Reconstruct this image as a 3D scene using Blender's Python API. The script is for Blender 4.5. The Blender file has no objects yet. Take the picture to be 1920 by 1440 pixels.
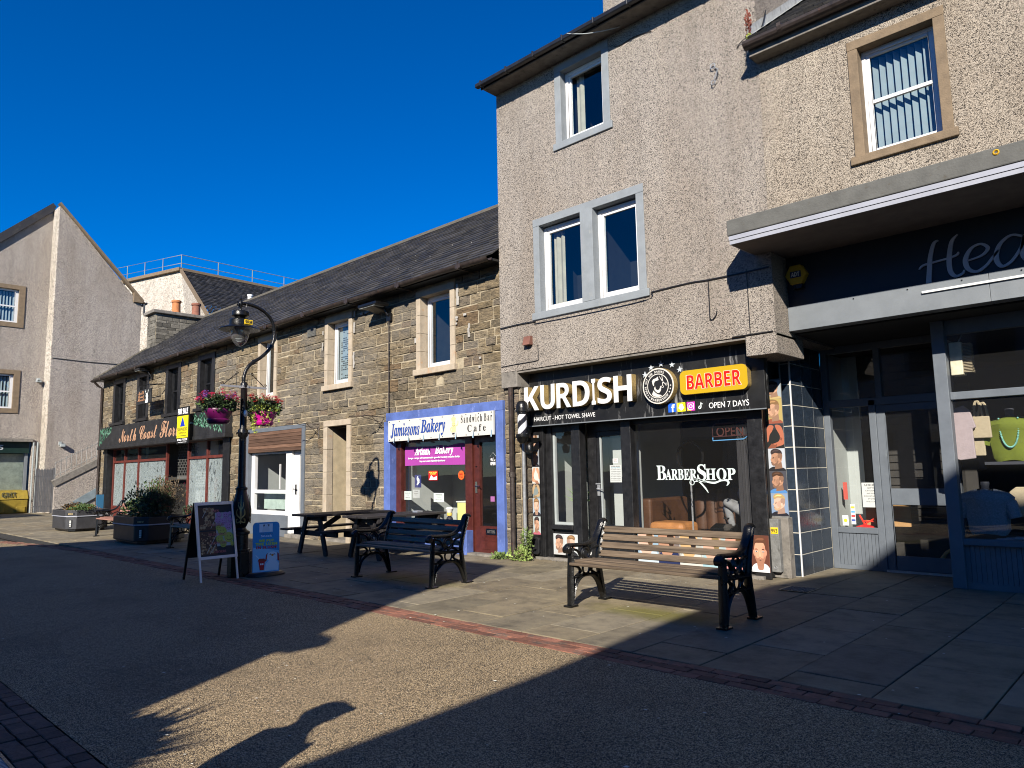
import bpy, bmesh, math, random
from mathutils import Vector, Matrix, Euler
random.seed(7)
R = math.radians
sc = bpy.context.scene
COL = sc.collection

# ---------------------------------------------------------------- camera, sky, sun, exposure
CAM_H = 1.45
cam_data = bpy.data.cameras.new('street_camera')
cam = bpy.data.objects.new('street_camera', cam_data)
COL.objects.link(cam)
sc.camera = cam
cam_data.sensor_width = 36.0
cam_data.lens = 36.0 * 1345.0 / 1920.0
cam_data.clip_start = 0.05
cam_data.clip_end = 800
yaw, pit, rol = R(-43.7), R(6.95), R(-1.1)
F_ = Vector((math.sin(yaw) * math.cos(pit), math.cos(yaw) * math.cos(pit), math.sin(pit)))
r_ = Vector((math.cos(yaw), -math.sin(yaw), 0))
u_ = r_.cross(F_)
X_ = r_ * math.cos(rol) + u_ * math.sin(rol)
Y_ = -r_ * math.sin(rol) + u_ * math.cos(rol)
cam.matrix_world = Matrix(((X_.x, Y_.x, -F_.x, 0), (X_.y, Y_.y, -F_.y, 0), (X_.z, Y_.z, -F_.z, CAM_H), (0, 0, 0, 1)))

SUN_AZ, SUN_EL = 151.0, 29.1          # compass-like: 0 = +Y, clockwise
world = bpy.data.worlds.new('World')
sc.world = world
world.use_nodes = True
wn = world.node_tree.nodes; wl = world.node_tree.links
bg = wn['Background']
sky = wn.new('ShaderNodeTexSky')
sky.sky_type = 'NISHITA'
sky.sun_disc = False
sky.sun_elevation = R(SUN_EL)
sky.sun_rotation = R(SUN_AZ)
sky.altitude = 700
sky.air_density = 0.85
sky.dust_density = 0.0
sky.ozone_density = 5.0
hs = wn.new('ShaderNodeHueSaturation')
hs.inputs['Saturation'].default_value = 1.45
hs.inputs['Hue'].default_value = .511
wl.new(sky.outputs[0], hs.inputs['Color'])
wl.new(hs.outputs[0], bg.inputs[0])
bg.inputs[1].default_value = 0.082

sun_d = bpy.data.lights.new('sun', 'SUN')
sun = bpy.data.objects.new('sun', sun_d)
COL.objects.link(sun)
sun_d.energy = 5.0
sun_d.angle = R(0.53)
sun_d.color = (1.0, 0.93, 0.82)
L_ = Vector((-math.sin(R(SUN_AZ)) * math.cos(R(SUN_EL)), -math.cos(R(SUN_AZ)) * math.cos(R(SUN_EL)), -math.sin(R(SUN_EL))))
sun.rotation_euler = L_.to_track_quat('-Z', 'Y').to_euler()
sun.location = (20, -30, 30)

sc.view_settings.view_transform = 'Standard'
sc.view_settings.look = 'None'
sc.view_settings.gamma = 1.0
sc.view_settings.exposure = 0.93
sc.view_settings.use_curve_mapping = False
sc.render.engine = 'CYCLES'
sc.cycles.use_denoising = True
sc.cycles.max_bounces = 6
sc.cycles.filter_width = 1.05
sc.cycles.transparent_max_bounces = 12
sc.cycles.caustics_reflective = False
sc.cycles.caustics_refractive = False

# ---------------------------------------------------------------- materials
def new_mat(name):
    m = bpy.data.materials.new(name)
    m.use_nodes = True
    nt = m.node_tree
    return m, nt.nodes, nt.links, nt.nodes['Principled BSDF']

def c4(c):
    return (c[0], c[1], c[2], 1.0)

def node(nodes, kind, **kw):
    n = nodes.new(kind)
    for k, v in kw.items():
        if k in n.inputs.keys():
            n.inputs[k].default_value = v
        else:
            setattr(n, k, v)
    return n

def ramp(nodes, stops):
    n = nodes.new('ShaderNodeValToRGB')
    el = n.color_ramp.elements
    while len(el) > 1:
        el.remove(el[-1])
    el[0].position = stops[0][0]; el[0].color = c4(stops[0][1])
    for p, c in stops[1:]:
        e = el.new(p); e.color = c4(c)
    return n

def plain(name, col, rough=.6, metal=0, var=.25, scale=6, bump=.15, bscale=60, spec=.4, dirt=None, island=0, coat=0):
    """A painted, cast or coated surface: base colour with broad and fine mottling, optional dirt and bump."""
    m, N, L, P = new_mat(name)
    geo = N.new('ShaderNodeNewGeometry')
    nz = node(N, 'ShaderNodeTexNoise', Scale=scale, Detail=8.0, Roughness=.65)
    L.new(geo.outputs['Position'], nz.inputs['Vector'])
    lo = [c * (1 - var) for c in col]; hi = [min(1, c * (1 + var * .8)) for c in col]
    rp = ramp(N, [(.3, lo), (.7, hi)])
    L.new(nz.outputs['Fac'], rp.inputs[0])
    out = rp.outputs[0]
    if dirt:
        n2 = node(N, 'ShaderNodeTexNoise', Scale=dirt[1], Detail=6.0, Roughness=.7)
        mp = node(N, 'ShaderNodeMapping'); mp.inputs['Scale'].default_value = (1, 1, dirt[3] if len(dirt) > 3 else .35)
        L.new(geo.outputs['Position'], mp.inputs[0]); L.new(mp.outputs[0], n2.inputs['Vector'])
        r2 = ramp(N, [(dirt[2], (0, 0, 0)), (dirt[2] + .14, (1, 1, 1))])
        L.new(n2.outputs['Fac'], r2.inputs[0])
        mx = node(N, 'ShaderNodeMixRGB'); L.new(r2.outputs[0], mx.inputs[0]); L.new(out, mx.inputs[1]); mx.inputs[2].default_value = c4(dirt[0])
        out = mx.outputs[0]
    if island:
        mul = node(N, 'ShaderNodeHueSaturation')
        mr = node(N, 'ShaderNodeMapRange'); mr.inputs['To Min'].default_value = 1 - island; mr.inputs['To Max'].default_value = 1 + island
        oi = N.new('ShaderNodeObjectInfo')
        ad = node(N, 'ShaderNodeMath', operation='ADD'); L.new(geo.outputs['Random Per Island'], ad.inputs[0]); L.new(oi.outputs['Random'], ad.inputs[1])
        fr = node(N, 'ShaderNodeMath', operation='FRACT'); L.new(ad.outputs[0], fr.inputs[0])
        L.new(fr.outputs[0], mr.inputs[0]); L.new(mr.outputs[0], mul.inputs['Value']); L.new(out, mul.inputs['Color'])
        out = mul.outputs[0]
    L.new(out, P.inputs['Base Color'])
    rr = node(N, 'ShaderNodeMapRange'); rr.inputs['To Min'].default_value = max(0.02, rough - .12); rr.inputs['To Max'].default_value = min(1, rough + .12)
    L.new(nz.outputs['Fac'], rr.inputs[0]); L.new(rr.outputs[0], P.inputs['Roughness'])
    P.inputs['Metallic'].default_value = metal
    P.inputs['Specular IOR Level'].default_value = spec
    if coat: P.inputs['Coat Weight'].default_value = coat
    if bump:
        nb = node(N, 'ShaderNodeTexNoise', Scale=bscale, Detail=4.0)
        L.new(geo.outputs['Position'], nb.inputs['Vector'])
        b = node(N, 'ShaderNodeBump', Strength=bump, Distance=.01)
        L.new(nb.outputs['Fac'], b.inputs['Height']); L.new(b.outputs[0], P.inputs['Normal'])
    return m

def island_value(N, L):
    geo = N.new('ShaderNodeNewGeometry'); oi = N.new('ShaderNodeObjectInfo')
    ad = node(N, 'ShaderNodeMath', operation='ADD'); L.new(geo.outputs['Random Per Island'], ad.inputs[0]); L.new(oi.outputs['Random'], ad.inputs[1])
    fr = node(N, 'ShaderNodeMath', operation='FRACT'); L.new(ad.outputs[0], fr.inputs[0])
    return geo, fr.outputs[0]

def roughcast(name, light, mid, dark, scale=52, stain=(.20, .18, .16), dark_amt=.22, bump=.9, warm=None):
    """Pebble-dash harling: pale chips with grey and black ones thrown in, weather streaks."""
    m, N, L, P = new_mat(name)
    geo = N.new('ShaderNodeNewGeometry')
    v = node(N, 'ShaderNodeTexVoronoi', Scale=float(scale)); L.new(geo.outputs['Position'], v.inputs['Vector'])
    sep = N.new('ShaderNodeSeparateColor'); L.new(v.outputs['Color'], sep.inputs[0])
    rp = ramp(N, [(0, dark), (dark_amt - .02, dark), (dark_amt, mid), (dark_amt + .25, mid), (dark_amt + .3, light), (1, [min(1, c * 1.15) for c in light])])
    rp.color_ramp.interpolation = 'LINEAR'
    L.new(sep.outputs[0], rp.inputs[0])
    # sandy mortar between the chips, darkened by shade painted into the colour
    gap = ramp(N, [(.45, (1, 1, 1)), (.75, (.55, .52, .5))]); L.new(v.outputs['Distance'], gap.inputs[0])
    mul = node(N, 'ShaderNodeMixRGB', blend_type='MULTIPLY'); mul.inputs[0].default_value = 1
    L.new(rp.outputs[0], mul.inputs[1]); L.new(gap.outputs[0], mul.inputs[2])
    n2 = node(N, 'ShaderNodeTexNoise', Scale=.9, Detail=7.0, Roughness=.62)
    mp = N.new('ShaderNodeMapping'); mp.inputs['Scale'].default_value = (1.3, 1.3, .35)
    L.new(geo.outputs['Position'], mp.inputs[0]); L.new(mp.outputs[0], n2.inputs['Vector'])
    r2 = ramp(N, [(.42, (0, 0, 0)), (.72, (.55, .55, .55))]); L.new(n2.outputs['Fac'], r2.inputs[0])
    mx = N.new('ShaderNodeMixRGB'); mx.blend_type = 'MULTIPLY'
    L.new(r2.outputs[0], mx.inputs[0]); L.new(mul.outputs[0], mx.inputs[1]); mx.inputs[2].default_value = c4([c * 3.2 for c in stain])
    n4 = node(N, 'ShaderNodeTexNoise', Scale=1.0, Detail=5.0, Roughness=.6)      # rain streaks
    m4 = N.new('ShaderNodeMapping'); m4.inputs['Scale'].default_value = (5, 5, .22)
    L.new(geo.outputs['Position'], m4.inputs[0]); L.new(m4.outputs[0], n4.inputs['Vector'])
    r4 = ramp(N, [(.36, (1.06, 1.05, 1.03)), (.52, (.97, .97, .97)), (.68, (.70, .69, .68))]); L.new(n4.outputs['Fac'], r4.inputs[0])
    x4 = node(N, 'ShaderNodeMixRGB', blend_type='MULTIPLY'); x4.inputs[0].default_value = .42; L.new(mx.outputs[0], x4.inputs[1]); L.new(r4.outputs[0], x4.inputs[2])
    L.new(x4.outputs[0], P.inputs['Base Color'])
    P.inputs['Roughness'].default_value = .9
    P.inputs['Specular IOR Level'].default_value = .2
    b = node(N, 'ShaderNodeBump', Strength=bump, Distance=.012, invert=True)
    L.new(v.outputs['Distance'], b.inputs['Height'])
    L.new(b.outputs[0], P.inputs['Normal'])
    return m

def stone_mat(name):
    m, N, L, P = new_mat(name)
    geo, isl = island_value(N, L)
    tone = ramp(N, [(0, (.22, .175, .11)), (.2, (.27, .22, .145)), (.4, (.175, .145, .10)), (.55, (.25, .20, .13)), (.72, (.21, .15, .09)), (.82, (.29, .24, .165)), (.92, (.20, .17, .13))])
    tone.color_ramp.interpolation = 'CONSTANT'
    L.new(isl, tone.inputs[0])
    n1 = node(N, 'ShaderNodeTexNoise', Scale=7.0, Detail=9.0, Roughness=.75)
    mp = N.new('ShaderNodeMapping'); mp.inputs['Scale'].default_value = (1, 1, 3.2)
    L.new(geo.outputs['Position'], mp.inputs[0]); L.new(mp.outputs[0], n1.inputs['Vector'])
    r1 = ramp(N, [(.32, (.16, .155, .15)), (.47, (.66, .65, .64)), (.62, (1.05, 1.0, .92)), (.8, (1.5, 1.42, 1.3))])
    L.new(n1.outputs['Fac'], r1.inputs[0])
    mul = node(N, 'ShaderNodeMixRGB', blend_type='MULTIPLY'); mul.inputs[0].default_value = 1
    L.new(tone.outputs[0], mul.inputs[1]); L.new(r1.outputs[0], mul.inputs[2])
    n3 = node(N, 'ShaderNodeTexNoise', Scale=.55, Detail=4.0); L.new(geo.outputs['Position'], n3.inputs['Vector'])
    r3 = ramp(N, [(.45, (0, 0, 0)), (.65, (.4, .4, .4))]); L.new(n3.outputs['Fac'], r3.inputs[0])
    mx = N.new('ShaderNodeMixRGB'); L.new(r3.outputs[0], mx.inputs[0]); L.new(mul.outputs[0], mx.inputs[1]); mx.inputs[2].default_value = (.20, .195, .185, 1)
    L.new(mx.outputs[0], P.inputs['Base Color'])
    P.inputs['Roughness'].default_value = .88; P.inputs['Specular IOR Level'].default_value = .25
    nb = node(N, 'ShaderNodeTexNoise', Scale=14.0, Detail=10.0, Roughness=.7); L.new(mp.outputs[0], nb.inputs['Vector'])
    b = node(N, 'ShaderNodeBump', Strength=1.0, Distance=.05); L.new(nb.outputs['Fac'], b.inputs['Height']); L.new(b.outputs[0], P.inputs['Normal'])
    return m

def slate_mat(name, tones=((.022, .022, .026), (.036, .035, .037), (.03, .028, .027), (.05, .047, .046), (.018, .019, .022))):
    m, N, L, P = new_mat(name)
    geo, isl = island_value(N, L)
    tone = ramp(N, [(i / len(tones), t) for i, t in enumerate(tones)]); tone.color_ramp.interpolation = 'CONSTANT'
    L.new(isl, tone.inputs[0])
    n1 = node(N, 'ShaderNodeTexNoise', Scale=2.2, Detail=8.0, Roughness=.7); L.new(geo.outputs['Position'], n1.inputs['Vector'])
    r1 = ramp(N, [(.5, (0, 0, 0)), (.68, (.5, .5, .5))]); L.new(n1.outputs['Fac'], r1.inputs[0])
    mx = N.new('ShaderNodeMixRGB'); L.new(r1.outputs[0], mx.inputs[0]); L.new(tone.outputs[0], mx.inputs[1]); mx.inputs[2].default_value = (.065, .06, .048, 1)
    v = node(N, 'ShaderNodeTexVoronoi', Scale=7.0); L.new(geo.outputs['Position'], v.inputs['Vector'])
    r2 = ramp(N, [(.07, (1, 1, 1)), (.10, (0, 0, 0))]); L.new(v.outputs['Distance'], r2.inputs[0])
    sp = N.new('ShaderNodeSeparateColor'); L.new(v.outputs['Color'], sp.inputs[0])
    gt = node(N, 'ShaderNodeMath', operation='GREATER_THAN'); gt.inputs[1].default_value = .8; L.new(sp.outputs[1], gt.inputs[0])
    ml = node(N, 'ShaderNodeMath', operation='MULTIPLY'); L.new(gt.outputs[0], ml.inputs[0]); L.new(r2.outputs[0], ml.inputs[1])
    m2 = N.new('ShaderNodeMixRGB'); L.new(ml.outputs[0], m2.inputs[0]); L.new(mx.outputs[0], m2.inputs[1]); m2.inputs[2].default_value = (.45, .43, .38, 1)
    L.new(m2.outputs[0], P.inputs['Base Color'])
    P.inputs['Roughness'].default_value = .62; P.inputs['Specular IOR Level'].default_value = .4
    nb = node(N, 'ShaderNodeTexNoise', Scale=30.0, Detail=6.0); L.new(geo.outputs['Position'], nb.inputs['Vector'])
    b = node(N, 'ShaderNodeBump', Strength=.5, Distance=.01); L.new(nb.outputs['Fac'], b.inputs['Height']); L.new(b.outputs[0], P.inputs['Normal'])
    return m

def asphalt_mat(name):
    m, N, L, P = new_mat(name)
    geo = N.new('ShaderNodeNewGeometry')
    v = node(N, 'ShaderNodeTexVoronoi', Scale=200.0); L.new(geo.outputs['Position'], v.inputs['Vector'])
    sp = N.new('ShaderNodeSeparateColor'); L.new(v.outputs['Color'], sp.inputs[0])
    rp = ramp(N, [(0, (.03, .026, .022)), (.40, (.06, .048, .034)), (.48, (.24, .175, .098)), (.78, (.44, .325, .185)), (.97, (.58, .45, .28)), (1, (.6, .52, .4))])
    L.new(sp.outputs[0], rp.inputs[0])
    n2 = node(N, 'ShaderNodeTexNoise', Scale=.7, Detail=8.0, Roughness=.65); L.new(geo.outputs['Position'], n2.inputs['Vector'])
    r2 = ramp(N, [(.28, (.62, .62, .64)), (.5, (1, 1, 1)), (.72, (1.12, 1.11, 1.08))]); L.new(n2.outputs['Fac'], r2.inputs[0])
    mul = node(N, 'ShaderNodeMixRGB', blend_type='MULTIPLY'); mul.inputs[0].default_value = 1
    L.new(rp.outputs[0], mul.inputs[1]); L.new(r2.outputs[0], mul.inputs[2])
    # hairline cracks that wander over parts of the surface, and oily patches
    nw = node(N, 'ShaderNodeTexNoise', Scale=1.6, Detail=5.0); L.new(geo.outputs['Position'], nw.inputs['Vector'])
    av = node(N, 'ShaderNodeMixRGB', blend_type='ADD'); av.inputs[0].default_value = .55; L.new(geo.outputs['Position'], av.inputs[1]); L.new(nw.outputs['Color'], av.inputs[2])
    ve = N.new('ShaderNodeTexVoronoi'); ve.feature = 'DISTANCE_TO_EDGE'; ve.inputs['Scale'].default_value = .45; L.new(av.outputs[0], ve.inputs['Vector'])
    rc = ramp(N, [(.0, (1, 1, 1)), (.0028, (1, 1, 1)), (.0050, (0, 0, 0))]); L.new(ve.outputs['Distance'], rc.inputs[0])
    nm = node(N, 'ShaderNodeTexNoise', Scale=.9, Detail=2.0); L.new(geo.outputs['Position'], nm.inputs['Vector'])
    rm = ramp(N, [(.52, (0, 0, 0)), (.62, (.38, .38, .38))]); L.new(nm.outputs['Fac'], rm.inputs[0])
    mm = node(N, 'ShaderNodeMath', operation='MULTIPLY'); L.new(rc.outputs[0], mm.inputs[0]); L.new(rm.outputs[0], mm.inputs[1])
    mk = N.new('ShaderNodeMixRGB'); L.new(mm.outputs[0], mk.inputs[0]); L.new(mul.outputs[0], mk.inputs[1]); mk.inputs[2].default_value = (.03, .027, .023, 1)
    L.new(mk.outputs[0], P.inputs['Base Color'])
    P.inputs['Roughness'].default_value = .75; P.inputs['Specular IOR Level'].default_value = .25
    b = node(N, 'ShaderNodeBump', Strength=.7, Distance=.006, invert=True); L.new(v.outputs['Distance'], b.inputs['Height']); L.new(b.outputs[0], P.inputs['Normal'])
    return m

def paving_mat(name):
    m, N, L, P = new_mat(name)
    geo, isl = island_value(N, L)
    tone = ramp(N, [(0, (.17, .14, .095)), (.3, (.225, .185, .12)), (.55, (.15, .13, .095)), (.8, (.24, .205, .145)), (1, (.165, .14, .095))])
    L.new(isl, tone.inputs[0])
    n1 = node(N, 'ShaderNodeTexNoise', Scale=3.5, Detail=10.0, Roughness=.7); L.new(geo.outputs['Position'], n1.inputs['Vector'])
    r1 = ramp(N, [(.3, (.45, .46, .48)), (.5, (.92, .92, .92)), (.62, (1.1, 1.1, 1.06)), (.78, (1.45, 1.42, 1.35))]); L.new(n1.outputs['Fac'], r1.inputs[0])
    mul = node(N, 'ShaderNodeMixRGB', blend_type='MULTIPLY'); mul.inputs[0].default_value = 1
    L.new(tone.outputs[0], mul.inputs[1]); L.new(r1.outputs[0], mul.inputs[2])
    # old chewing gum and droppings
    v = node(N, 'ShaderNodeTexVoronoi', Scale=3.2); L.new(geo.outputs['Position'], v.inputs['Vector'])
    r2 = ramp(N, [(.028, (1, 1, 1)), (.036, (0, 0, 0))]); L.new(v.outputs['Distance'], r2.inputs[0])
    m2 = N.new('ShaderNodeMixRGB'); L.new(r2.outputs[0], m2.inputs[0]); L.new(mul.outputs[0], m2.inputs[1]); m2.inputs[2].default_value = (.42, .40, .36, 1)
    # moss under the benches: a patch with a place of its own
    last = m2.outputs[0]
    for (cx, cy, sx, sy) in ((-4.1, 6.35, 1.1, .38), (-8.0, 6.3, 1.2, .4)):
        mp = N.new('ShaderNodeMapping'); mp.inputs['Location'].default_value = (-cx / sx, -cy / sy, 0); mp.inputs['Scale'].default_value = (1 / sx, 1 / sy, 0)
        L.new(geo.outputs['Position'], mp.inputs[0])
        ln = node(N, 'ShaderNodeVectorMath', operation='LENGTH'); L.new(mp.outputs[0], ln.inputs[0])
        nn = node(N, 'ShaderNodeTexNoise', Scale=5.0, Detail=8.0, Roughness=.7); L.new(geo.outputs['Position'], nn.inputs['Vector'])
        a = node(N, 'ShaderNodeMath', operation='ADD'); L.new(ln.outputs['Value'], a.inputs[0]); L.new(nn.outputs['Fac'], a.inputs[1])
        rr = ramp(N, [(.75, (.8, .8, .8)), (1.45, (0, 0, 0))]); 
        sc1 = node(N, 'ShaderNodeMath', operation='MULTIPLY'); sc1.inputs[1].default_value = .66; L.new(a.outputs[0], sc1.inputs[0])
        rr = ramp(N, [(.5, (.85, .85, .85)), (.95, (0, 0, 0))]); L.new(sc1.outputs[0], rr.inputs[0])
        mm = N.new('ShaderNodeMixRGB'); L.new(rr.outputs[0], mm.inputs[0]); L.new(last, mm.inputs[1]); mm.inputs[2].default_value = (.13, .12, .03, 1)
        last = mm.outputs[0]
    L.new(last, P.inputs['Base Color'])
    P.inputs['Roughness'].default_value = .72; P.inputs['Specular IOR Level'].default_value = .35
    nb = node(N, 'ShaderNodeTexNoise', Scale=22.0, Detail=8.0, Roughness=.65); L.new(geo.outputs['Position'], nb.inputs['Vector'])
    b = node(N, 'ShaderNodeBump', Strength=.35, Distance=.012); L.new(nb.outputs['Fac'], b.inputs['Height']); L.new(b.outputs[0], P.inputs['Normal'])
    return m

def glass_mat(name, ior=1.5, tint=(1, 1, 1), rough=0.0, smear=None, film=0.0):
    """A pane: transparent with mirror reflections; smear = whitewash brushed on it."""
    m, N, L, P = new_mat(name)
    N.remove(P)
    out = N['Material Output']
    tr = N.new('ShaderNodeBsdfTransparent'); tr.inputs[0].default_value = c4(tint)
    gl = node(N, 'ShaderNodeBsdfGlossy', Roughness=rough)
    geo = N.new('ShaderNodeNewGeometry')
    nz = node(N, 'ShaderNodeTexNoise', Scale=1.3, Detail=1.0); L.new(geo.outputs['Position'], nz.inputs['Vector'])
    b = node(N, 'ShaderNodeBump', Strength=.03, Distance=.1); L.new(nz.outputs['Fac'], b.inputs['Height']); L.new(b.outputs[0], gl.inputs['Normal'])
    lw = node(N, 'ShaderNodeLayerWeight', Blend=.5)           # Schlick reflectance, the same from both sides of the pane
    pw = node(N, 'ShaderNodeMath', operation='POWER'); L.new(lw.outputs['Facing'], pw.inputs[0]); pw.inputs[1].default_value = 4.5
    f0 = ((ior - 1) / (ior + 1)) ** 2
    fr = node(N, 'ShaderNodeMath', operation='MULTIPLY_ADD'); L.new(pw.outputs[0], fr.inputs[0]); fr.inputs[1].default_value = 1 - f0; fr.inputs[2].default_value = f0 * 1.6
    mx = N.new('ShaderNodeMixShader'); L.new(fr.outputs[0], mx.inputs[0]); L.new(tr.outputs[0], mx.inputs[1]); L.new(gl.outputs[0], mx.inputs[2])
    last = mx.outputs[0]
    df = N.new('ShaderNodeBsdfDiffuse')
    if smear:
        n1 = node(N, 'ShaderNodeTexNoise', Scale=smear, Detail=6.0, Roughness=.6, Distortion=2.2)
        mp = N.new('ShaderNodeMapping'); mp.inputs['Scale'].default_value = (1.6, 1, .8)
        L.new(geo.outputs['Position'], mp.inputs[0]); L.new(mp.outputs[0], n1.inputs['Vector'])
        rp = ramp(N, [(.36, (.12, .12, .12)), (.46, (.75, .75, .75)), (.52, (.3, .3, .3)), (.58, (.75, .75, .75)), (.66, (.2, .2, .2)), (.72, (.8, .8, .8))]); L.new(n1.outputs['Fac'], rp.inputs[0])
        df.inputs[0].default_value = (.30, .35, .35, 1)
        m2 = N.new('ShaderNodeMixShader'); L.new(rp.outputs[0], m2.inputs[0]); L.new(last, m2.inputs[1]); L.new(df.outputs[0], m2.inputs[2])
        last = m2.outputs[0]
    elif film:
        df.inputs[0].default_value = (.5, .5, .5, 1)
        m2 = N.new('ShaderNodeMixShader'); m2.inputs[0].default_value = film; L.new(last, m2.inputs[1]); L.new(df.outputs[0], m2.inputs[2])
        last = m2.outputs[0]
    L.new(last, out.inputs[0])
    return m

def wood_mat(name, a, b, rough=.75, scale=1.0, axis='X', island=.2):
    m, N, L, P = new_mat(name)
    geo, isl = island_value(N, L)
    mp = N.new('ShaderNodeMapping')
    s = {'X': (1.5, 28, 28), 'Y': (28, 1.5, 28), 'Z': (28, 28, 1.5)}[axis]
    mp.inputs['Scale'].default_value = [q * scale for q in s]
    L.new(geo.outputs['Position'], mp.inputs[0])
    n1 = node(N, 'ShaderNodeTexNoise', Scale=1.0, Detail=8.0, Roughness=.7); L.new(mp.outputs[0], n1.inputs['Vector'])
    rp = ramp(N, [(.3, a), (.68, b)]); L.new(n1.outputs['Fac'], rp.inputs[0])
    h = N.new('ShaderNodeHueSaturation')
    mr = N.new('ShaderNodeMapRange'); mr.inputs['To Min'].default_value = 1 - island; mr.inputs['To Max'].default_value = 1 + island
    L.new(isl, mr.inputs[0]); L.new(mr.outputs[0], h.inputs['Value']); L.new(rp.outputs[0], h.inputs['Color'])
    L.new(h.outputs[0], P.inputs['Base Color']); P.inputs['Roughness'].default_value = rough; P.inputs['Specular IOR Level'].default_value = .3
    bb = node(N, 'ShaderNodeBump', Strength=.5, Distance=.006); L.new(n1.outputs['Fac'], bb.inputs['Height']); L.new(bb.outputs[0], P.inputs['Normal'])
    return m

_flat = {}
def flat(col, rough=.6):
    k = (round(col[0], 3), round(col[1], 3), round(col[2], 3), rough)
    if k not in _flat:
        m, N, L, P = new_mat('print_colour')
        P.inputs['Base Color'].default_value = c4(col); P.inputs['Roughness'].default_value = rough
        P.inputs['Specular IOR Level'].default_value = .3
        _flat[k] = m
    return _flat[k]

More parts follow.
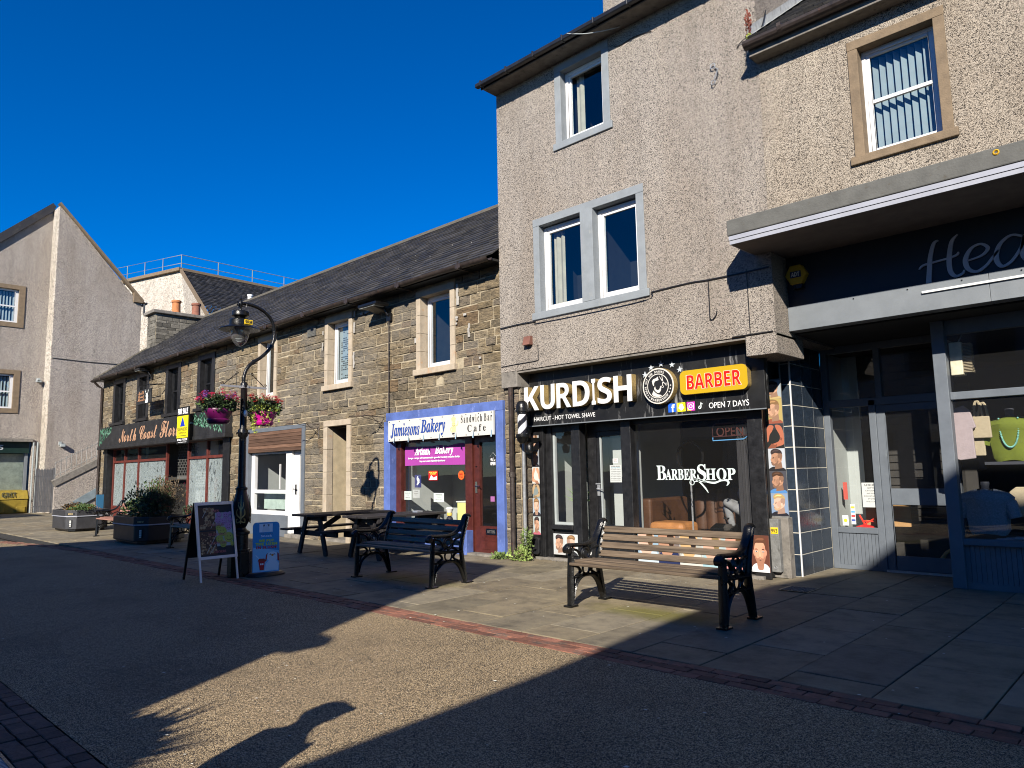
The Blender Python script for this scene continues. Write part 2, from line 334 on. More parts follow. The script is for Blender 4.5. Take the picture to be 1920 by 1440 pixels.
MT = dict(
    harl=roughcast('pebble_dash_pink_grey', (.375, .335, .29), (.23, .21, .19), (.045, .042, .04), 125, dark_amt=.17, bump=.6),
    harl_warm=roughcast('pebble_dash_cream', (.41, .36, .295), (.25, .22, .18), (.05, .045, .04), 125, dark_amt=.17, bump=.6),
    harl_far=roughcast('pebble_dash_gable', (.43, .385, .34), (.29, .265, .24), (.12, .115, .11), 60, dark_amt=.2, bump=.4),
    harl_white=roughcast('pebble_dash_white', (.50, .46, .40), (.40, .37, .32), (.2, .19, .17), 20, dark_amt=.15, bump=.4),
    opp=plain('opposite_render', (.46, .42, .38), .9, var=.2, scale=3, bump=.3, bscale=40),
    stone=stone_mat('flagstone'),
    mortar=plain('lime_mortar', (.32, .27, .185), .95, var=.35, scale=5, bump=.6, bscale=45),
    slate=slate_mat('roof_slate'),
    asphalt=asphalt_mat('golden_aggregate_asphalt'),
    paving=paving_mat('flagstone_paving'),
    joint=plain('paving_joint', (.03, .028, .024), .95, var=.4, scale=9, bump=.5),
    brick=plain('red_brick_paver', (.20, .085, .055), .85, var=.35, scale=14, bump=.5, bscale=70, island=.35, dirt=((.10, .07, .055), 6, .5, 1)),
    darkbrick=plain('brown_paver', (.13, .075, .055), .85, var=.35, scale=14, bump=.5, bscale=70, island=.3),
    margin=plain('peeling_cream_margin', (.36, .30, .225), .85, var=.18, scale=6, bump=.4, bscale=50, dirt=((.42, .22, .10), 5, .60, .8)),
    brownstone=plain('brown_margin', (.17, .125, .08), .88, var=.25, scale=8, bump=.4, bscale=70),
    greymargin=plain('grey_painted_margin', (.20, .22, .235), .75, var=.12, scale=5, bump=.25, bscale=50, dirt=((.24, .25, .24), 7, .6, .5)),
    concrete=plain('weathered_concrete', (.17, .155, .135), .92, var=.35, scale=7, bump=.5, bscale=40, dirt=((.06, .058, .052), 8, .56, .8)),
    canopy=plain('lichen_grey_concrete', (.095, .095, .088), .9, var=.2, scale=6, bump=.4, bscale=50, dirt=((.07, .06, .045), 9, .6, 1.5)),
    upvc=plain('white_upvc', (.60, .60, .60), .35, var=.05, bump=0, spec=.5),
    blackp=plain('black_gloss_paint', (.012, .012, .013), .38, var=.5, scale=10, bump=.3, bscale=35, spec=.5, dirt=((.05, .05, .05), 14, .66, .4)),
    iron=plain('black_cast_iron', (.006, .006, .006), .3, var=.4, scale=14, bump=.35, bscale=60, spec=.4),
    gold=plain('gold_paint', (.42, .30, .12), .45, metal=.5, var=.4, scale=40, bump=.2),
    florblack=plain('charcoal_sign_board', (.018, .018, .019), .5, var=.4, scale=3, bump=.1, dirt=((.05, .05, .05), 5, .6, .3)),
    red=plain('dark_red_joinery', (.10, .022, .016), .5, var=.3, scale=7, bump=.2),
    maroon=plain('maroon_door_paint', (.065, .014, .010), .4, var=.35, scale=9, bump=.2, spec=.5, dirt=((.25, .14, .10), 26, .70, .2)),
    blue=plain('chalky_blue_paint', (.075, .12, .33), .7, var=.35, scale=3, bump=.25, bscale=45, dirt=((.22, .27, .55), 6, .58, .5)),
    grey=plain('slate_grey_paint', (.105, .12, .14), .5, var=.12, scale=4, bump=.12, bscale=30, dirt=((.16, .18, .19), 9, .62, .4)),
    greylight=plain('pale_grey_paint', (.15, .165, .18), .5, var=.1, scale=4, bump=.1),
    darksign=plain('navy_charcoal_board', (.010, .013, .020), .45, var=.2, bump=.05),
    letter_grey=plain('grey_metal_letter', (.42, .40, .42), .4, var=.1, bump=0),
    metalwhite=plain('white_metal_trim', (.29, .30, .34), .4, var=.08, bump=0, dirt=((.45, .46, .47), 5, .63, .3)),
    gutter=plain('rusty_black_gutter', (.035, .026, .022), .45, var=.5, scale=9, bump=.3, bscale=30, dirt=((.11, .05, .03), 6, .6, 1)),
    gutterb=plain('black_plastic_gutter', (.016, .016, .018), .32, var=.3, bump=.05),
    lead=plain('lead_flashing', (.30, .31, .31), .7, var=.3, scale=12, bump=.4),
    greystone=plain('grey_rubble_stone', (.125, .115, .095), .9, var=.4, scale=8, bump=.9, bscale=30, island=.4),
    mossridge=plain('mossy_ridge_mortar', (.085, .075, .055), .95, var=.4, scale=9, bump=.6),
    railm=plain('grey_rail', (.20, .20, .19), .6, var=.2, bump=0),
    gateg=plain('dull_grey_gate', (.10, .10, .105), .6, var=.2, bump=0),
    weedg=plain('weed_leaf', (.13, .19, .05), .7, bump=0, island=.3),
    tanshaded=plain('tan_leather_shaded', (.06, .026, .012), .5, var=.3, scale=5, bump=.15),  # the sofa's tan leather with the room's shade painted into its colour
    tile=plain('navy_ceramic_tile', (.022, .032, .048), .2, var=.3, scale=18, bump=.25, bscale=25, spec=.6, island=.2),
    grout=plain('pale_grout', (.50, .47, .40), .9, var=.2, bump=.2),
    cabinet=plain('weathered_grey_board', (.15, .15, .145), .8, var=.35, scale=10, bump=.5, bscale=50, dirt=((.06, .06, .055), 11, .55, .6)),
    glass=glass_mat('shop_glass', 1.55, film=.012),
    glass_up=glass_mat('upstairs_glass', 1.75, (.82, .9, .94)),
    smear=glass_mat('whitewashed_glass', 1.5, smear=3.2),
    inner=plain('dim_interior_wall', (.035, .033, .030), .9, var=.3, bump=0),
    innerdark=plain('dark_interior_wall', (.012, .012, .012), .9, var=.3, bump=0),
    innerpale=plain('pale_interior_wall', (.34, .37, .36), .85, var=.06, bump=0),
    innerfloor=plain('interior_floor', (.06, .05, .045), .6, var=.3, bump=0),
    curtain=plain('cream_curtain', (.42, .36, .27), .9, var=.15, bump=.1),
    netc=plain('grey_blind', (.30, .33, .33), .9, var=.1, bump=0),
    planks=wood_mat('weathered_brown_plank', (.05, .026, .016), (.16, .09, .058), axis='X', island=.35),
    slat=wood_mat('grey_teak_slat', (.035, .024, .016), (.21, .155, .105), axis='X', island=.3),
    slatdark=wood_mat('dark_teak_slat', (.09, .068, .05), (.34, .26, .19), axis='X', island=.15),
    slatred=wood_mat('reddish_slat', (.16, .07, .05), (.32, .17, .13), axis='X', island=.15),
    picnic=wood_mat('black_stained_timber', (.012, .011, .012), (.032, .029, .029), axis='Y', rough=.6, island=.3),
    plastic=plain('black_planter_plastic', (.012, .012, .014), .42, var=.3, scale=5, bump=.08),
    greyplastic=plain('grey_planter_plastic', (.035, .035, .038), .45, var=.3, scale=5, bump=.08),
    pink=plain('magenta_plastic_tub', (.42, .008, .20), .35, var=.12, bump=0, spec=.5),
    purple=plain('purple_plastic_tub', (.095, .004, .06), .35, var=.12, bump=0, spec=.5),
    alu=plain('aluminium_frame', (.52, .54, .60), .35, metal=.7, var=.08, bump=0),
    galv=plain('galvanised_steel', (.42, .43, .44), .45, metal=.6, var=.2, scale=20, bump=.1),
    yellowbin=plain('mustard_grit_bin', (.24, .17, .02), .6, var=.25, scale=5, bump=.2, dirt=((.16, .12, .03), 6, .55, .6)),
    clay=plain('orange_chimney_pot', (.42, .16, .06), .85, var=.3, scale=9, bump=.4),
    clay2=plain('red_chimney_pot', (.22, .09, .06), .85, var=.3, scale=9, bump=.4),
    soil=plain('compost', (.03, .022, .016), .95, var=.5, bump=.6),
    foot=plain('boot_leather', (.05, .045, .04), .6, bump=.1),
    jeans=plain('grey_jeans', (.16, .165, .17), .9, var=.3, scale=20, bump=.3, bscale=200),
    jacket=plain('dark_jacket', (.03, .035, .05), .85, var=.3, bump=.2),
    skin=plain('skin', (.50, .30, .22), .55, var=.06, bump=0),
    tan=plain('tan_leather', (.34, .15, .05), .4, var=.3, scale=5, bump=.15, bscale=20, spec=.5),
    chrome=plain('polished_metal', (.55, .52, .48), .15, metal=1, var=.05, bump=0),
    green=plain('olive_green_knit', (.11, .14, .012), .9, var=.12, scale=30, bump=.4, bscale=250),
    greyknit=plain('grey_knit', (.22, .25, .27), .95, var=.3, scale=60, bump=.6, bscale=150),
    lilac=plain('pale_pink_linen', (.30, .25, .26), .9, var=.1, scale=15, bump=.3),
    canvas=plain('natural_canvas', (.33, .28, .19), .9, var=.12, scale=20, bump=.3),
    manne=plain('black_mannequin', (.03, .034, .045), .7, var=.2, bump=0),
    bead=plain('turquoise_bead', (.18, .42, .36), .3, var=.2, bump=0),
    card=plain('cardboard', (.35, .20, .08), .8, var=.15, bump=.1),
    pinew=wood_mat('pine', (.42, .22, .07), (.60, .36, .14), axis='Z', island=.1),
)
for k, c, v in (('leaf', (.055, .095, .025), .5), ('leafdark', (.025, .045, .02), .5), ('leafyel', (.26, .30, .05), .35), ('leafbrown', (.09, .06, .03), .5),
                ('fl_pink', (.75, .10, .22), .2), ('fl_red', (.65, .03, .03), .2), ('fl_violet', (.30, .18, .55), .2), ('fl_blue', (.08, .04, .42), .2), ('fl_orange', (.80, .28, .02), .2), ('fl_white', (.75, .72, .62), .15)):
    MT[k] = plain(k.replace('fl_', 'petal_'), c, .6, var=v, scale=22, bump=0, island=.35)

# ---------------------------------------------------------------- helpers
class MB:
    """Collects shapes; build() links them as ONE mesh object."""
    def __init__(s): s.v = []; s.f = []; s.m = []
    def face(s, pts, mi=0):
        k = len(s.v); s.v += [tuple(p) for p in pts]; s.f.append(tuple(range(k, k + len(pts)))); s.m.append(mi)
    def raw(s, verts, faces, mi=0):
        k = len(s.v); s.v += [tuple(p) for p in verts]
        for f in faces: s.f.append(tuple(i + k for i in f)); s.m.append(mi)
        return s
    def box(s, x0, x1, y0, y1, z0, z1, mi=0):
        return s.raw([(x0, y0, z0), (x1, y0, z0), (x1, y1, z0), (x0, y1, z0), (x0, y0, z1), (x1, y0, z1), (x1, y1, z1), (x0, y1, z1)],
              [(0, 3, 2, 1), (4, 5, 6, 7), (0, 1, 5, 4), (1, 2, 6, 5), (2, 3, 7, 6), (3, 0, 4, 7)], mi)
    def obox(s, c, a, b, w, mi=0):
        """box from centre c with half-axis vectors a, b, w"""
        c, a, b, w = Vector(c), Vector(a), Vector(b), Vector(w)
        P = [c + i * a + j * b + k * w for k in (-1, 1) for i, j in ((-1, -1), (1, -1), (1, 1), (-1, 1))]
        return s.raw(P, [(0, 3, 2, 1), (4, 5, 6, 7), (0, 1, 5, 4), (1, 2, 6, 5), (2, 3, 7, 6), (3, 0, 4, 7)], mi)
    def bar(s, p, q, w, t, up=(0, 0, 1), mi=0):
        """rectangular bar from p to q, width w (sideways) and thickness t (along up)"""
        p, q = Vector(p), Vector(q); d = (q - p); l = d.length; d.normalize()
        side = d.cross(Vector(up)); side.normalize(); u = side.cross(d)
        return s.obox((p + q) / 2, d * l / 2, side * w / 2, u * t / 2, mi)
    def prism(s, pts, plane, a, b, mi=0, mi_side=None):
        def P(u, v, w): return {'xz': (u, w, v), 'yz': (w, u, v), 'xy': (u, v, w)}[plane]
        n = len(pts); A = [P(u, v, a) for u, v in pts]; B = [P(u, v, b) for u, v in pts]
        s.raw(A + B, [tuple(range(n - 1, -1, -1)), tuple(range(n, 2 * n))], mi)
        s.raw(A + B, [(i, (i + 1) % n, n + (i + 1) % n, n + i) for i in range(n)], mi if mi_side is None else mi_side)
        return s
    def tube(s, pts, r, n=6, closed=False, mi=0, sx=1.0):
        pts = [Vector(p) for p in pts]; m = len(pts); rings = []
        rr = r if isinstance(r, (list, tuple)) else [r] * m
        ref = Vector((1, 0, 0))
        for i, p in enumerate(pts):
            a = pts[(i - 1) % m] if (closed or i) else p; b = pts[(i + 1) % m] if (closed or i < m - 1) else p
            d = (b - a)
            if d.length < 1e-9: d = Vector((0, 0, 1))
            d.normalize()
            rf = ref if abs(d.dot(ref)) < .95 else Vector((0, 1, 0))
            e1 = (rf - d * rf.dot(d)).normalized(); e2 = d.cross(e1)
            rings.append([p + e1 * math.cos(t) * rr[i] * sx + e2 * math.sin(t) * rr[i] for t in [2 * math.pi * k / n for k in range(n)]])
        V = [v for rg in rings for v in rg]; Fc = []
        for i in range(m if closed else m - 1):
            j = (i + 1) % m
            for k in range(n): Fc.append((i * n + k, i * n + (k + 1) % n, j * n + (k + 1) % n, j * n + k))
        if not closed: Fc += [tuple(range(n - 1, -1, -1)), tuple(range((m - 1) * n, m * n))]
        return s.raw(V, Fc, mi)
    def lathe(s, prof, c=(0, 0, 0), n=16, mi=0, sx=1, sy=1):
        V = []; Fc = []
        for r, z in prof:
            for k in range(n):
                t = 2 * math.pi * k / n; V.append((c[0] + r * math.cos(t) * sx, c[1] + r * math.sin(t) * sy, c[2] + z))
        for i in range(len(prof) - 1):
            for k in range(n): Fc.append((i * n + k, i * n + (k + 1) % n, (i + 1) * n + (k + 1) % n, (i + 1) * n + k))
        Fc += [tuple(range(n - 1, -1, -1)), tuple(range((len(prof) - 1) * n, len(prof) * n))]
        return s.raw(V, Fc, mi)
    def ring(s, c, r, th, plane='yz', n=18, k=6, mi=0, sx=1.0):
        pts = []
        for i in range(n):
            t = 2 * math.pi * i / n; a, b = r * math.cos(t), r * math.sin(t)
            pts.append({'yz': (c[0], c[1] + a, c[2] + b), 'xz': (c[0] + a, c[1], c[2] + b), 'xy': (c[0] + a, c[1] + b, c[2])}[plane])
        return s.tube(pts, th, k, True, mi, sx)
    def build(s, name, mats, parent=None, smooth=False, bevel=0, fix=True, kind=None, segs=2):
        me = bpy.data.meshes.new(name)
        me.from_pydata(s.v, [], s.f)
        mats = mats if isinstance(mats, (list, tuple)) else [mats]
        for m in mats: me.materials.append(MT[m] if isinstance(m, str) else m)
        if len(mats) > 1: me.polygons.foreach_set('material_index', s.m)
        if fix:
            bm = bmesh.new(); bm.from_mesh(me)
            if bevel or smooth: bmesh.ops.remove_doubles(bm, verts=bm.verts, dist=1e-5)
            bmesh.ops.recalc_face_normals(bm, faces=bm.faces); bm.to_mesh(me); bm.free()
        if smooth: me.polygons.foreach_set('use_smooth', [True] * len(me.polygons)); 
        o = bpy.data.objects.new(name, me); COL.objects.link(o)
        if parent: o.parent = parent
        if bevel:
            b = o.modifiers.new('edges', 'BEVEL'); b.width = bevel; b.segments = segs; b.limit_method = 'ANGLE'; b.angle_limit = R(40)
        if smooth:
            try: 
                me.set_sharp_from_angle(angle=R(45))
            except Exception: pass
        if kind: o['kind'] = kind
        return o

def tag(o, label=None, cat=None, group=None, kind=None):
    if label: o['label'] = label
    if cat: o['category'] = cat
    if group: o['group'] = group
    if kind: o['kind'] = kind
    return o

def empty(name, loc=(0, 0, 0), label=None, cat=None, group=None, rz=0):
    o = bpy.data.objects.new(name, None); COL.objects.link(o); o.location = loc; o.rotation_euler = (0, 0, rz)
    o.empty_display_size = .2
    return tag(o, label, cat, group)

def world_root(name, label, cat, at, group=None):
    """Empty at the thing's base whose children are given in WORLD coordinates."""
    o = empty(name, at, label, cat, group)
    o['_w'] = 1
    return o

def part(mb, name, mats, root, **kw):
    """build a part given in world coordinates under a root placed anywhere"""
    o = mb.build(name, mats, None, **kw)
    o.parent = root
    base = Vector((0, 0, 0)); r = root
    while r is not None: base += r.location; r = r.parent
    o.data.transform(Matrix.Translation(-base))
    return o

def dup(root, loc, rz=None, label=None, group=None):
    r = root.copy(); COL.objects.link(r); r.location = loc
    if rz is not None: r.rotation_euler = (0, 0, rz)
    if label: r['label'] = label
    if group: r['group'] = group
    for ch in list(root.children):
        c = ch.copy(); COL.objects.link(c); c.parent = r
        for g in list(ch.children):
            d = g.copy(); COL.objects.link(d); d.parent = c
    return r

CAMV = Vector((0, 0, CAM_H))
def pieces(items, name, mat, root, limit=300):
    """items: (centre, verts, faces). The nearest `limit` are parts of their own, the rest one joined part."""
    items.sort(key=lambda t: (Vector(t[0]) - CAMV).length)
    base = Vector(root.location)
    for c, v, f in items[:limit]:
        me = bpy.data.meshes.new(name)
        me.from_pydata([tuple(Vector(p) - Vector(c)) for p in v], [], f)
        me.materials.append(MT[mat])
        o = bpy.data.objects.new(name, me); COL.objects.link(o); o.parent = root; o.location = Vector(c) - base
    if len(items) > limit:
        mb = MB()
        for c, v, f in items[limit:]: mb.raw(v, f)
        part(mb, name + '_field', mat, root, fix=False, kind='stuff')

def block(u0, u1, v0, v1, w0, w1, ch, jit, plane='xz'):
    """a dressed block: back at w1, front at w0 (towards the viewer), chamfer ch, corner jitter"""
    J = lambda: random.uniform(-jit, jit)
    O = [(u0 + J(), v0 + J()), (u1 + J(), v0 + J()), (u1 + J(), v1 + J()), (u0 + J(), v1 + J())]
    cu, cv = (u0 + u1) / 2, (v0 + v1) / 2
    I = [(u + (ch if u < cu else -ch), v + (ch if v < cv else -ch)) for u, v in O]
    P = {'xz': lambda u, v, w: (u, w, v), 'xy': lambda u, v, w: (u, v, w), 'yz': lambda u, v, w: (w, u, v)}[plane]
    s = 1 if w1 > w0 else -1
    V = [P(u, v, w1) for u, v in O] + [P(u, v, w0 + s * ch * .7) for u, v in O] + [P(u, v, w0 + random.uniform(0, jit) * s) for u, v in I]
    Fc = [(8, 9, 10, 11)] + [(4 + i, 4 + (i + 1) % 4, 8 + (i + 1) % 4, 8 + i) for i in range(4)] + [(i, (i + 1) % 4, 4 + (i + 1) % 4, 4 + i) for i in range(4)]
    if plane == 'yz' or (plane == 'xy'): pass
    return (P(cu, cv, w0), V, Fc)

def wall_grid(mb, x0, x1, z0, z1, y0, y1, holes, mi=0, plane='xz'):
    """wall slab with rectangular holes, cut along the hole edges (no coplanar overlap)"""
    xs = sorted(set([x0, x1] + [h[0] for h in holes] + [h[1] for h in holes])); xs = [x for x in xs if x0 <= x <= x1]
    for a, b in zip(xs, xs[1:]):
        zs = [z0]
        cuts = sorted((max(z0, h[2]), min(z1, h[3])) for h in holes if h[0] < (a + b) / 2 < h[1])
        cur = z0
        for c0, c1 in cuts:
            if c0 > cur + 1e-4:
                if plane == 'xz': mb.box(a, b, y0, y1, cur, c0, mi)
                else: mb.box(y0, y1, a, b, cur, c0, mi)
            cur = max(cur, c1)
        if cur < z1 - 1e-4:
            if plane == 'xz': mb.box(a, b, y0, y1, cur, z1, mi)
            else: mb.box(y0, y1, a, b, cur, z1, mi)

def fancy(s, style):
    if style is None: return s
    U, l = {'serif': (0x1D400, 0x1D41A), 'serifi': (0x1D468, 0x1D482), 'script': (0x1D4D0, 0x1D4EA), 'bold': (0x1D5D4, 0x1D5EE), 'boldi': (0x1D63C, 0x1D656), 'mono': (0x1D670, 0x1D68A)}[style]
    dg = {'serif': 0x1D7CE, 'serifi': 0x1D7CE, 'bold': 0x1D7EC, 'boldi': 0x1D7EC, 'mono': 0x1D7F6}.get(style)
    out = ''
    for c in s:
        if 'A' <= c <= 'Z': out += chr(U + ord(c) - 65)
        elif 'a' <= c <= 'z': out += chr(l + ord(c) - 97)
        elif c.isdigit() and dg: out += chr(dg + int(c))
        else: out += c
    return out

def text(body, style, origin, U, V, Nn, depth, mat, root, name='lettering', offset=0, mats=None, bevel=0, shear=0, world=True, fill=True, res=3):
    """Lettering fitted to the parallelogram origin + U (along) + V (up); Nn points towards the reader."""
    cu = bpy.data.curves.new(name, 'FONT')
    cu.body = fancy(body, style); cu.resolution_u = res; cu.extrude = .05; cu.offset = offset; cu.shear = shear; cu.align_x = 'CENTER'
    if not fill: cu.fill_mode = 'NONE'
    o = bpy.data.objects.new('tmp', cu)
    me = bpy.data.meshes.new_from_object(o)
    bpy.data.objects.remove(o); bpy.data.curves.remove(cu)
    xs = [v.co.x for v in me.vertices]; ys = [v.co.y for v in me.vertices]
    if not xs: return None
    x0, x1, y0, y1 = min(xs), max(xs), min(ys), max(ys)
    origin, U, V, Nn = Vector(origin), Vector(U), Vector(V), Vector(Nn)
    base = Vector((0, 0, 0))
    if world:
        r = root
        while r is not None: base += r.location; r = r.parent
    for v in me.vertices:
        a = (v.co.x - x0) / max(1e-6, x1 - x0); b = (v.co.y - y0) / max(1e-6, y1 - y0); w = (v.co.z + .05) / .1
        v.co = origin + U * a + V * b + Nn * (w * depth) - base
    me.name = name
    me.materials.clear()
    for mm in (mats or [mat]): me.materials.append(MT[mm] if isinstance(mm, str) else mm)
    if mats:
        for p in me.polygons:
            p.material_index = 0 if abs(p.normal.z) > .9 else 1
        me.update()
        for p in me.polygons:
            n = Vector((0, 0, 0)); vs = [me.vertices[i].co for i in p.vertices]
            nn = (vs[1] - vs[0]).cross(vs[2] - vs[0]) if len(vs) > 2 else n
            p.material_index = 0 if (nn.length > 0 and abs(nn.normalized().dot(Nn)) > .8) else 1
    ob = bpy.data.objects.new(name, me); COL.objects.link(ob); ob.parent = root
    return ob

def txz(body, style, x0, x1, z0, z1, y, mat, root, depth=.003, **kw):
    """lettering on a wall facing -Y"""
    return text(body, style, (x0, y, z0), (x1 - x0, 0, 0), (0, 0, z1 - z0), (0, -1, 0), depth, mat, root, **kw)

def smooth_line(pts, k=6, closed=False):
    """Catmull-Rom through 2-D or 3-D points"""
    P = [Vector(p) for p in pts]; out = []; n = len(P)
    rng = range(n) if closed else range(n - 1)
    for i in rng:
        a = P[(i - 1) % n] if (closed or i) else P[i]; b = P[i]; c = P[(i + 1) % n]; d = P[(i + 2) % n] if (closed or i + 2 < n) else c
        for j in range(k):
            t = j / k
            out.append(.5 * ((2 * b) + (c - a) * t + (2 * a - 5 * b + 4 * c - d) * t * t + (3 * b - a - 3 * c + d) * t ** 3))
    if not closed: out.append(P[-1])
    return out

def ribbon(mb, pts, widths, P, d0, d1, mi=0):
    """a flat brush stroke with varying width; P(u,v,w) maps to space"""
    L = smooth_line([(p[0], p[1], 0) for p in pts], 7); n = len(L)
    def wd(i):
        t = i / (n - 1) * (len(widths) - 1); k = min(int(t), len(widths) - 2); return widths[k] + (widths[k + 1] - widths[k]) * (t - k)
    A = []; B = []
    for i in range(n):
        d = (L[min(i + 1, n - 1)] - L[max(i - 1, 0)]); d.normalize(); s = Vector((-d.y, d.x, 0)) * wd(i) / 2
        A.append(L[i] + s); B.append(L[i] - s)
    V = [P(q.x, q.y, d1) for q in A] + [P(q.x, q.y, d1) for q in B] + [P(q.x, q.y, d0) for q in A] + [P(q.x, q.y, d0) for q in B]
    Fc = []
    for i in range(n - 1):
        Fc += [(i, i + 1, n + i + 1, n + i), (i, 2 * n + i, 2 * n + i + 1, i + 1), (n + i, n + i + 1, 3 * n + i + 1, 3 * n + i)]
    mb.raw(V, Fc, mi)

def leafage(mb, c, rad, n, size, mi=0, flat_=.7, seed=None, up=.3, shell=.35):
    """many separate leaf blades spread through an ellipsoid"""
    rnd = random.Random(seed)
    for _ in range(n):
        while True:
            p = Vector((rnd.uniform(-1, 1), rnd.uniform(-1, 1), rnd.uniform(-1, 1)))
            if shell < p.length < 1: break
        q = Vector(c) + Vector((p.x * rad[0], p.y * rad[1], p.z * rad[2]))
        d = (p + Vector((rnd.uniform(-.8, .8), rnd.uniform(-.8, .8), rnd.uniform(-.6, .8) + up))).normalized()
        s = d.cross(Vector((rnd.uniform(-1, 1), rnd.uniform(-1, 1), rnd.uniform(-1, 1)))).normalized()
        l = size * rnd.uniform(.6, 1.4); w = l * flat_ * .5; nrm = d.cross(s) * l * .12
        mb.raw([q, q + d * l * .45 + s * w + nrm, q + d * l, q + d * l * .45 - s * w + nrm], [(0, 1, 2, 3)], mi)

def blossom(mb, c, r, mi, rnd, petals=5):
    for k in range(petals):
        t = 2 * math.pi * k / petals + rnd.uniform(0, 1)
        a = Vector((math.cos(t), math.sin(t) * .8, rnd.uniform(-.3, .5))); b = Vector((-math.sin(t), math.cos(t), rnd.uniform(-.3, .3)))
        q = Vector(c)
        mb.raw([q, q + a * r + b * r * .5, q + a * r * 1.3, q + a * r - b * r * .5], [(0, 1, 2, 3)], mi)

def flower_head(mb, c, r, n, mi, rnd):
    for _ in range(n):
        p = Vector((rnd.gauss(0, 1), rnd.gauss(0, 1), rnd.gauss(0, 1))).normalized() * r * rnd.uniform(.7, 1)
        blossom(mb, Vector(c) + p, r * .38, mi, rnd)

# ================================================================ GROUND
def g_struct(name, mb, mat, label=None):
    o = mb.build(name, mat, None, fix=False); o['kind'] = 'structure'; return o

mb = MB(); mb.face([(-400, -400, -.06), (400, -400, -.06), (400, 400, -.06), (-400, 400, -.06)]); g_struct('ground', mb, 'joint')
mb = MB()
nx = 40
mb.face([(-15.3, 1.34, -.004), (12, 1.34, -.004), (12, 4.62, -.004), (-15.3, 4.62, -.004)])
mb.face([(-20, 1.34, -.004), (-15.3, 1.34, -.004), (-15.3, 4.62, -.004), (-20, 4.55, -.004)])
mb.face([(-24, -9, -.004), (-20, 1.34, -.004), (-20, 4.55, -.004), (-25.5, 3.4, -.004), (-31, 1.2, -.004), (-31, -9, -.004)])
g_struct('street', mb, 'asphalt')
# paving bed and flagstones
pave = empty('pavement', (0, 0, 0)); pave['kind'] = 'structure'
mb = MB(); mb.face([(-60, 4.5, -.03), (14, 4.5, -.03), (14, 16, -.03), (-60, 16, -.03)])
part(mb, 'paving_bed', 'joint', pave, fix=False)
items = []
rnd = random.Random(3)
x = 1.35; k = 0
while x > -31:
    w = .6
    y = 4.93 - (.48 if k % 2 else 0) - .12
    y += rnd.uniform(-.05, .05)
    while y < 10.9:
        l = 1.02 + rnd.uniform(-.14, .10)
        y0, y1 = max(4.925, y), min(y + l, 10.9)
        if y1 - y0 > .12:
            xm = x - w / 2
            lim = 10.7 if xm > -3.95 else 9.3 if xm > -8.4 else 8.86
            if y0 < lim:
                z = rnd.uniform(-.003, .004)
                c, v, f = block(x - w + .005, x - .005, y0 + .005, min(y1, lim + .2) - .005, z, z - .03, .006, .002, 'xy')
                items.append((c, v, f))
        y += l
    x -= w; k += 1
pieces(items, 'flagstone', 'paving', pave, 300)
mb = MB()
x = -31.0
while x > -60:                                   # far end of the precinct, setts seen edge-on
    y = -12.0
    while y < 20:
        mb.box(x - .895, x - .005, y + .005, y + .595, -.03, rnd.uniform(-.003, .004)); y += .6
    x -= .9
part(mb, 'far_paving', 'paving', pave, fix=False, kind='stuff')

def brick_band(name, y_top, rows, row_w, length, x0, x1, mat, lim, stagger=True, curve=None):
    root = empty(name, (0, 0, 0)); root['kind'] = 'structure'
    b = MB(); b.face([(x1, y_top - rows * row_w - .02, -.025), (x0, y_top - rows * row_w - .02, -.025), (x0, y_top + .02, -.025), (x1, y_top + .02, -.025)])
    part(b, 'mortar_bed', 'joint', root, fix=False)
    its = []
    for r in range(rows):
        x = x0 - (length / 2 if (r % 2 and stagger) else 0) + random.uniform(0, .02)
        while x > x1:
            l = length * random.uniform(.97, 1.03)
            dy = curve(x) if curve else 0
            z = random.uniform(-.004, .005)
            its.append(block(x - l + .004, x - .004, y_top - (r + 1) * row_w + .004 + dy, y_top - r * row_w - .004 + dy, z, z - .025, .005, .003, 'xy'))
            x -= l
    pieces(its, 'brick', mat, root, lim)
brick_band('brick_edging', 4.92, 3, .105, .205, 1.6, -24.5, 'brick', 300, curve=lambda x: 0 if x > -15.3 else -.018 * (x + 15.3) ** 2)
brick_band('brown_paver_edging', 1.335, 3, .105, .125, 0, -20, 'darkbrick', 300, stagger=False)
# drainage channel grating beside the brown pavers
gr = empty('drain_channel', (-10, .9, 0), 'slotted steel drainage channel beside the brown pavers', 'drain')
b = MB(); b.box(-20, 0, .90, 1.01, -.04, -.02); part(b, 'channel_bed', 'joint', gr)
b = MB(); b.box(-20, 0, .995, 1.012, -.02, .002); b.box(-20, 0, .86, .875, -.02, .002); part(b, 'rim', 'iron', gr)
x = -1.0
b = MB(); x = -1.0
while x > -14:
    b.box(x, x + .010, .875, .995, -.015, 0); x -= .022
part(b, 'grating', 'galv', gr, fix=False, kind='stuff')
# pavement on our side of the street
mb = MB(); mb.face([(-20, -3.5, -.008), (12, -3.5, -.008), (12, .86, -.008), (-20, .86, -.008)]); g_struct('near_pavement', mb, 'paving')
# manhole cover
mh = world_root('manhole_cover', 'dark iron inspection cover set in the shaded paving beside the tiled pillar', 'manhole cover', (-3.6, 8.6, 0))
b = MB(); b.box(-3.78, -3.42, 8.42, 8.78, 0.003, .008); part(b, 'rim', 'iron', mh)
b = MB()
for i in range(7):
    for j in range(7): b.box(-3.75 + i * .045, -3.72 + i * .045, 8.45 + j * .045, 8.48 + j * .045, .008, .012)
part(b, 'tread', 'concrete', mh, kind='stuff')
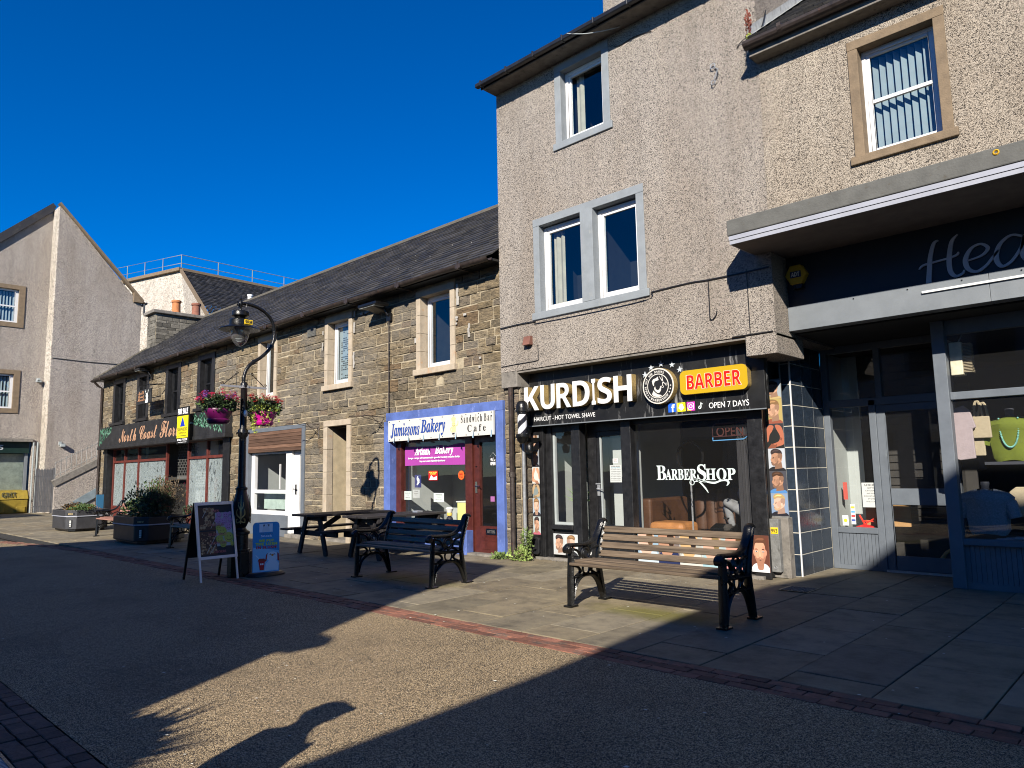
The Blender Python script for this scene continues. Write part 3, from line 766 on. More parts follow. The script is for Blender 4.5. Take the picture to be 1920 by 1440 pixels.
# litter specks on the asphalt
b = MB(); rnd = random.Random(11)
for _ in range(150):
    px, py = rnd.uniform(-14, -1.2), rnd.uniform(1.5, 8.6); s = rnd.uniform(.004, .011)
    b.raw([(px - s * 1.5, py - s, .004), (px + s, py - s * .6, .005), (px + s * 1.2, py + s, .004), (px - s * .5, py + s * .8, .006)], [(0, 1, 2, 3)])
o = b.build('litter', flat((.6, .58, .5)), fix=False); tag(o, 'pale crumbs and scraps scattered over the dark street', 'litter', kind='stuff')

# ================================================================ STONE TERRACE (florist, empty shop, bakery)
YS = 8.80
stone = world_root('stone_building', 'two storey honey brown flagstone terrace with slate roof and three shopfronts', 'building', (-19, YS, 0))
HOLES = [(-29.3, -19.0, 0, 3.34), (-28.62, -27.42, 3.38, 5.02), (-26.22, -25.18, 3.38, 5.02), (-23.7, -22.55, 3.38, 5.02), (-21.28, -20.15, 3.38, 5.02),
         (-17.54, -16.56, 3.40, 5.03), (-14.33, -13.23, 3.40, 5.03), (-10.99, -9.85, 3.40, 5.03),
         (-18.07, -15.15, 0, 2.66), (-14.33, -13.25, 0, 2.66), (-12.0, -8.60, 0, 2.67)]
b = MB(); wall_grid(b, -29.85, -8.58, 0, 5.12, YS + .02, YS + .45, HOLES)
b.box(-29.85, -29.4, YS + .45, 15.8, 0, 5.12)
part(b, 'wall', 'mortar', stone)
def free_spans(z0, z1, x0, x1, holes):
    cuts = sorted((h[0], h[1]) for h in holes if h[2] < z1 - .03 and h[3] > z0 + .03)
    cur = x0; out = []
    for a, c in cuts:
        if a > cur + .05: out.append((cur, a))
        cur = max(cur, c)
    if x1 > cur + .05: out.append((cur, x1))
    return out
items = []; rnd = random.Random(21); random.seed(5)
levels = [0]
zbreaks = [2.66, 3.40, 5.03]
while levels[-1] < 5.10:
    h = rnd.choice((.13, .15, .17, .19, .21, .24)); z = levels[-1] + h
    for q in (2.665, 3.36, 5.10):
        if levels[-1] < q - .05 and abs(z - q) < .09: z = q
    levels.append(min(z, 5.12))
for z0, z1 in zip(levels, levels[1:]):
    if z1 - z0 < .04: continue
    for a, c in free_spans(z0, z1, -29.85, -8.58, HOLES):
        x = a
        while x < c - .01:
            w = rnd.choice((.2, .26, .32, .38, .44, .52, .6)) * rnd.uniform(.9, 1.1)
            if c - (x + w) < .18: w = c - x
            big = rnd.random()
            halves = [(z0, z1)] if (z1 - z0 < .2 or big < .75) else [(z0, (z0 + z1) / 2), ((z0 + z1) / 2, z1)]
            for q0, q1 in halves:
                pr = rnd.uniform(-.006, .016)
                items.append(block(x + .011, x + w - .011, q0 + .010, q1 - .010, YS + .006 - pr, YS + .022, rnd.uniform(.006, .014), .010))
            x += w
pieces(items, 'stone', 'stone', stone, 300)
# pointing smears round the right-hand window
b = MB()
for x0, x1, z0, z1 in ((-9.80, -9.75, 4.55, 4.95), (-9.83, -9.45, 4.30, 4.34), (-9.49, -9.45, 3.9, 4.32), (-9.80, -9.77, 4.15, 4.33), (-11.05, -11.02, 3.9, 4.4), (-13.16, -13.12, 4.4, 5.0), (-13.18, -13.14, 3.75, 4.1), (-12.9, -12.5, 4.88, 4.93), (-14.42, -14.39, 4.3, 4.75), (-9.2, -9.17, 3.3, 3.5)):
    for k in range(5):
        t0, t1 = k / 5, (k + 1) / 5
        if random.random() < .35: continue
        dx = random.uniform(-.02, .02)
        if z1 - z0 > x1 - x0: b.box(x0 + dx, x1 + dx + random.uniform(0, .02), YS - .0215, YS - .01, z0 + (z1 - z0) * t0, z0 + (z1 - z0) * t1)
        else: b.box(x0 + (x1 - x0) * t0, x0 + (x1 - x0) * t1, YS - .0215, YS - .01, z0 + dx, z1 + dx)
part(b, 'pointing', plain('fresh_pale_mortar', (.34, .32, .29), .9, bump=.4), stone, kind='stuff')
b = MB(); 
for x0, x1, z0, z1 in ((-8.585, -8.575, 0, 5.0),): b.box(x0, x1, YS - .02, YS + .1, z0, z1)

def sash(root, x0, x1, z0, z1, y, fmat, pmat, fw=.07, rails=(), depth=.06, sash_w=.045, inner='innerdark', idepth=.8, curtain=None, name='window', muls=()):
    b = MB()
    b.box(x0, x0 + fw, y, y + depth, z0, z1); b.box(x1 - fw, x1, y, y + depth, z0, z1)
    b.box(x0 + fw, x1 - fw, y, y + depth, z1 - fw, z1); b.box(x0 + fw, x1 - fw, y, y + depth, z0, z0 + fw * 1.2)
    w = part(b, name, fmat, root, bevel=.006)
    a0, a1, c0, c1 = x0 + fw, x1 - fw, z0 + fw * 1.2, z1 - fw
    b = MB(); s = sash_w; yy = y + .012
    if s:
        b.box(a0, a0 + s, yy, yy + .04, c0, c1); b.box(a1 - s, a1, yy, yy + .04, c0, c1); b.box(a0 + s, a1 - s, yy, yy + .04, c1 - s, c1); b.box(a0 + s, a1 - s, yy, yy + .04, c0, c0 + s)
    for r in rails: b.box(a0 + s, a1 - s, yy - .006, yy + .034, r - .022, r + .022)
    for r in muls: b.box(r - .012, r + .012, yy + .002, yy + .038, c0 + s, c1 - s)
    if b.v: part(b, 'sash', fmat, w, bevel=.004)
    b = MB(); b.face([(a0 + s, y + .035, c0 + s), (a1 - s, y + .035, c0 + s), (a1 - s, y + .035, c1 - s), (a0 + s, y + .035, c1 - s)])
    part(b, 'pane', pmat, w, fix=False)
    b = MB(); yb = y + depth + .001; yd = yb + idepth
    b.face([(x0, yd, z0), (x1, yd, z0), (x1, yd, z1), (x0, yd, z1)]); b.face([(x0, yb, z0), (x0, yd, z0), (x0, yd, z1), (x0, yb, z1)]); b.face([(x1, yb, z0), (x1, yd, z0), (x1, yd, z1), (x1, yb, z1)])
    b.face([(x0, yb, z1), (x1, yb, z1), (x1, yd, z1), (x0, yd, z1)]); b.face([(x0, yb, z0), (x1, yb, z0), (x1, yd, z0), (x0, yd, z0)])
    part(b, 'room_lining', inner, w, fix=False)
    if curtain:
        cx0, cx1, cm = curtain; b = MB(); n = max(4, int((cx1 - cx0) / .03)); V = []
        for i in range(n + 1):
            xx = cx0 + (cx1 - cx0) * i / n; yy2 = yb + .06 + .02 * math.sin(i * 1.9)
            V += [(xx, yy2, z0 + .02), (xx, yy2, z1 - .02)]
        b.raw(V, [(2 * i, 2 * i + 2, 2 * i + 3, 2 * i + 1) for i in range(n)]); part(b, 'curtain', cm, w, smooth=True, fix=False)
    return w

def margin_xz(root, x0, x1, z0, z1, y, w, mat, depth=.2, proud=.02, top=True, sill=.12, sill_out=.05, bottom=False, sillmat=None, joints=0):
    """jambs, lintel and projecting sill round an opening (outer x0..x1, z0..z1)"""
    n = max(1, joints)
    b = MB(); b.box(x0 - .003, x1 + .003, y - proud - .002, y + depth, z1 - w, z1); o1 = part(b, 'window_surround', mat, root, bevel=.006)
    for a, c in ((x0, x0 + w), (x1 - w, x1)):
        for k in range(n):
            b = MB(); za = z0 + sill + (z1 - z0 - sill - w) * k / n; zb = z0 + sill + (z1 - z0 - sill - w) * (k + 1) / n - (.004 if joints else 0)
            b.box(a, c, y - proud, y + depth, za, zb); part(b, 'jamb', mat, o1, bevel=.006)
    b = MB(); b.box(x0 - .05, x1 + .04, y - proud - sill_out, y + depth, z0, z0 + sill); part(b, 'sill', sillmat or mat, o1, bevel=.01)
    return o1

# three upper windows with cream margins over the empty shop, doorway and bakery
for (x0, x1, cur, nm) in ((-17.54, -16.56, (-17.18, -16.9, 'curtain'), 0), (-14.33, -13.23, None, 1), (-10.99, -9.85, (-10.25, -10.05, 'netc'), 2)):
    margin_xz(stone, x0, x1, 3.34, 5.03, YS, .13, 'margin', depth=.24, joints=4)
    w = sash(stone, x0 + .16, x1 - .13, 3.47, 4.895, YS + .15, 'upvc', 'glass_up', fw=.055, inner='inner', curtain=cur)
b = MB(); rnd = random.Random(4)
for r in range(26):                               # patterned blind inside the middle window
    for c in range(7):
        if rnd.random() < .62: b.box(-14.02 + c * .08, -13.96 + c * .08, YS + .231, YS + .234, 3.62 + r * .048, 3.64 + r * .048)
bl = MB(); bl.box(-14.1, -13.4, YS + .235, YS + .238, 3.55, 4.85); bo = part(bl, 'window_blind', 'netc', stone)
part(b, 'blind_pattern', flat((.06, .06, .06)), bo, kind='stuff')
# four black sash windows over the florist
for i, (x0, x1) in enumerate(((-28.62, -27.42), (-26.22, -25.18), (-23.7, -22.55), (-21.28, -20.15))):
    b = MB(); b.box(x0 + .17, x1 - .17, YS - .02, YS + .3, 4.87, 5.02); s1 = part(b, 'window_surround', 'blackp', stone, bevel=.008)
    for a, c in ((x0 - .02, x0 + .17), (x1 - .17, x1 + .02)): b = MB(); b.box(a, c, YS - .02, YS + .3, 3.46, 5.02); part(b, 'jamb', 'blackp', s1, bevel=.008)
    b = MB(); b.box(x0 - .10, x1 + .08, YS - .09, YS + .3, 3.36, 3.458); part(b, 'sill', 'blackp', s1, bevel=.008)
    sash(stone, x0 + .17, x1 - .17, 3.46, 4.87, YS + .12, 'blackp', 'glass_up', fw=.05, rails=(4.17,), muls=(((x0 + x1) / 2),), curtain=(x0 + .5, x0 + .58, 'curtain') if i % 2 else None)
# roof
RY0, RZ0, RY1, RZ1 = 8.52, 5.20, 12.30, 8.03
sl = Vector((0, RY1 - RY0, RZ1 - RZ0)); SL = sl.length; sl.normalize(); nn = Vector((0, -sl.z, sl.y))
b = MB(); b.raw([(-29.95, RY0, RZ0), (-8.56, RY0, RZ0), (-8.56, RY1, RZ1), (-29.95, RY1, RZ1), (-29.95, 16.0, 5.2), (-8.56, 16.0, 5.2)], [(0, 1, 2, 3), (3, 2, 5, 4)])
b.face([(-29.85, 8.8, 5.12), (-29.85, 12.3, 7.95), (-29.85, 15.8, 5.12)])
part(b, 'roof', 'innerdark', stone, fix=False)
items = []; rnd = random.Random(9); row = 0; s = 0.0
while s < SL - .02:
    e = .185; x = -8.56 - (rnd.uniform(0, .3)); 
    x = -8.57; first = True
    while x > -29.97:
        w = rnd.uniform(.24, .36)
        if first and row % 2: w *= .5
        first = False
        s0 = s + rnd.uniform(-.008, .008); s1_ = min(s + e + .03, SL); lift = rnd.uniform(.012, .024)
        o0 = Vector((0, RY0, RZ0)) + sl * s0 + nn * (lift + .010); o1 = Vector((0, RY0, RZ0)) + sl * s1_ + nn * .006; o2 = Vector((0, RY0, RZ0)) + sl * s0 + nn * .002
        a, c = x - w + .004, x - .004
        V = [(a, o0.y, o0.z), (c, o0.y, o0.z), (c, o1.y, o1.z), (a, o1.y, o1.z), (a, o2.y, o2.z), (c, o2.y, o2.z)]
        items.append((((a + c) / 2, o0.y, o0.z), V, [(0, 1, 2, 3), (4, 5, 1, 0), (5, 2, 1), (4, 0, 3)]))
        x -= w
    s += e; row += 1
pieces(items, 'slate', 'slate', stone, 300)
b = MB(); x = -8.6
while x > -29.9:
    b.prism([(12.12, 7.93), (12.30, 8.10), (12.48, 7.93), (12.30, 8.05)], 'yz', x - .44, x); x -= .45
part(b, 'ridge_tiles', 'mossridge', stone, kind='stuff')
# verge, gutter, brackets, downpipe
b = MB(); b.tube([(-30.0, 8.5, 5.2), (-30.0, 12.3, 8.06)], .05, 5); part(b, 'verge', 'mossridge', stone)
b = MB(); V = []; n = 8; xs = [-30.0 + i * (21.42 / 40) for i in range(41)]
for x in xs:
    sag = .012 * math.sin(x * 1.7) 
    for r in (.075, .062):
        for k in range(n + 1):
            t = math.pi + math.pi * k / n; V.append((x, 8.46 + r * math.cos(t), 5.155 + sag + r * math.sin(t)))
m = 2 * (n + 1); Fc = []
for i in range(40):
    for k in range(n): Fc.append((i * m + k, i * m + k + 1, (i + 1) * m + k + 1, (i + 1) * m + k)); Fc.append((i * m + n + 1 + k, (i + 1) * m + n + 1 + k, (i + 1) * m + n + 2 + k, i * m + n + 2 + k))
b.raw(V, Fc); 
gut = part(b, 'gutter', 'gutter', stone, smooth=True, fix=False)
for i in range(12):
    b = MB(); x = -28.9 + i * 1.78; b.box(x, x + .03, 8.375, 8.80, 5.06, 5.075); b.box(x, x + .03, 8.372, 8.39, 5.075, 5.19); b.box(x - .05, x + .08, 8.376, 8.386, 5.08, 5.165); part(b, 'gutter_bracket', 'gutter', gut)
b = MB(); b.box(-29.9, -8.58, 8.56, 8.82, 5.10, 5.14); part(b, 'eaves_board', 'blackp', stone)
b = MB(); b.tube([(-29.75, 8.46, 5.08), (-29.75, 8.6, 4.93), (-29.75, 8.74, 4.85), (-29.75, 8.74, 0.05)], .045, 8); part(b, 'downpipe', 'gutter', stone, smooth=True)
# chimney with two clay pots on the florist gable
ch = stone
CX0, CX1, CY0, CY1 = -30.0, -29.15, 10.35, 12.75
b = MB(); b.box(CX0, CX1, CY0, CY1, 5.6, 7.90); st = part(b, 'chimney', 'mortar', stone)
items = []; z = 6.3; rnd = random.Random(77)
while z < 7.88:
    h = min(rnd.choice((.10, .13, .16)), 7.90 - z)
    for lo, hi, pl in ((CX0, CX1, 'xz'), (CY0, CY1, 'yz')):
        u = lo
        while u < hi - .01:
            w = min(rnd.uniform(.2, .5), hi - u)
            if hi - u - w < .12: w = hi - u
            if pl == 'xz': items.append(block(u + .006, u + w - .006, z + .005, z + h - .005, CY0 - .03, CY0 + .01, .015, .010))
            else: items.append(block(u + .006, u + w - .006, z + .005, z + h - .005, CX1 + .03, CX1 - .01, .015, .010, 'yz'))
            u += w
    z += h
for c, v, f in items:
    me = bpy.data.meshes.new('stone'); me.from_pydata([tuple(Vector(p) - Vector(c)) for p in v], [], f); me.materials.append(MT['greystone'])
    o = bpy.data.objects.new('stone', me); COL.objects.link(o); o.parent = st; o.location = Vector(c) - Vector(stone.location)
b = MB(); b.box(CX0 - .13, CX1 + .13, CY0 - .15, CY1 + .15, 7.90, 8.03); part(b, 'coping', 'concrete', st, bevel=.02)
for y, mt in ((11.25, 'clay'), (12.05, 'clay2')):
    b = MB(); b.lathe([(.18, 8.02), (.17, 8.06), (.155, 8.5), (.19, 8.53), (.19, 8.60), (.15, 8.62), (.12, 8.6), (.12, 8.2)], (-29.55, y, 0), 16); part(b, 'chimney_pot', mt, st, smooth=True)

# ---------------- florist shopfront
for a, c in ((-29.3, -28.98), (-19.45, -19.05)): b = MB(); b.box(a, c, YS - .02, YS + .3, 0, 2.60); part(b, 'pilaster', 'blackp', stone, bevel=.01)
YF = 8.98
xs = [-28.95, -27.75, -26.5, -23.9]
fr = MB()
def fbar(x0, x1, z0, z1, y=YF, d=.08): fr.box(x0, x1, y, y + d, z0, z1)
for x in (-28.95, -27.80, -26.45, -23.98): fbar(x, x + .09, .1, 2.6)
fbar(-28.86, -23.98, 2.02, 2.1, YF - .004, .088); fbar(-28.86, -23.98, .42, .50, YF - .004, .088); fbar(-28.86, -23.98, 2.5, 2.6, YF - .004, .088)
fbar(-22.3, -22.2, .1, 2.6); fbar(-20.95, -20.86, .1, 2.6); fbar(-19.6, -19.5, .1, 2.6)
fbar(-22.2, -19.6, 2.0, 2.08, YF - .004, .088); fbar(-22.2, -19.6, .42, .5, YF - .004, .088); fbar(-22.2, -19.6, 2.5, 2.6, YF - .004, .088)
fr.box(-22.3, -22.22, YF + .085, YF + 1.0, 2.0, 2.08); fr.box(-22.3, -22.22, YF + .85, YF + .93, .1, 2.0)
ff = part(fr, 'shop_window', 'red', stone, bevel=.006)
for x0, x1, z0, z1, mt in ((-28.86, -27.80, .5, 2.02, 'smear'), (-27.71, -26.45, .5, 2.02, 'smear'), (-26.36, -23.98, .5, 2.02, 'smear'), (-28.86, -27.80, 2.1, 2.5, 'glass'), (-27.71, -26.45, 2.1, 2.5, 'glass'), (-26.36, -23.98, 2.1, 2.5, 'glass'),
                       (-22.2, -20.95, .5, 2.0, 'smear'), (-20.86, -19.6, .5, 2.0, 'smear'), (-22.2, -20.95, 2.08, 2.5, 'glass'), (-20.86, -19.6, 2.08, 2.5, 'glass')):
    b = MB(); b.face([(x0, YF + .045, z0), (x1, YF + .045, z0), (x1, YF + .045, z1), (x0, YF + .045, z1)]); part(b, 'pane', mt, ff, fix=False)
b = MB(); b.face([(-22.26, YF + .09, .1), (-22.26, YF + .85, .1), (-22.26, YF + .85, 2.0), (-22.26, YF + .09, 2.0)]); part(b, 'side_pane', 'smear', ff, fix=False)
b = MB(); b.box(-28.86, -23.98, YF + .02, YF + .06, .0, .42); b.box(-22.2, -19.6, YF + .02, YF + .06, 0, .42); part(b, 'stall_riser', 'red', stone)
# lobby: shutter grille and painted-out door
b = MB(); b.box(-23.9, -22.3, YF + .95, YF + .98, 0, 2.6); lb = part(b, 'lobby_door', 'netc', stone)
b = MB(); b.box(-23.9, -22.3, YF + .35, YF + .39, 1.42, 1.5)
part(b, 'shutter_rail', 'canopy', stone)
b = MB()
for r in range(12):
    z = 1.52 + r * .085
    b.box(-23.9, -22.32, YF + .35, YF + .362, z - .006, z + .006)
    for c in range(13):
        x = -23.85 + c * .125 + (.06 if r % 2 else 0)
        if x < -22.35: b.box(x - .008, x + .008, YF + .352, YF + .36, z, z + .085)
part(b, 'shutter_grille', 'canopy', stone, kind='stuff')
b = MB(); b.face([(-29.2, 9.0, 0), (-29.2, 10.2, 0), (-29.2, 10.2, 2.7), (-29.2, 9.0, 2.7)]); b.face([(-29.2, 10.2, 0), (-19.5, 10.2, 0), (-19.5, 10.2, 2.7), (-28.9, 10.2, 2.7)]); b.face([(-29, 8.9, 2.65), (-19.4, 8.9, 2.65), (-19.4, 10.2, 2.65), (-29, 10.2, 2.65)]); b.face([(-29, 8.9, .01), (-19.4, 8.9, .01), (-19.4, 10.2, .01), (-29, 10.2, .01)])
part(b, 'interior_wall', 'inner', stone, fix=False)
b = MB(); b.box(-29.3, -19.0, YS - .03, YF + .2, 2.6, 2.66); part(b, 'shopfront_head', 'blackp', stone)

# ---------------- the empty white shop
b = MB(); b.box(-18.07, -17.93, YS - .02, YS + .25, 0, 2.56); b.box(-15.28, -15.15, YS - .02, YS + .25, 0, 2.56); b.box(-18.07, -15.15, YS - .022, YS + .25, 2.56, 2.66); b.box(-17.93, -16.0, YS, YS + .2, 0, .5)
part(b, 'shop_surround', 'grey', stone, bevel=.006)
for k in range(6):
    b = MB(); b.box(-17.93 + .002 * k, -15.28, YS - .03 + .003 * (k % 2), YS + .02, 2.05 + k * .085, 2.05 + (k + 1) * .085 - .006); part(b, 'plank', 'planks', stone, bevel=.004)
YW = YS + .08
b = MB(); b.box(-17.93, -17.75, YW, YW + .08, .5, 2.05); b.box(-16.14, -15.86, YW - .01, YW + .08, .08, 2.05); b.box(-17.75, -16.14, YW, YW + .08, .5, .60); b.box(-17.75, -16.14, YW, YW + .08, 1.02, 1.11); b.box(-17.75, -16.14, YW, YW + .08, 2.0, 2.05); b.box(-17.04, -17.0, YW + .3, YW + .34, 1.11, 1.75)
wf = part(b, 'shop_window', 'upvc', stone, bevel=.006)
for z0, z1 in ((.6, 1.02), (1.11, 2.0)):
    b = MB(); b.face([(-17.75, YW + .04, z0), (-16.14, YW + .04, z0), (-16.14, YW + .04, z1), (-17.75, YW + .04, z1)]); part(b, 'pane', 'glass', wf, fix=False)
b = MB(); b.box(-17.7, -16.15, YW + .25, YW + .30, .62, 1.08); part(b, 'counter', plain('pale_green_counter', (.35, .45, .40), .6, bump=0), stone)
b = MB(); b.box(-15.86, -15.62, YW + .06, YW + .12, .08, 2.05); b.box(-15.62, -15.3, YW + .06, YW + .12, .08, .60); b.box(-15.34, -15.28, YW + .06, YW + .12, .6, 2.05); b.box(-15.62, -15.34, YW + .06, YW + .12, 1.93, 2.05)
dr = part(b, 'door', 'upvc', stone, bevel=.006)
b = MB(); b.face([(-15.62, YW + .09, .6), (-15.34, YW + .09, .6), (-15.34, YW + .09, 1.93), (-15.62, YW + .09, 1.93)]); part(b, 'pane', 'glass', dr, fix=False)
b = MB(); b.box(-15.76, -15.74, YW + .03, YW + .06, 1.0, 1.24); b.box(-15.80, -15.68, YW + .0, YW + .03, 1.12, 1.14); part(b, 'handle', 'iron', dr)
b = MB(); b.box(-15.55, -15.4, YW + .05, YW + .065, .44, .47); b.box(-15.56, -15.39, YW + .055, YW + .062, .38, .39); part(b, 'letterbox', 'iron', dr)
b = MB(); b.box(-15.95, -15.2, YS - .05, YS + .25, 0, .08); part(b, 'doorstep', 'concrete', stone)
b = MB(); b.face([(-18.2, 11, 0), (-15.0, 11, 0), (-15.2, 11, 2.6), (-18, 11, 2.6)]); b.face([(-18, 9, 2.6), (-15.2, 9, 2.6), (-15.2, 11, 2.6), (-18, 11, 2.6)]); b.face([(-15.2, 9, 0), (-15.2, 11, 0), (-15.2, 11, 2.6), (-15.2, 9, 2.6)]); b.face([(-18, 9, .01), (-15.2, 9, .01), (-15.2, 11, .01), (-18, 11, .01)])
part(b, 'interior_wall', 'inner', stone, fix=False)
b = MB(); b.face([(-17.98, 9, 0), (-17.98, 11, 0), (-17.98, 11, 2.6), (-17.98, 9, 2.6)]); part(b, 'side_wall', 'innerpale', stone, fix=False)

# ---------------- recessed doorway with peeling margins
b = MB()
for k in range(5):
    z0, z1 = k * .505, (k + 1) * .505 - .005
    b.box(-14.33, -14.18, YS - .022, YS + .14, z0, z1); b.box(-13.40, -13.25, YS - .022, YS + .14, z0, z1)
b.box(-14.33, -13.25, YS - .024, YS + .14, 2.53, 2.66)
part(b, 'door_surround', 'margin', stone, bevel=.008)
b = MB(); b.box(-14.33, -14.19, YS + .14, YS + .95, 0, 2.5); part(b, 'reveal', plain('ochre_plaster', (.40, .33, .22), .9, var=.2, bump=.3, dirt=((.5, .35, .2), 6, .6, 1)), stone)
b = MB(); b.box(-14.19, -13.3, YS + .95, YS + 1.0, 0, 2.5); b.box(-14.33, -13.2, YS + .14, YS + 1.0, 2.5, 2.54); part(b, 'inner_door', 'innerdark', stone)
b = MB(); b.box(-13.44, -13.40, YS + .14, YS + .90, .02, 2.5); d2 = part(b, 'door', plain('brown_door', (.05, .03, .02), .6), stone)
b = MB(); b.box(-13.47, -13.44, YS + .2, YS + .26, 1.18, 1.4); b.tube([(-13.48, YS + .22, 1.2), (-13.5, YS + .18, 1.2), (-13.5, YS + .12, 1.2)], .012, 6); part(b, 'handle', plain('brass', (.5, .25, .08), .35, metal=.8), d2)
b = MB(); b.box(-14.3, -13.3, YS - .02, YS + .9, 0, .06); part(b, 'doorstep', 'concrete', stone)

# ---------------- bakery shopfront
b = MB()
b.box(-12.0, -11.80, YS - .05, YS + .22, 0, 2.50); b.box(-8.78, -8.60, YS - .05, YS + .22, 0, 2.50)
b.box(-11.93, -10.25, YS - .053, YS + .22, 2.50, 2.67); b.box(-10.246, -8.60, YS - .053, YS + .22, 2.50, 2.67)
bs = part(b, 'shop_surround', 'blue', stone, bevel=.008)
b = MB(); b.box(-11.80, -9.55, YS - .045, YS + .12, 0, .42); part(b, 'stall_riser', 'blue', stone, bevel=.006)
YB = YS + .17
b = MB(); b.box(-11.80, -11.64, YB - .06, YB + .07, .42, 2.5); b.box(-9.74, -9.55, YB - .06, YB + .07, .05, 2.5); b.box(-11.64, -9.74, YB - .02, YB + .07, 2.06, 2.5); b.box(-11.64, -9.74, YB - .05, YB + .07, .42, .5)
bw = part(b, 'shop_window', 'maroon', stone, bevel=.008)
b = MB(); b.face([(-11.64, YB + .03, .5), (-9.74, YB + .03, .5), (-9.74, YB + .03, 2.06), (-11.64, YB + .03, 2.06)]); part(b, 'pane', 'glass', bw, fix=False)
b = MB(); b.box(-11.64, -9.74, YB + .055, YB + .075, .5, 2.06)
b = MB(); b.box(-9.55, -9.40, YB - .02, YB + .05, .04, 2.1); b.box(-8.86, -8.78, YB - .02, YB + .05, .04, 2.1); b.box(-9.40, -8.86, YB - .02, YB + .05, 1.98, 2.1); b.box(-9.40, -8.86, YB - .02, YB + .05, .04, .5)
b.box(-9.36, -8.9, YB - .028, YB - .02, .10, .22); b.box(-9.36, -8.9, YB - .026, YB - .02, .25, .26)
bd = part(b, 'door', 'maroon', stone, bevel=.006)
b = MB(); b.box(-9.55, -8.78, YB - .02, YB + .05, 2.1, 2.5); part(b, 'door_head', 'maroon', stone)
b = MB(); b.face([(-9.40, YB + .02, .5), (-8.86, YB + .02, .5), (-8.86, YB + .02, 1.98), (-9.40, YB + .02, 1.98)]); part(b, 'pane', 'glass', bd, fix=False)
b = MB(); b.box(-9.50, -9.45, YB - .035, YB - .02, 1.08, 1.28); b.tube([(-9.475, YB - .03, 1.2), (-9.475, YB - .07, 1.2), (-9.35, YB - .07, 1.2)], .010, 6); b.lathe([(.018, 0), (.018, .01)], (-9.475, YB - .03, 1.55), 8); part(b, 'handle', 'chrome', bd)
b = MB(); b.box(-9.24, -8.98, YB - .034, YB - .02, .36, .46); lb = part(b, 'letterbox', 'chrome', bd)
txz('LETTERS', 'bold', -9.20, -9.02, .385, .435, YB - .0345, flat((.1, .1, .1)), bd, name='letterbox_lettering')
b = MB(); b.box(-9.55, -8.75, YS - .04, YS + .25, 0, .04); part(b, 'doorstep', 'concrete', stone)
b = MB(); b.face([(-11.8, 12, 0), (-8.7, 12, 0), (-8.7, 12, 2.5), (-11.8, 12, 2.5)]); b.face([(-12.0, 9.25, 2.5), (-8.5, 9.25, 2.5), (-8.5, 12, 2.5), (-12.0, 12, 2.5)]); b.face([(-11.85, 9.25, 0), (-11.85, 12, 0), (-11.85, 12, 2.6), (-11.85, 9.25, 2.6)]); b.face([(-12, 12.001, 0), (-8.5, 12.001, 0), (-8.5, 12.001, 2.6), (-12, 12.001, 2.6)]); b.face([(-8.7, 9.1, 0), (-8.7, 12, 0), (-8.7, 12, 2.5), (-8.7, 9.1, 2.5)]); b.face([(-11.8, 9.1, .01), (-8.7, 9.1, .01), (-8.7, 12, .01), (-11.8, 12, .01)])
part(b, 'interior_wall', 'inner', stone, fix=False)
b = MB(); b.face([(-11.78, 9.1, 0), (-11.78, 10.4, 0), (-11.78, 10.4, 2.5), (-11.78, 9.1, 2.5)]); b.face([(-11.78, 10.4, 0), (-11.3, 10.4, 0), (-11.3, 10.4, 2.5), (-11.78, 10.4, 2.5)]); part(b, 'side_wall', 'innerpale', stone, fix=False)
# window shelf with bread and cakes
b = MB(); b.box(-11.62, -9.76, YB + .1, YB + .6, .46, .5); part(b, 'display_shelf', 'innerpale', stone)

# ================================================================ BARBER BUILDING
YB0 = 8.70
bar = world_root('barber_building', 'tall pebble dashed building with barber shop below and black gutter', 'building', (-6.1, YB0, 0))
BH = [(-7.20, -6.10, 6.67, 8.12), (-7.75, -5.57, 3.92, 5.61)]
b = MB(); wall_grid(b, -8.57, -3.72, 3.13, 8.32, YB0, YB0 + .4, BH)
b.box(-8.57, -8.25, YB0 + .4, 16, 3.13, 8.18)
b.box(-4.05, -3.72, YB0 + .4, 16, 3.13, 8.18)
b.prism([(8.70, 8.18), (16, 8.18), (12.35, 11.25)], 'yz', -4.05, -3.722)
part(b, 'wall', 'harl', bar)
b = MB(); b.box(-8.57, -3.72, YB0 + .02, 9.32, 3.09, 3.128); part(b, 'soffit', 'concrete', bar)
b = MB(); b.raw([(-8.6, 8.38, 8.25), (-3.62, 8.38, 8.25), (-3.62, 12.35, 11.42), (-8.6, 12.35, 11.42), (-8.6, 16.3, 8.25), (-3.62, 16.3, 8.25)], [(0, 1, 2, 3), (3, 2, 5, 4)]); part(b, 'roof', 'slate', bar, fix=False)
b = MB(); b.box(-8.60, -3.66, 8.385, 8.72, 8.181, 8.215); part(b, 'eaves_soffit', 'concrete', bar, bevel=.005)
b = MB(); b.box(-8.62, -3.66, 8.36, 8.384, 8.17, 8.27); part(b, 'eaves_board', 'gutterb', bar, bevel=.005)
b = MB()
for k in range(9): b.box(-8.68 + k * .56, -8.12 + k * .56, 8.26, 8.358, 8.19, 8.275)
gt = part(b, 'gutter', 'gutterb', bar, bevel=.03, segs=3)
for k in range(8):
    b = MB(); x = -8.55 + k * .62; b.box(x, x + .03, 8.25, 8.36, 8.18, 8.285); part(b, 'gutter_bracket', 'gutterb', gt, bevel=.01)
b = MB(); b.tube(smooth_line([(-6.55, 8.25, 8.24), (-6.3, 8.32, 8.15), (-6.0, 8.45, 8.12), (-5.8, 8.6, 8.16)], 5), .008, 5); part(b, 'cable_end', 'netc', bar)
b = MB(); b.box(-8.5, -6.7, 12.0, 12.9, 9.5, 13.9); part(b, 'chimney', 'harl', bar)
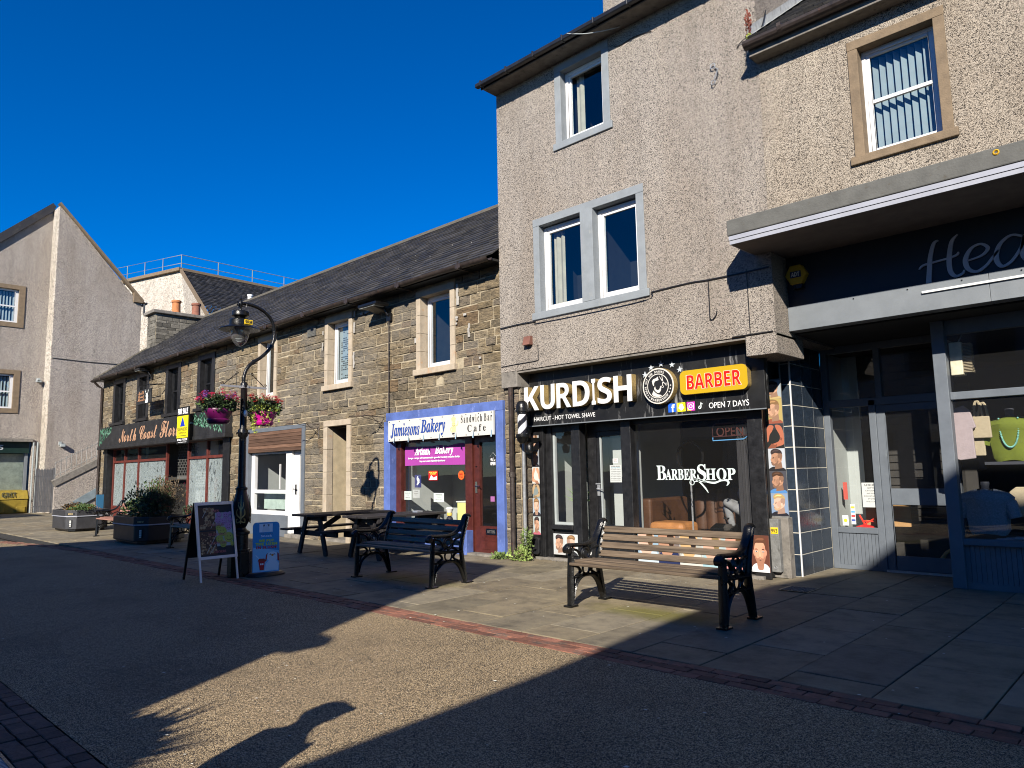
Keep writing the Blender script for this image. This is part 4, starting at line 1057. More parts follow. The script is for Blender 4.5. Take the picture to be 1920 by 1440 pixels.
# windows
margin_xz(bar, -7.20, -6.10, 6.67, 8.14, YB0, .13, 'greymargin', depth=.2, proud=.015, sill=.12, sill_out=.015)
sash(bar, -7.07, -6.23, 6.79, 8.01, YB0 + .12, 'upvc', 'glass_up', fw=.06, curtain=(-6.92, -6.78, 'curtain'), inner='innerdark', rails=())
margin_xz(bar, -7.75, -5.57, 3.92, 5.63, YB0, .13, 'greymargin', depth=.2, proud=.015, sill=.12, sill_out=.015)
b = MB(); b.box(-6.74, -6.50, YB0 - .03, YB0 + .2, 4.04, 5.5); part(b, 'mullion', 'greymargin', bar, bevel=.006)
sash(bar, -7.62, -6.74, 4.04, 5.48, YB0 + .12, 'upvc', 'glass_up', fw=.06, curtain=(-7.5, -7.28, 'curtain'))
sash(bar, -6.50, -5.70, 4.04, 5.48, YB0 + .12, 'upvc', 'glass_up', fw=.06)
# corbels (downstand beam ends)
b = MB(); b.box(-4.13, -3.72, YB0 + .003, 9.55, 2.86, 3.128); part(b, 'beam_end', 'harl', bar, bevel=.01)
b = MB(); b.box(-8.57, -8.20, YB0 + .003, 9.3, 2.86, 3.128); part(b, 'beam_end', 'concrete', bar, bevel=.01)
b = MB(); b.box(-8.572, -8.235, 8.80, 9.3, 0, 2.858)
part(b, 'pier', 'mortar', bar)
items = []; z = 0; rnd = random.Random(31)
while z < 2.8:
    h = .25; items.append(block(-8.565, -8.245, z + .016, z + h - .016, 8.765, 8.802, .018, .012)); items.append(block(8.81, 9.05, z + .016, z + h - .016, -8.205, -8.237, .018, .010, 'yz')); z += h
for c, v, f in items:
    me = bpy.data.meshes.new('stone'); me.from_pydata([tuple(Vector(p) - Vector(c)) for p in v], [], f); me.materials.append(MT['stone'])
    o = bpy.data.objects.new('stone', me); COL.objects.link(o); o.parent = bar; o.location = Vector(c) - Vector(bar.location)
# cables and odd hooks
def cable(pts, r=.011, mat='blackp', root=bar, name='cable'):
    b = MB(); b.tube(smooth_line(pts, 4), r, 5); return part(b, name, mat, root)
yc = YB0 - .012
cable([(-8.55, yc, 3.90), (-8.1, yc, 3.91), (-7.74, yc, 3.90)], .014); cable([(-7.74, yc - .05, 3.90), (-6.6, yc - .05, 3.89), (-5.56, yc - .05, 3.91), (-5.5, yc, 3.96)], .010)
cable([(-5.5, yc, 3.97), (-4.9, yc, 3.985), (-4.6, yc, 3.97), (-4.1, yc, 3.965), (-3.75, yc, 3.97)], .012)
cable([(-4.60, yc, 3.96), (-4.60, yc, 3.6), (-4.60, yc, 3.44), (-4.56, yc, 3.42), (-4.51, yc, 3.47), (-4.50, yc, 3.52)], .008)
cable([(-8.55, yc, 3.23), (-8.2, yc, 3.24), (-7.75, yc, 3.245), (-7.70, yc, 3.28), (-7.70, yc, 3.5)], .006)
cable([(-4.05, yc, 4.0), (-4.05, yc, 3.13)], .006); cable([(-4.3, yc, 3.14), (-3.75, yc, 3.14)], .008)
cable([(-6.05, yc, 8.02), (-5.9, yc, 7.93), (-5.6, yc, 7.95), (-5.3, yc, 7.90)], .006)
b = MB(); b.ring((-4.35, yc - .02, 6.93), .035, .008, 'xz'); b.tube([(-4.32, yc, 6.9), (-4.26, yc - .05, 6.84), (-4.33, yc - .04, 6.72)], .010, 5); b.ring((-4.35, yc - .03, 6.69), .03, .007, 'xz'); part(b, 'wall_hook', 'galv', bar)
b = MB(); b.prism([(8.70, 3.67), (8.70, 3.52), (8.60, 3.52), (8.64, 3.67)], 'yz', -7.97, -7.82); part(b, 'vent_cowl', plain('terracotta_plastic', (.16, .07, .05), .6), bar, bevel=.005)
b = MB(); b.tube([(-8.33, 8.68, 2.86), (-8.33, 8.68, 1.42)], .042, 8); b.tube([(-8.33, 8.68, 1.44), (-8.33, 8.68, 1.36)], .055, 8); b.tube([(-8.33, 8.68, 1.38), (-8.33, 8.68, 0)], .042, 8); part(b, 'downpipe', 'gutter', bar, smooth=True)

# ---------------- barber shopfront
YF2 = 9.14
b = MB()
b.box(-8.22, -7.98, YF2 - .06, YF2 + .12, 0, 2.2)           # left pilaster
b.box(-7.98, -7.86, YF2, YF2 + .12, 0, 2.2)
b.box(-7.40, -7.22, YF2 - .04, YF2 + .12, 0, 2.2)
b.box(-7.22, -7.05, YF2 + .16, YF2 + .24, 0, 2.2)
b.box(-6.42, -6.24, YF2 - .04, YF2 + .12, 0, 2.2)
b.box(-4.38, -4.165, YF2 - .02, YF2 + .03, 0, 2.2)
b.box(-7.86, -7.40, YF2 + .02, YF2 + .12, 2.08, 2.2); b.box(-6.24, -4.36, YF2 + .02, YF2 + .12, 2.12, 2.2)
b.box(-7.05, -6.42, YF2 + .16, YF2 + .24, 2.06, 2.2)
b.box(-7.86, -7.40, YF2 - .05, YF2 + .12, .50, .57); b.box(-6.24, -4.36, YF2 - .03, YF2 + .12, .50, .57)
b.box(-7.86, -7.40, YF2 + .03, YF2 + .12, .04, .50); b.box(-6.24, -4.36, YF2 + .03, YF2 + .12, .04, .50)
sf = part(b, 'shopfront_frame', 'blackp', bar, bevel=.008)
b = MB(); b.box(-7.86, -7.82, YF2 + .05, YF2 + .10, .57, 2.08); b.box(-7.82, -7.40, YF2 + .05, YF2 + .10, .57, .61); part(b, 'inner_frame', 'netc', sf)
for x0, x1, z0, z1, y in ((-7.82, -7.40, .61, 2.08, YF2 + .07), (-6.24, -4.36, .57, 2.12, YF2 + .07)):
    b = MB(); b.face([(x0, y, z0), (x1, y, z0), (x1, y, z1), (x0, y, z1)]); part(b, 'pane', 'glass', sf, fix=False)
b = MB(); yd = YF2 + .17
b.box(-7.05, -6.97, yd, yd + .05, .04, 2.06); b.box(-6.50, -6.42, yd, yd + .05, .04, 2.06); b.box(-6.97, -6.50, yd, yd + .05, 1.98, 2.06); b.box(-6.97, -6.50, yd, yd + .05, .04, .58)
bdo = part(b, 'door', 'blackp', bar, bevel=.006)
b = MB(); b.box(-6.975, -6.955, yd - .004, yd + .03, .58, 1.98); b.box(-6.515, -6.50, yd - .004, yd + .03, .58, 1.98); part(b, 'bead', 'netc', bdo)
b = MB(); b.face([(-6.97, yd + .02, .58), (-6.50, yd + .02, .58), (-6.50, yd + .02, 1.98), (-6.97, yd + .02, 1.98)]); part(b, 'pane', 'glass', bdo, fix=False)
b = MB(); b.box(-7.04, -6.99, yd - .015, yd, 1.04, 1.22); b.tube([(-7.015, yd - .01, 1.15), (-7.015, yd - .06, 1.15), (-6.89, yd - .06, 1.14)], .010, 6); b.box(-7.06, -6.98, yd - .03, yd, 1.22, 1.24); part(b, 'handle', 'galv', bdo)
b = MB(); b.box(-8.2, -4.24, YF2 - .07, YF2 + .15, 0, .04); part(b, 'threshold', 'concrete', bar)
# interior of the barber shop
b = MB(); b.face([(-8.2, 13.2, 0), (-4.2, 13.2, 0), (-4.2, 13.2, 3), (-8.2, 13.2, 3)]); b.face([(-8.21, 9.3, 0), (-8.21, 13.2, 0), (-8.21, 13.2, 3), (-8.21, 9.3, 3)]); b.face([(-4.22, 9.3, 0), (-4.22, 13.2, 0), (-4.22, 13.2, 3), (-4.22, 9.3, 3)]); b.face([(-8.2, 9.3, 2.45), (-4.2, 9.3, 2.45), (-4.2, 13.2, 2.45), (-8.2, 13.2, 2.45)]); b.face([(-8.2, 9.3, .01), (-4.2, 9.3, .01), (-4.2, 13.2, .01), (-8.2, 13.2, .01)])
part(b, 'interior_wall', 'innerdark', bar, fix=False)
b = MB(); b.box(-8.2, -8.15, 9.3, 11.2, 0, 2.45); b.box(-8.15, -6.6, 11.15, 11.2, 0, 2.45); part(b, 'side_wall', 'innerpale', bar)
b = MB(); b.box(-6.95, -6.45, 9.62, 9.68, 0, 2.3); part(b, 'partition', 'innerpale', bar)
b = MB(); n = 46; V = []
for i in range(n + 1):
    x = -4.62 + .26 * i / n; V += [(x, YF2 + .14 + .024 * math.sin(i * .85), .57), (x, YF2 + .14 + .024 * math.sin(i * .85), 2.12)]
b.raw(V, [(2 * i, 2 * i + 2, 2 * i + 3, 2 * i + 1) for i in range(n)]); part(b, 'curtain', plain('black_curtain', (.03, .03, .033), .8, bump=.1), bar, smooth=True, fix=False)
b = MB(); b.box(-8.28, -8.0, 9.05, 9.1, 0, .3)

# ================================================================ BOUTIQUE BUILDING
bou = world_root('boutique_building', 'pebble dashed building with grey boutique shopfront under a deep concrete canopy', 'building', (-1.0, YB0, 0))
YH = YB0 - .012
b = MB(); wall_grid(b, -3.718, 6.0, 4.40, 6.86, YH, YH + .4, [(-2.60, -1.62, 4.98, 6.47)])
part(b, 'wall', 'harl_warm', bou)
margin_xz(bou, -2.62, -1.60, 4.95, 6.48, YH, .11, 'brownstone', depth=.22, proud=.02, sill=.10, sill_out=.02)
w1 = sash(bou, -2.51, -1.71, 5.05, 6.37, YH + .13, 'upvc', 'glass_up', fw=.045, rails=(5.72,), sash_w=.04)
for k in range(9):                                 # vertical blind louvres
    b = MB(); x = -2.40 + k * .078; b.obox((x, YH + .27, 5.70), (.026, .028, 0), (-.0008, .0008, 0), (0, 0, .60)); part(b, 'blind_louvre', 'netc', w1)
b = MB(); b.box(-2.3, -1.95, YH + .115, YH + .13, 6.31, 6.335); part(b, 'trickle_vent', 'upvc', w1)
# roof, gutter, flashing
b = MB(); items = []; rnd = random.Random(12)
p0 = Vector((0, 8.40, 6.92)); dv = Vector((0, 3.6, 2.7)); LL = dv.length; dv.normalize(); nn = Vector((0, -dv.z, dv.y))
b.raw([(-3.72, p0.y, p0.z), (6, p0.y, p0.z), (6, p0.y + dv.y * LL, p0.z + dv.z * LL), (-3.72, p0.y + dv.y * LL, p0.z + dv.z * LL)], [(0, 1, 2, 3)]); part(b, 'roof', 'innerdark', bou, fix=False)
b = MB(); s = 0; row = 0
while s < LL - .05:
    x = -3.70 + (.12 if row % 2 else 0)
    while x < 4:
        w = rnd.uniform(.2, .3); a, c = x + .003, x + w - .003; lf = rnd.uniform(.02, .03)
        o0 = p0 + dv * s + nn * lf; o1 = p0 + dv * (s + .2) + nn * .006; o2 = p0 + dv * s
        b.raw([(a, o0.y, o0.z), (c, o0.y, o0.z), (c, o1.y, o1.z), (a, o1.y, o1.z), (a, o2.y, o2.z), (c, o2.y, o2.z)], [(0, 1, 2, 3), (4, 5, 1, 0)]); x += w
    s += .17; row += 1
part(b, 'slates', 'slate', bou, fix=False, kind='stuff')
b = MB()
for k in range(12): q = p0 + dv * (k * .36); q2 = p0 + dv * (k * .36 + .35); b.raw([(-3.714, q.y, q.z + .03), (-3.60, q.y, q.z + .045), (-3.60, q2.y, q2.z + .05), (-3.714, q2.y, q2.z + .03), (-3.712, q.y, q.z + .16), (-3.712, q2.y, q2.z + .16)], [(0, 1, 2, 3), (0, 3, 5, 4)])
part(b, 'flashing', 'lead', bou, fix=False)
b = MB(); b.box(-3.74, 6, 8.50, YH, 6.70, 6.78); b.box(-3.74, 6, 8.46, 8.50, 6.70, 6.90); part(b, 'eaves_board', 'concrete', bou, bevel=.01)
b = MB(); b.prism([(8.40 + .085 * math.cos(t), 6.86 + .085 * math.sin(t)) for t in [math.pi + math.pi * k / 8 for k in range(9)]], 'yz', -3.76, 6); g2 = part(b, 'gutter', 'gutter', bou)
for k in range(7): 
    b = MB(); x = -3.3 + k * .85; b.prism([(8.40 + .095 * math.cos(t), 6.87 + .095 * math.sin(t)) for t in [math.pi * .9 + math.pi * 1.2 * q / 8 for q in range(9)]], 'yz', x, x + .05); part(b, 'gutter_joint', 'gutter', g2)
cable([(-3.70, 9.0, 7.6), (-3.69, 8.8, 7.25), (-3.69, 8.6, 7.02), (-3.70, 8.5, 6.98)], .009, root=bou); cable([(-4.0, yc, 7.05), (-3.9, yc - .03, 7.1), (-3.75, 8.5, 7.0), (-3.7, 8.45, 6.93)], .006, root=bou)
# canopy
b = MB(); b.box(-3.97, 6, 8.03, YH + .0, 4.27, 4.47); cp = part(b, 'canopy', 'canopy', bou, bevel=.012)
b = MB(); b.box(-3.93, 6, 8.06, 9.16, 4.16, 4.268); part(b, 'canopy_soffit', plain('brown_grey_soffit', (.13, .11, .10), .8, var=.25, scale=5, bump=.1), bou)
b = MB(); b.box(-3.945, 6, 8.045, 8.06, 4.160, 4.205); b.box(-3.95, 6, 8.035, 8.06, 4.211, 4.262); b.box(-3.945, -3.932, 8.06, 8.6, 4.16, 4.262); part(b, 'canopy_trim', 'metalwhite', cp)
b = MB(); b.box(-3.718, 6, YH, 9.4, 4.3, 4.4); part(b, 'beam', 'concrete', bou)
# fascia recess
b = MB(); b.box(-3.72, 6, 9.16, 9.3, 3.50, 4.17); part(b, 'fascia_board', 'darksign', bou)
b = MB()
b.box(-3.715, -1.50, 9.10, 9.3, 3.18, 3.497); b.box(-1.497, 6, 9.10, 9.3, 3.18, 3.497); part(b, 'fascia_rail', 'greylight', bou, bevel=.004)
b = MB(); b.box(-3.718, 6, 9.3, 10.9, 3.16, 3.22); part(b, 'lobby_ceiling', 'innerdark', bou)
b = MB(); b.box(-3.74, -3.715, YB0 + .4, 9.15, 3.13, 4.3)
b = MB(); b.box(-2.15, 6, 9.075, 9.10, 3.385, 3.41); part(b, 'light_strip', 'upvc', bou)
for x in (-2.9, -2.3, -1.75, -1.2): 
    b = MB(); b.lathe([(.008, 0), (.008, .01)], (x, 9.095, 3.46), 6); part(b, 'screw', 'iron', bou)
# tiled return pillar
b = MB(); b.box(-4.085, -3.957, 9.607, 10.72, 0, 3.16); pil = part(b, 'pillar', 'grout', bou)
items = []
rows = [i * .284 for i in range(12)]
for z0 in rows[:-1]:
    z1 = z0 + .284
    items.append(block(-4.083, -3.972, z0 + .005, z1 - .005, 9.604, 9.609, .003, .001))
    for y0, y1 in ((9.625, 9.985), (9.985, 10.345), (10.345, 10.70)):
        items.append(block(y0 + .004, y1 - .004, z0 + .005, z1 - .005, -3.953, -3.958, .003, .001, 'yz'))
for c, v, f in items:
    me = bpy.data.meshes.new('tile'); me.from_pydata([tuple(Vector(p) - Vector(c)) for p in v], [], f); me.materials.append(MT['tile'])
    o = bpy.data.objects.new('tile', me); COL.objects.link(o); o.parent = pil; o.location = Vector(c) - Vector(bou.location)
b = MB(); b.box(-3.965, -3.950, 9.599, 9.614, 0, 3.15); part(b, 'corner_trim', 'upvc', pil)
b = MB(); b.box(-4.10, -4.087, 9.59, 9.62, 0, 2.9); part(b, 'edge_trim', 'greylight', pil)
# shopfront at the back of the lobby
YD = 10.72
b = MB()
b.box(-3.95, -3.86, YD - .02, YD + .08, 0, 3.16); b.box(-3.33, -3.24, YD - .02, YD + .08, 0, 2.35); b.box(-3.86, -3.33, YD - .02, YD + .08, .50, .58); b.box(-3.86, -2.30, YD - .02, YD + .08, 2.27, 2.38); b.box(-3.22, -3.14, YD - .018, YD + .08, 2.38, 3.16); b.box(-3.86, -2.3, YD - .02, YD + .08, 3.06, 3.16); b.box(-2.38, -2.28, YD - .02, YD + .08, 0, 3.16)
fm = part(b, 'shopfront_frame', 'grey', bou, bevel=.006)
b = MB()
for k in range(11): b.box(-3.86 + k * .0482 + .002, -3.86 + (k + 1) * .0482 - .002, YD, YD + .02, .06, .50)
b.box(-3.86, -3.33, YD - .012, YD + .03, 0, .06); part(b, 'boarded_riser', 'grey', fm, bevel=.003)
for x0, x1, z0, z1 in ((-3.86, -3.33, .58, 2.27), (-3.86, -3.22, 2.38, 3.06), (-3.14, -2.38, 2.38, 3.06)):
    b = MB(); b.face([(x0, YD + .03, z0), (x1, YD + .03, z0), (x1, YD + .03, z1), (x0, YD + .03, z1)]); part(b, 'pane', 'glass', fm, fix=False)
b = MB(); b.box(-3.24, -3.13, YD, YD + .05, .03, 2.27); b.box(-2.47, -2.38, YD, YD + .05, .03, 2.27); b.box(-3.13, -2.47, YD, YD + .05, 2.17, 2.27); b.box(-3.13, -2.47, YD, YD + .05, .03, .22); b.box(-3.13, -2.47, YD - .004, YD + .05, .90, 1.12)
do = part(b, 'door', 'grey', bou, bevel=.006)
for z0, z1 in ((.22, .90), (1.12, 2.17)):
    b = MB(); b.face([(-3.13, YD + .03, z0), (-2.47, YD + .03, z0), (-2.47, YD + .03, z1), (-3.13, YD + .03, z1)]); part(b, 'pane', 'glass', do, fix=False)
b = MB(); b.box(-3.25, -2.38, YD - .03, YD + .05, 0, .03); part(b, 'threshold', 'galv', bou)
# front window
YP = 9.80
b = MB(); b.box(-2.26, -2.12, YP - .04, YP + .10, 0, 3.18); b.box(-2.12, 3, YP, YP + .08, 2.2, 2.29); b.box(-2.12, 3, YP - .03, YP + .10, .50, .57); b.box(-2.12, 3, YP + .0, YP + .08, 2.98, 3.18)
b.box(-2.26, -2.2, YP + .10, YD, 3.0, 3.18); b.box(-2.26, -2.2, YP + .10, YD, .50, .57)
fw = part(b, 'window_frame', 'grey', bou, bevel=.006)
b = MB()
for k in range(70): b.box(-2.12 + k * .05 + .002, -2.12 + (k + 1) * .05 - .002, YP + .02, YP + .05, .07, .50)
b.box(-2.12, 1.38, YP, YP + .03, 0, .07); b.box(-2.25, -2.21, YP + .1, YD, 0, .50); part(b, 'boarded_riser', 'grey', fw)
for z0, z1 in ((.57, 2.2), (2.29, 2.98)):
    b = MB(); b.face([(-2.12, YP + .04, z0), (3, YP + .04, z0), (3, YP + .04, z1), (-2.12, YP + .04, z1)]); part(b, 'pane', 'glass', fw, fix=False)
b = MB(); b.face([(-2.23, YP + .1, .57), (-2.23, YD, .57), (-2.23, YD, 3.0), (-2.23, YP + .1, 3.0)]); part(b, 'pane', 'glass', fw, fix=False)
# interior
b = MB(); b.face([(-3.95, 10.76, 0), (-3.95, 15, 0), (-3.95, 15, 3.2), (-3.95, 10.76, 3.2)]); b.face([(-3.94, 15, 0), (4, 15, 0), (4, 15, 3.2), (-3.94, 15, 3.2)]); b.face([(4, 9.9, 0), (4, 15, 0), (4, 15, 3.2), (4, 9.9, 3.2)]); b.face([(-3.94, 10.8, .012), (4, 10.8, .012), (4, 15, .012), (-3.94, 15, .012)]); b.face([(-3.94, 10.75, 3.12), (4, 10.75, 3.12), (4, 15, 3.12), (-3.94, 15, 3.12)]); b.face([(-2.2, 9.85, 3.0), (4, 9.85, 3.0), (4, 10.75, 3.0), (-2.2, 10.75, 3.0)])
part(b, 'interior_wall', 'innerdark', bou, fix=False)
b = MB(); b.box(-2.2, 4, YP + .1, 10.9, .50, .54); part(b, 'display_floor', 'inner', bou)
b = MB(); b.face([(-3.93, 10.8, 0), (-3.93, 11.5, 0), (-3.93, 11.5, 3.1), (-3.93, 10.8, 3.1)]); b.face([(-3.93, 11.5, 0), (-3.70, 11.5, 0), (-3.70, 11.5, 3.1), (-3.93, 11.5, 3.1)]); part(b, 'side_wall', 'innerpale', bou, fix=False)
b = MB()
for k in range(22): b.box(-3.70, -2.6, 11.52, 11.54, .6 + k * .11, .69 + k * .11)
b.box(-3.70, -2.6, 11.545, 11.56, 0, 3.1); part(b, 'slat_wall', 'inner', bou)
b = MB(); b.box(-2.85, -2.35, 12.0, 12.05, 0, 2.6); part(b, 'inner_screen', 'inner', bou)

# ================================================================ GABLE BUILDING (far left)
GX = -37.8
gab = world_root('gable_building', 'large grey pebble dashed gable house with narrow side strip painted bright as sunlit', 'building', (GX, 8.9, 0))
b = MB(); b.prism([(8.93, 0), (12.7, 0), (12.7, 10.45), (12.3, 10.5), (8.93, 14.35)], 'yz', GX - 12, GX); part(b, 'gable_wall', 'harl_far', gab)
b = MB(); 
GX2 = GX - 1.0
wh = [(7.02, 7.97, 8.45, 10.42), (7.15, 7.95, 4.50, 6.48)]
b.box(GX2 - .3, GX2, -2, 8.925, 3.30, 4.50) ; 
wall_grid(b, -2, 8.925, 4.50, 10.6, GX2 - .3, GX2, [(6.2, 7.97, 8.45, 10.42), (6.2, 7.95, 4.50, 6.48)], plane='yz')
b.prism([(5.0, 10.6), (8.925, 10.6), (8.925, 14.3)], 'yz', GX2 - .3, GX2)
b.box(GX2 - .3, GX2, 8.60, 8.925, 0, 3.30)
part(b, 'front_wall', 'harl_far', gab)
b = MB(); b.box(GX2, GX - .002, 8.905, 8.928, 0, 14.3); part(b, 'painted_sunlit_side', 'harl_white', gab)  # sun-facing side of the gable wall, sunlight painted in with paler dash
for (z0, z1) in ((8.45, 10.42), (4.50, 6.48)):
    b = MB(); b.prism([(6.2, z0), (7.97, z0), (7.97, z1), (6.2, z1), (6.2, z1 - .2), (7.72, z1 - .2), (7.72, z0 + .22), (6.2, z0 + .22)], 'yz', GX2 - .25, GX2 + .04)
    o1 = part(b, 'window_surround', 'brownstone', gab, bevel=.01)
    b = MB(); b.box(GX2 - .15, GX2 - .09, 7.62, 7.72, z0 + .22, z1 - .2); b.box(GX2 - .15, GX2 - .09, 6.2, 7.62, z0 + .22, z0 + .30); b.box(GX2 - .15, GX2 - .09, 6.2, 7.62, z1 - .28, z1 - .2); b.box(GX2 - .15, GX2 - .09, 6.2, 7.62, (z0 + z1) / 2 - .03, (z0 + z1) / 2 + .03)
    wi = part(b, 'window', 'upvc', gab)
    b = MB(); b.face([(GX2 - .13, 6.2, z0 + .3), (GX2 - .13, 7.62, z0 + .3), (GX2 - .13, 7.62, z1 - .28), (GX2 - .13, 6.2, z1 - .28)]); part(b, 'pane', 'glass_up', wi, fix=False)
    for k in range(11):
        b = MB(); b.obox((GX2 - .25, 6.3 + k * .125, (z0 + z1) / 2), (.03, .04, 0), (.001, -.001, 0), (0, 0, (z1 - z0) / 2 - .3)); part(b, 'blind_louvre', 'netc', wi)
    b = MB(); b.box(GX2 - .9, GX2 - .88, 6.2, 7.72, z0, z1); part(b, 'room_lining', 'innerdark', wi)
b = MB(); b.bar((GX2 + .0, 8.90, 14.40), (GX2 + .0, 4.6, 10.15), .30, .14, up=(0, 1, 0)); b.bar((GX2 - .1, 8.92, 14.62), (GX2 - .1, 4.5, 10.3), .3, .22, up=(0, 1, 0)); part(b, 'verge_roof', 'slate', gab)
b = MB(); b.bar((GX, 8.88, 14.42), (GX, 12.75, 10.28), .3, .10, up=(0, 1, 0)); b.prism([(12.3, 10.2), (12.3, 10.75), (12.85, 10.2)], 'yz', GX - .2, GX + .12); part(b, 'verge_coping', 'brownstone', gab)
b = MB(); b.tube([(GX + .1, 12.9, 10.2), (GX - 2, 12.9, 10.2)], .06, 6); b.tube([(GX + .08, 12.8, 10.15), (GX + .08, 12.8, 9.6)], .05, 6); part(b, 'gutter_end', 'blackp', gab)
b = MB(); b.tube([(GX + .03, 8.95, 7.05), (GX + .03, 10.5, 7.0), (GX + .03, 12.6, 7.03)], .02, 4); part(b, 'cable', 'concrete', gab)
b = MB(); b.box(GX2 + .0, GX2 + .3, 8.6, 8.7, 6.0, 6.15); b.box(GX2 + .15, GX2 + .3, 8.55, 8.75, 5.97, 6.05); part(b, 'floodlight', 'netc', gab)
b = MB(); b.box(GX, GX + .12, 9.4, 9.5, 3.05, 3.2); b.box(GX + .0, GX + .25, 9.45, 9.62, 2.97, 3.1); part(b, 'floodlight', 'netc', gab)
# ground floor shop
b = MB(); b.box(GX2 - .4, GX2 + .15, 2, 8.6, 3.22, 3.36); part(b, 'shop_cornice', 'concrete', gab)
b = MB(); b.box(GX2 - .3, GX2 - .1, 2, 8.52, 2.70, 3.22); part(b, 'fascia_board', plain('dark_green_board', (.008, .022, .018), .4, var=.2, bump=0), gab)
text('ERS', 'bold', (GX2 - .095, 6.9, 2.85), (0, .62, 0), (0, 0, .22), (1, 0, 0), .01, flat((.4, .42, .45)), gab, name='lettering')
b = MB(); b.box(GX2 - .3, GX2 - .2, 2, 8.46, .0, .35); b.box(GX2 - .3, GX2 - .2, 8.38, 8.5, .35, 2.7); shw = part(b, 'shop_window', 'greylight', gab)
b = MB(); b.face([(GX2 - .24, 2, .35), (GX2 - .24, 8.38, .35), (GX2 - .24, 8.38, 2.7), (GX2 - .24, 2, 2.7)]); part(b, 'pane', 'glass', shw, fix=False)
b = MB()
for k in range(44): b.obox((GX2 - .45, 5.2, .5 + k * .05), (0, 3.2, 0), (.008, 0, .021), (.001, 0, -.0005))
part(b, 'venetian_blind', plain('pale_green_blind', (.38, .45, .38), .7, bump=0), shw, fix=False, kind='stuff')
b = MB(); b.box(GX2 - 1.2, GX2 - 1.1, 2, 8.5, 0, 2.8); part(b, 'interior_wall', 'inner', gab)
b = MB(); b.tube([(GX2 + .1, 8.64, 3.2), (GX2 + .1, 8.64, 0)], .032, 8); b.tube([(GX2 + .1, 8.80, 3.2), (GX2 + .1, 8.80, 0)], .035, 8); part(b, 'downpipe', 'netc', gab, smooth=True)

# outside stair with railing, and the palisade gate
sta = world_root('stone_stair', 'pebble dashed outside stair rising right along the grey gable wall', 'staircase', (-36.6, 10, 0))
b = MB(); b.prism([(9.03, 0), (13.2, 0), (13.2, 3.45), (9.03, 1.15)], 'yz', -37.7, -36.5); part(b, 'stair_wall', 'harl_far', sta)
b = MB(); b.bar((-36.6, 8.98, 1.30), (-36.6, 13.2, 3.62), .30, .30); part(b, 'coping', 'concrete', sta, bevel=.02)
b = MB(); b.bar((-36.45, 9.3, .02), (-36.45, 12.5, 2.0), .05, .35); part(b, 'handrail_board', plain('faded_blue_board', (.16, .2, .22), .8), sta)
ral = world_root('stair_railing', 'thin grey iron railing along the top of the outside stair', 'railing', (-36.6, 9, 1.4))
for k in range(20):
    y = 9.05 + k * .2; z = 1.45 + (y - 8.98) * .55
    b = MB(); b.tube([(-36.6, y, z), (-36.6, y, z + .8)], .014, 4); part(b, 'baluster', 'railm', ral)
b = MB(); b.tube([(-36.6, 9.0, 1.62), (-36.6, 13.0, 3.82)], .015, 4); b.tube([(-36.6, 9.0, 2.18), (-36.6, 13.0, 4.38)], .015, 4); part(b, 'rail', 'railm', ral)
gate = world_root('palisade_gate', 'tall grey metal palisade gate between shop corner and stair', 'gate', (-36.7, 8.7, 0))
for k in range(12):
    y = 8.33 + k * .058
    b = MB(); b.prism([(y, .08), (y + .048, .08), (y + .048, 1.9), (y + .024, 1.98), (y, 1.9)], 'yz', -36.72, -36.69); part(b, 'pale', 'gateg', gate)
b = MB(); b.box(-36.75, -36.72, 8.3, 9.05, .3, .36); b.box(-36.75, -36.72, 8.3, 9.05, 1.6, 1.66); part(b, 'rail', 'gateg', gate)
b = MB(); b.box(-36.8, -36.68, 8.98, 9.08, 0, 2.0); part(b, 'gate_post', 'gateg', gate)

# ================================================================ MANSARD BUILDING behind
man = world_root('mansard_building', 'white rendered block behind the terrace with steep slate mansard roof', 'building', (-52, 20, 0))
C0 = Vector((-50, 19.28, 15.76)); A0 = Vector((-58.5, 16.9, 15.76)); D0 = Vector((-50.9, 33, 15.76))
Cb = Vector((-45.2, 19.2, 11.7)); 
Cg = Vector((-41.6, 17.7, 10.9)); Cg0 = Vector((-41.6, 17.7, 0)); Ag = Vector((-58.5, 16.9, 0)); 
Dg = Vector((-42.6, 33, 10.9))
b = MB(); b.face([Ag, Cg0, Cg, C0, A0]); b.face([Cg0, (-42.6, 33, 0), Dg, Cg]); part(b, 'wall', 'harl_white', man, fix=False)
# mansard slope in courses of slate
b = MB(); rnd = random.Random(8)
N1 = 30
for i in range(N1):
    t0, t1 = i / N1, (i + 1) / N1
    p0_, p1_ = Cg.lerp(C0, t0), Cg.lerp(C0, t1 + .2 / N1); q0_, q1_ = Dg.lerp(D0, t0), Dg.lerp(D0, t1 + .2 / N1)
    Nr = ((C0 - Cg).cross(Dg - Cg)).normalized(); Nr = Nr if Nr.x > 0 else -Nr
    M_ = 52; off = .5 / M_ if i % 2 else 0
    for j in range(M_):
        u0, u1 = j / M_ + off + .0006, (j + 1) / M_ + off - .0006
        lf = Nr * (.05 + rnd.uniform(0, .03))
        b.raw([p0_.lerp(q0_, u0) + lf, p0_.lerp(q0_, u1) + lf, p1_.lerp(q1_, u1) + Nr * .01, p1_.lerp(q1_, u0) + Nr * .01, p0_.lerp(q0_, u0), p0_.lerp(q0_, u1)], [(0, 1, 2, 3), (4, 5, 1, 0)])
part(b, 'slates', 'slate', man, fix=False, kind='stuff')
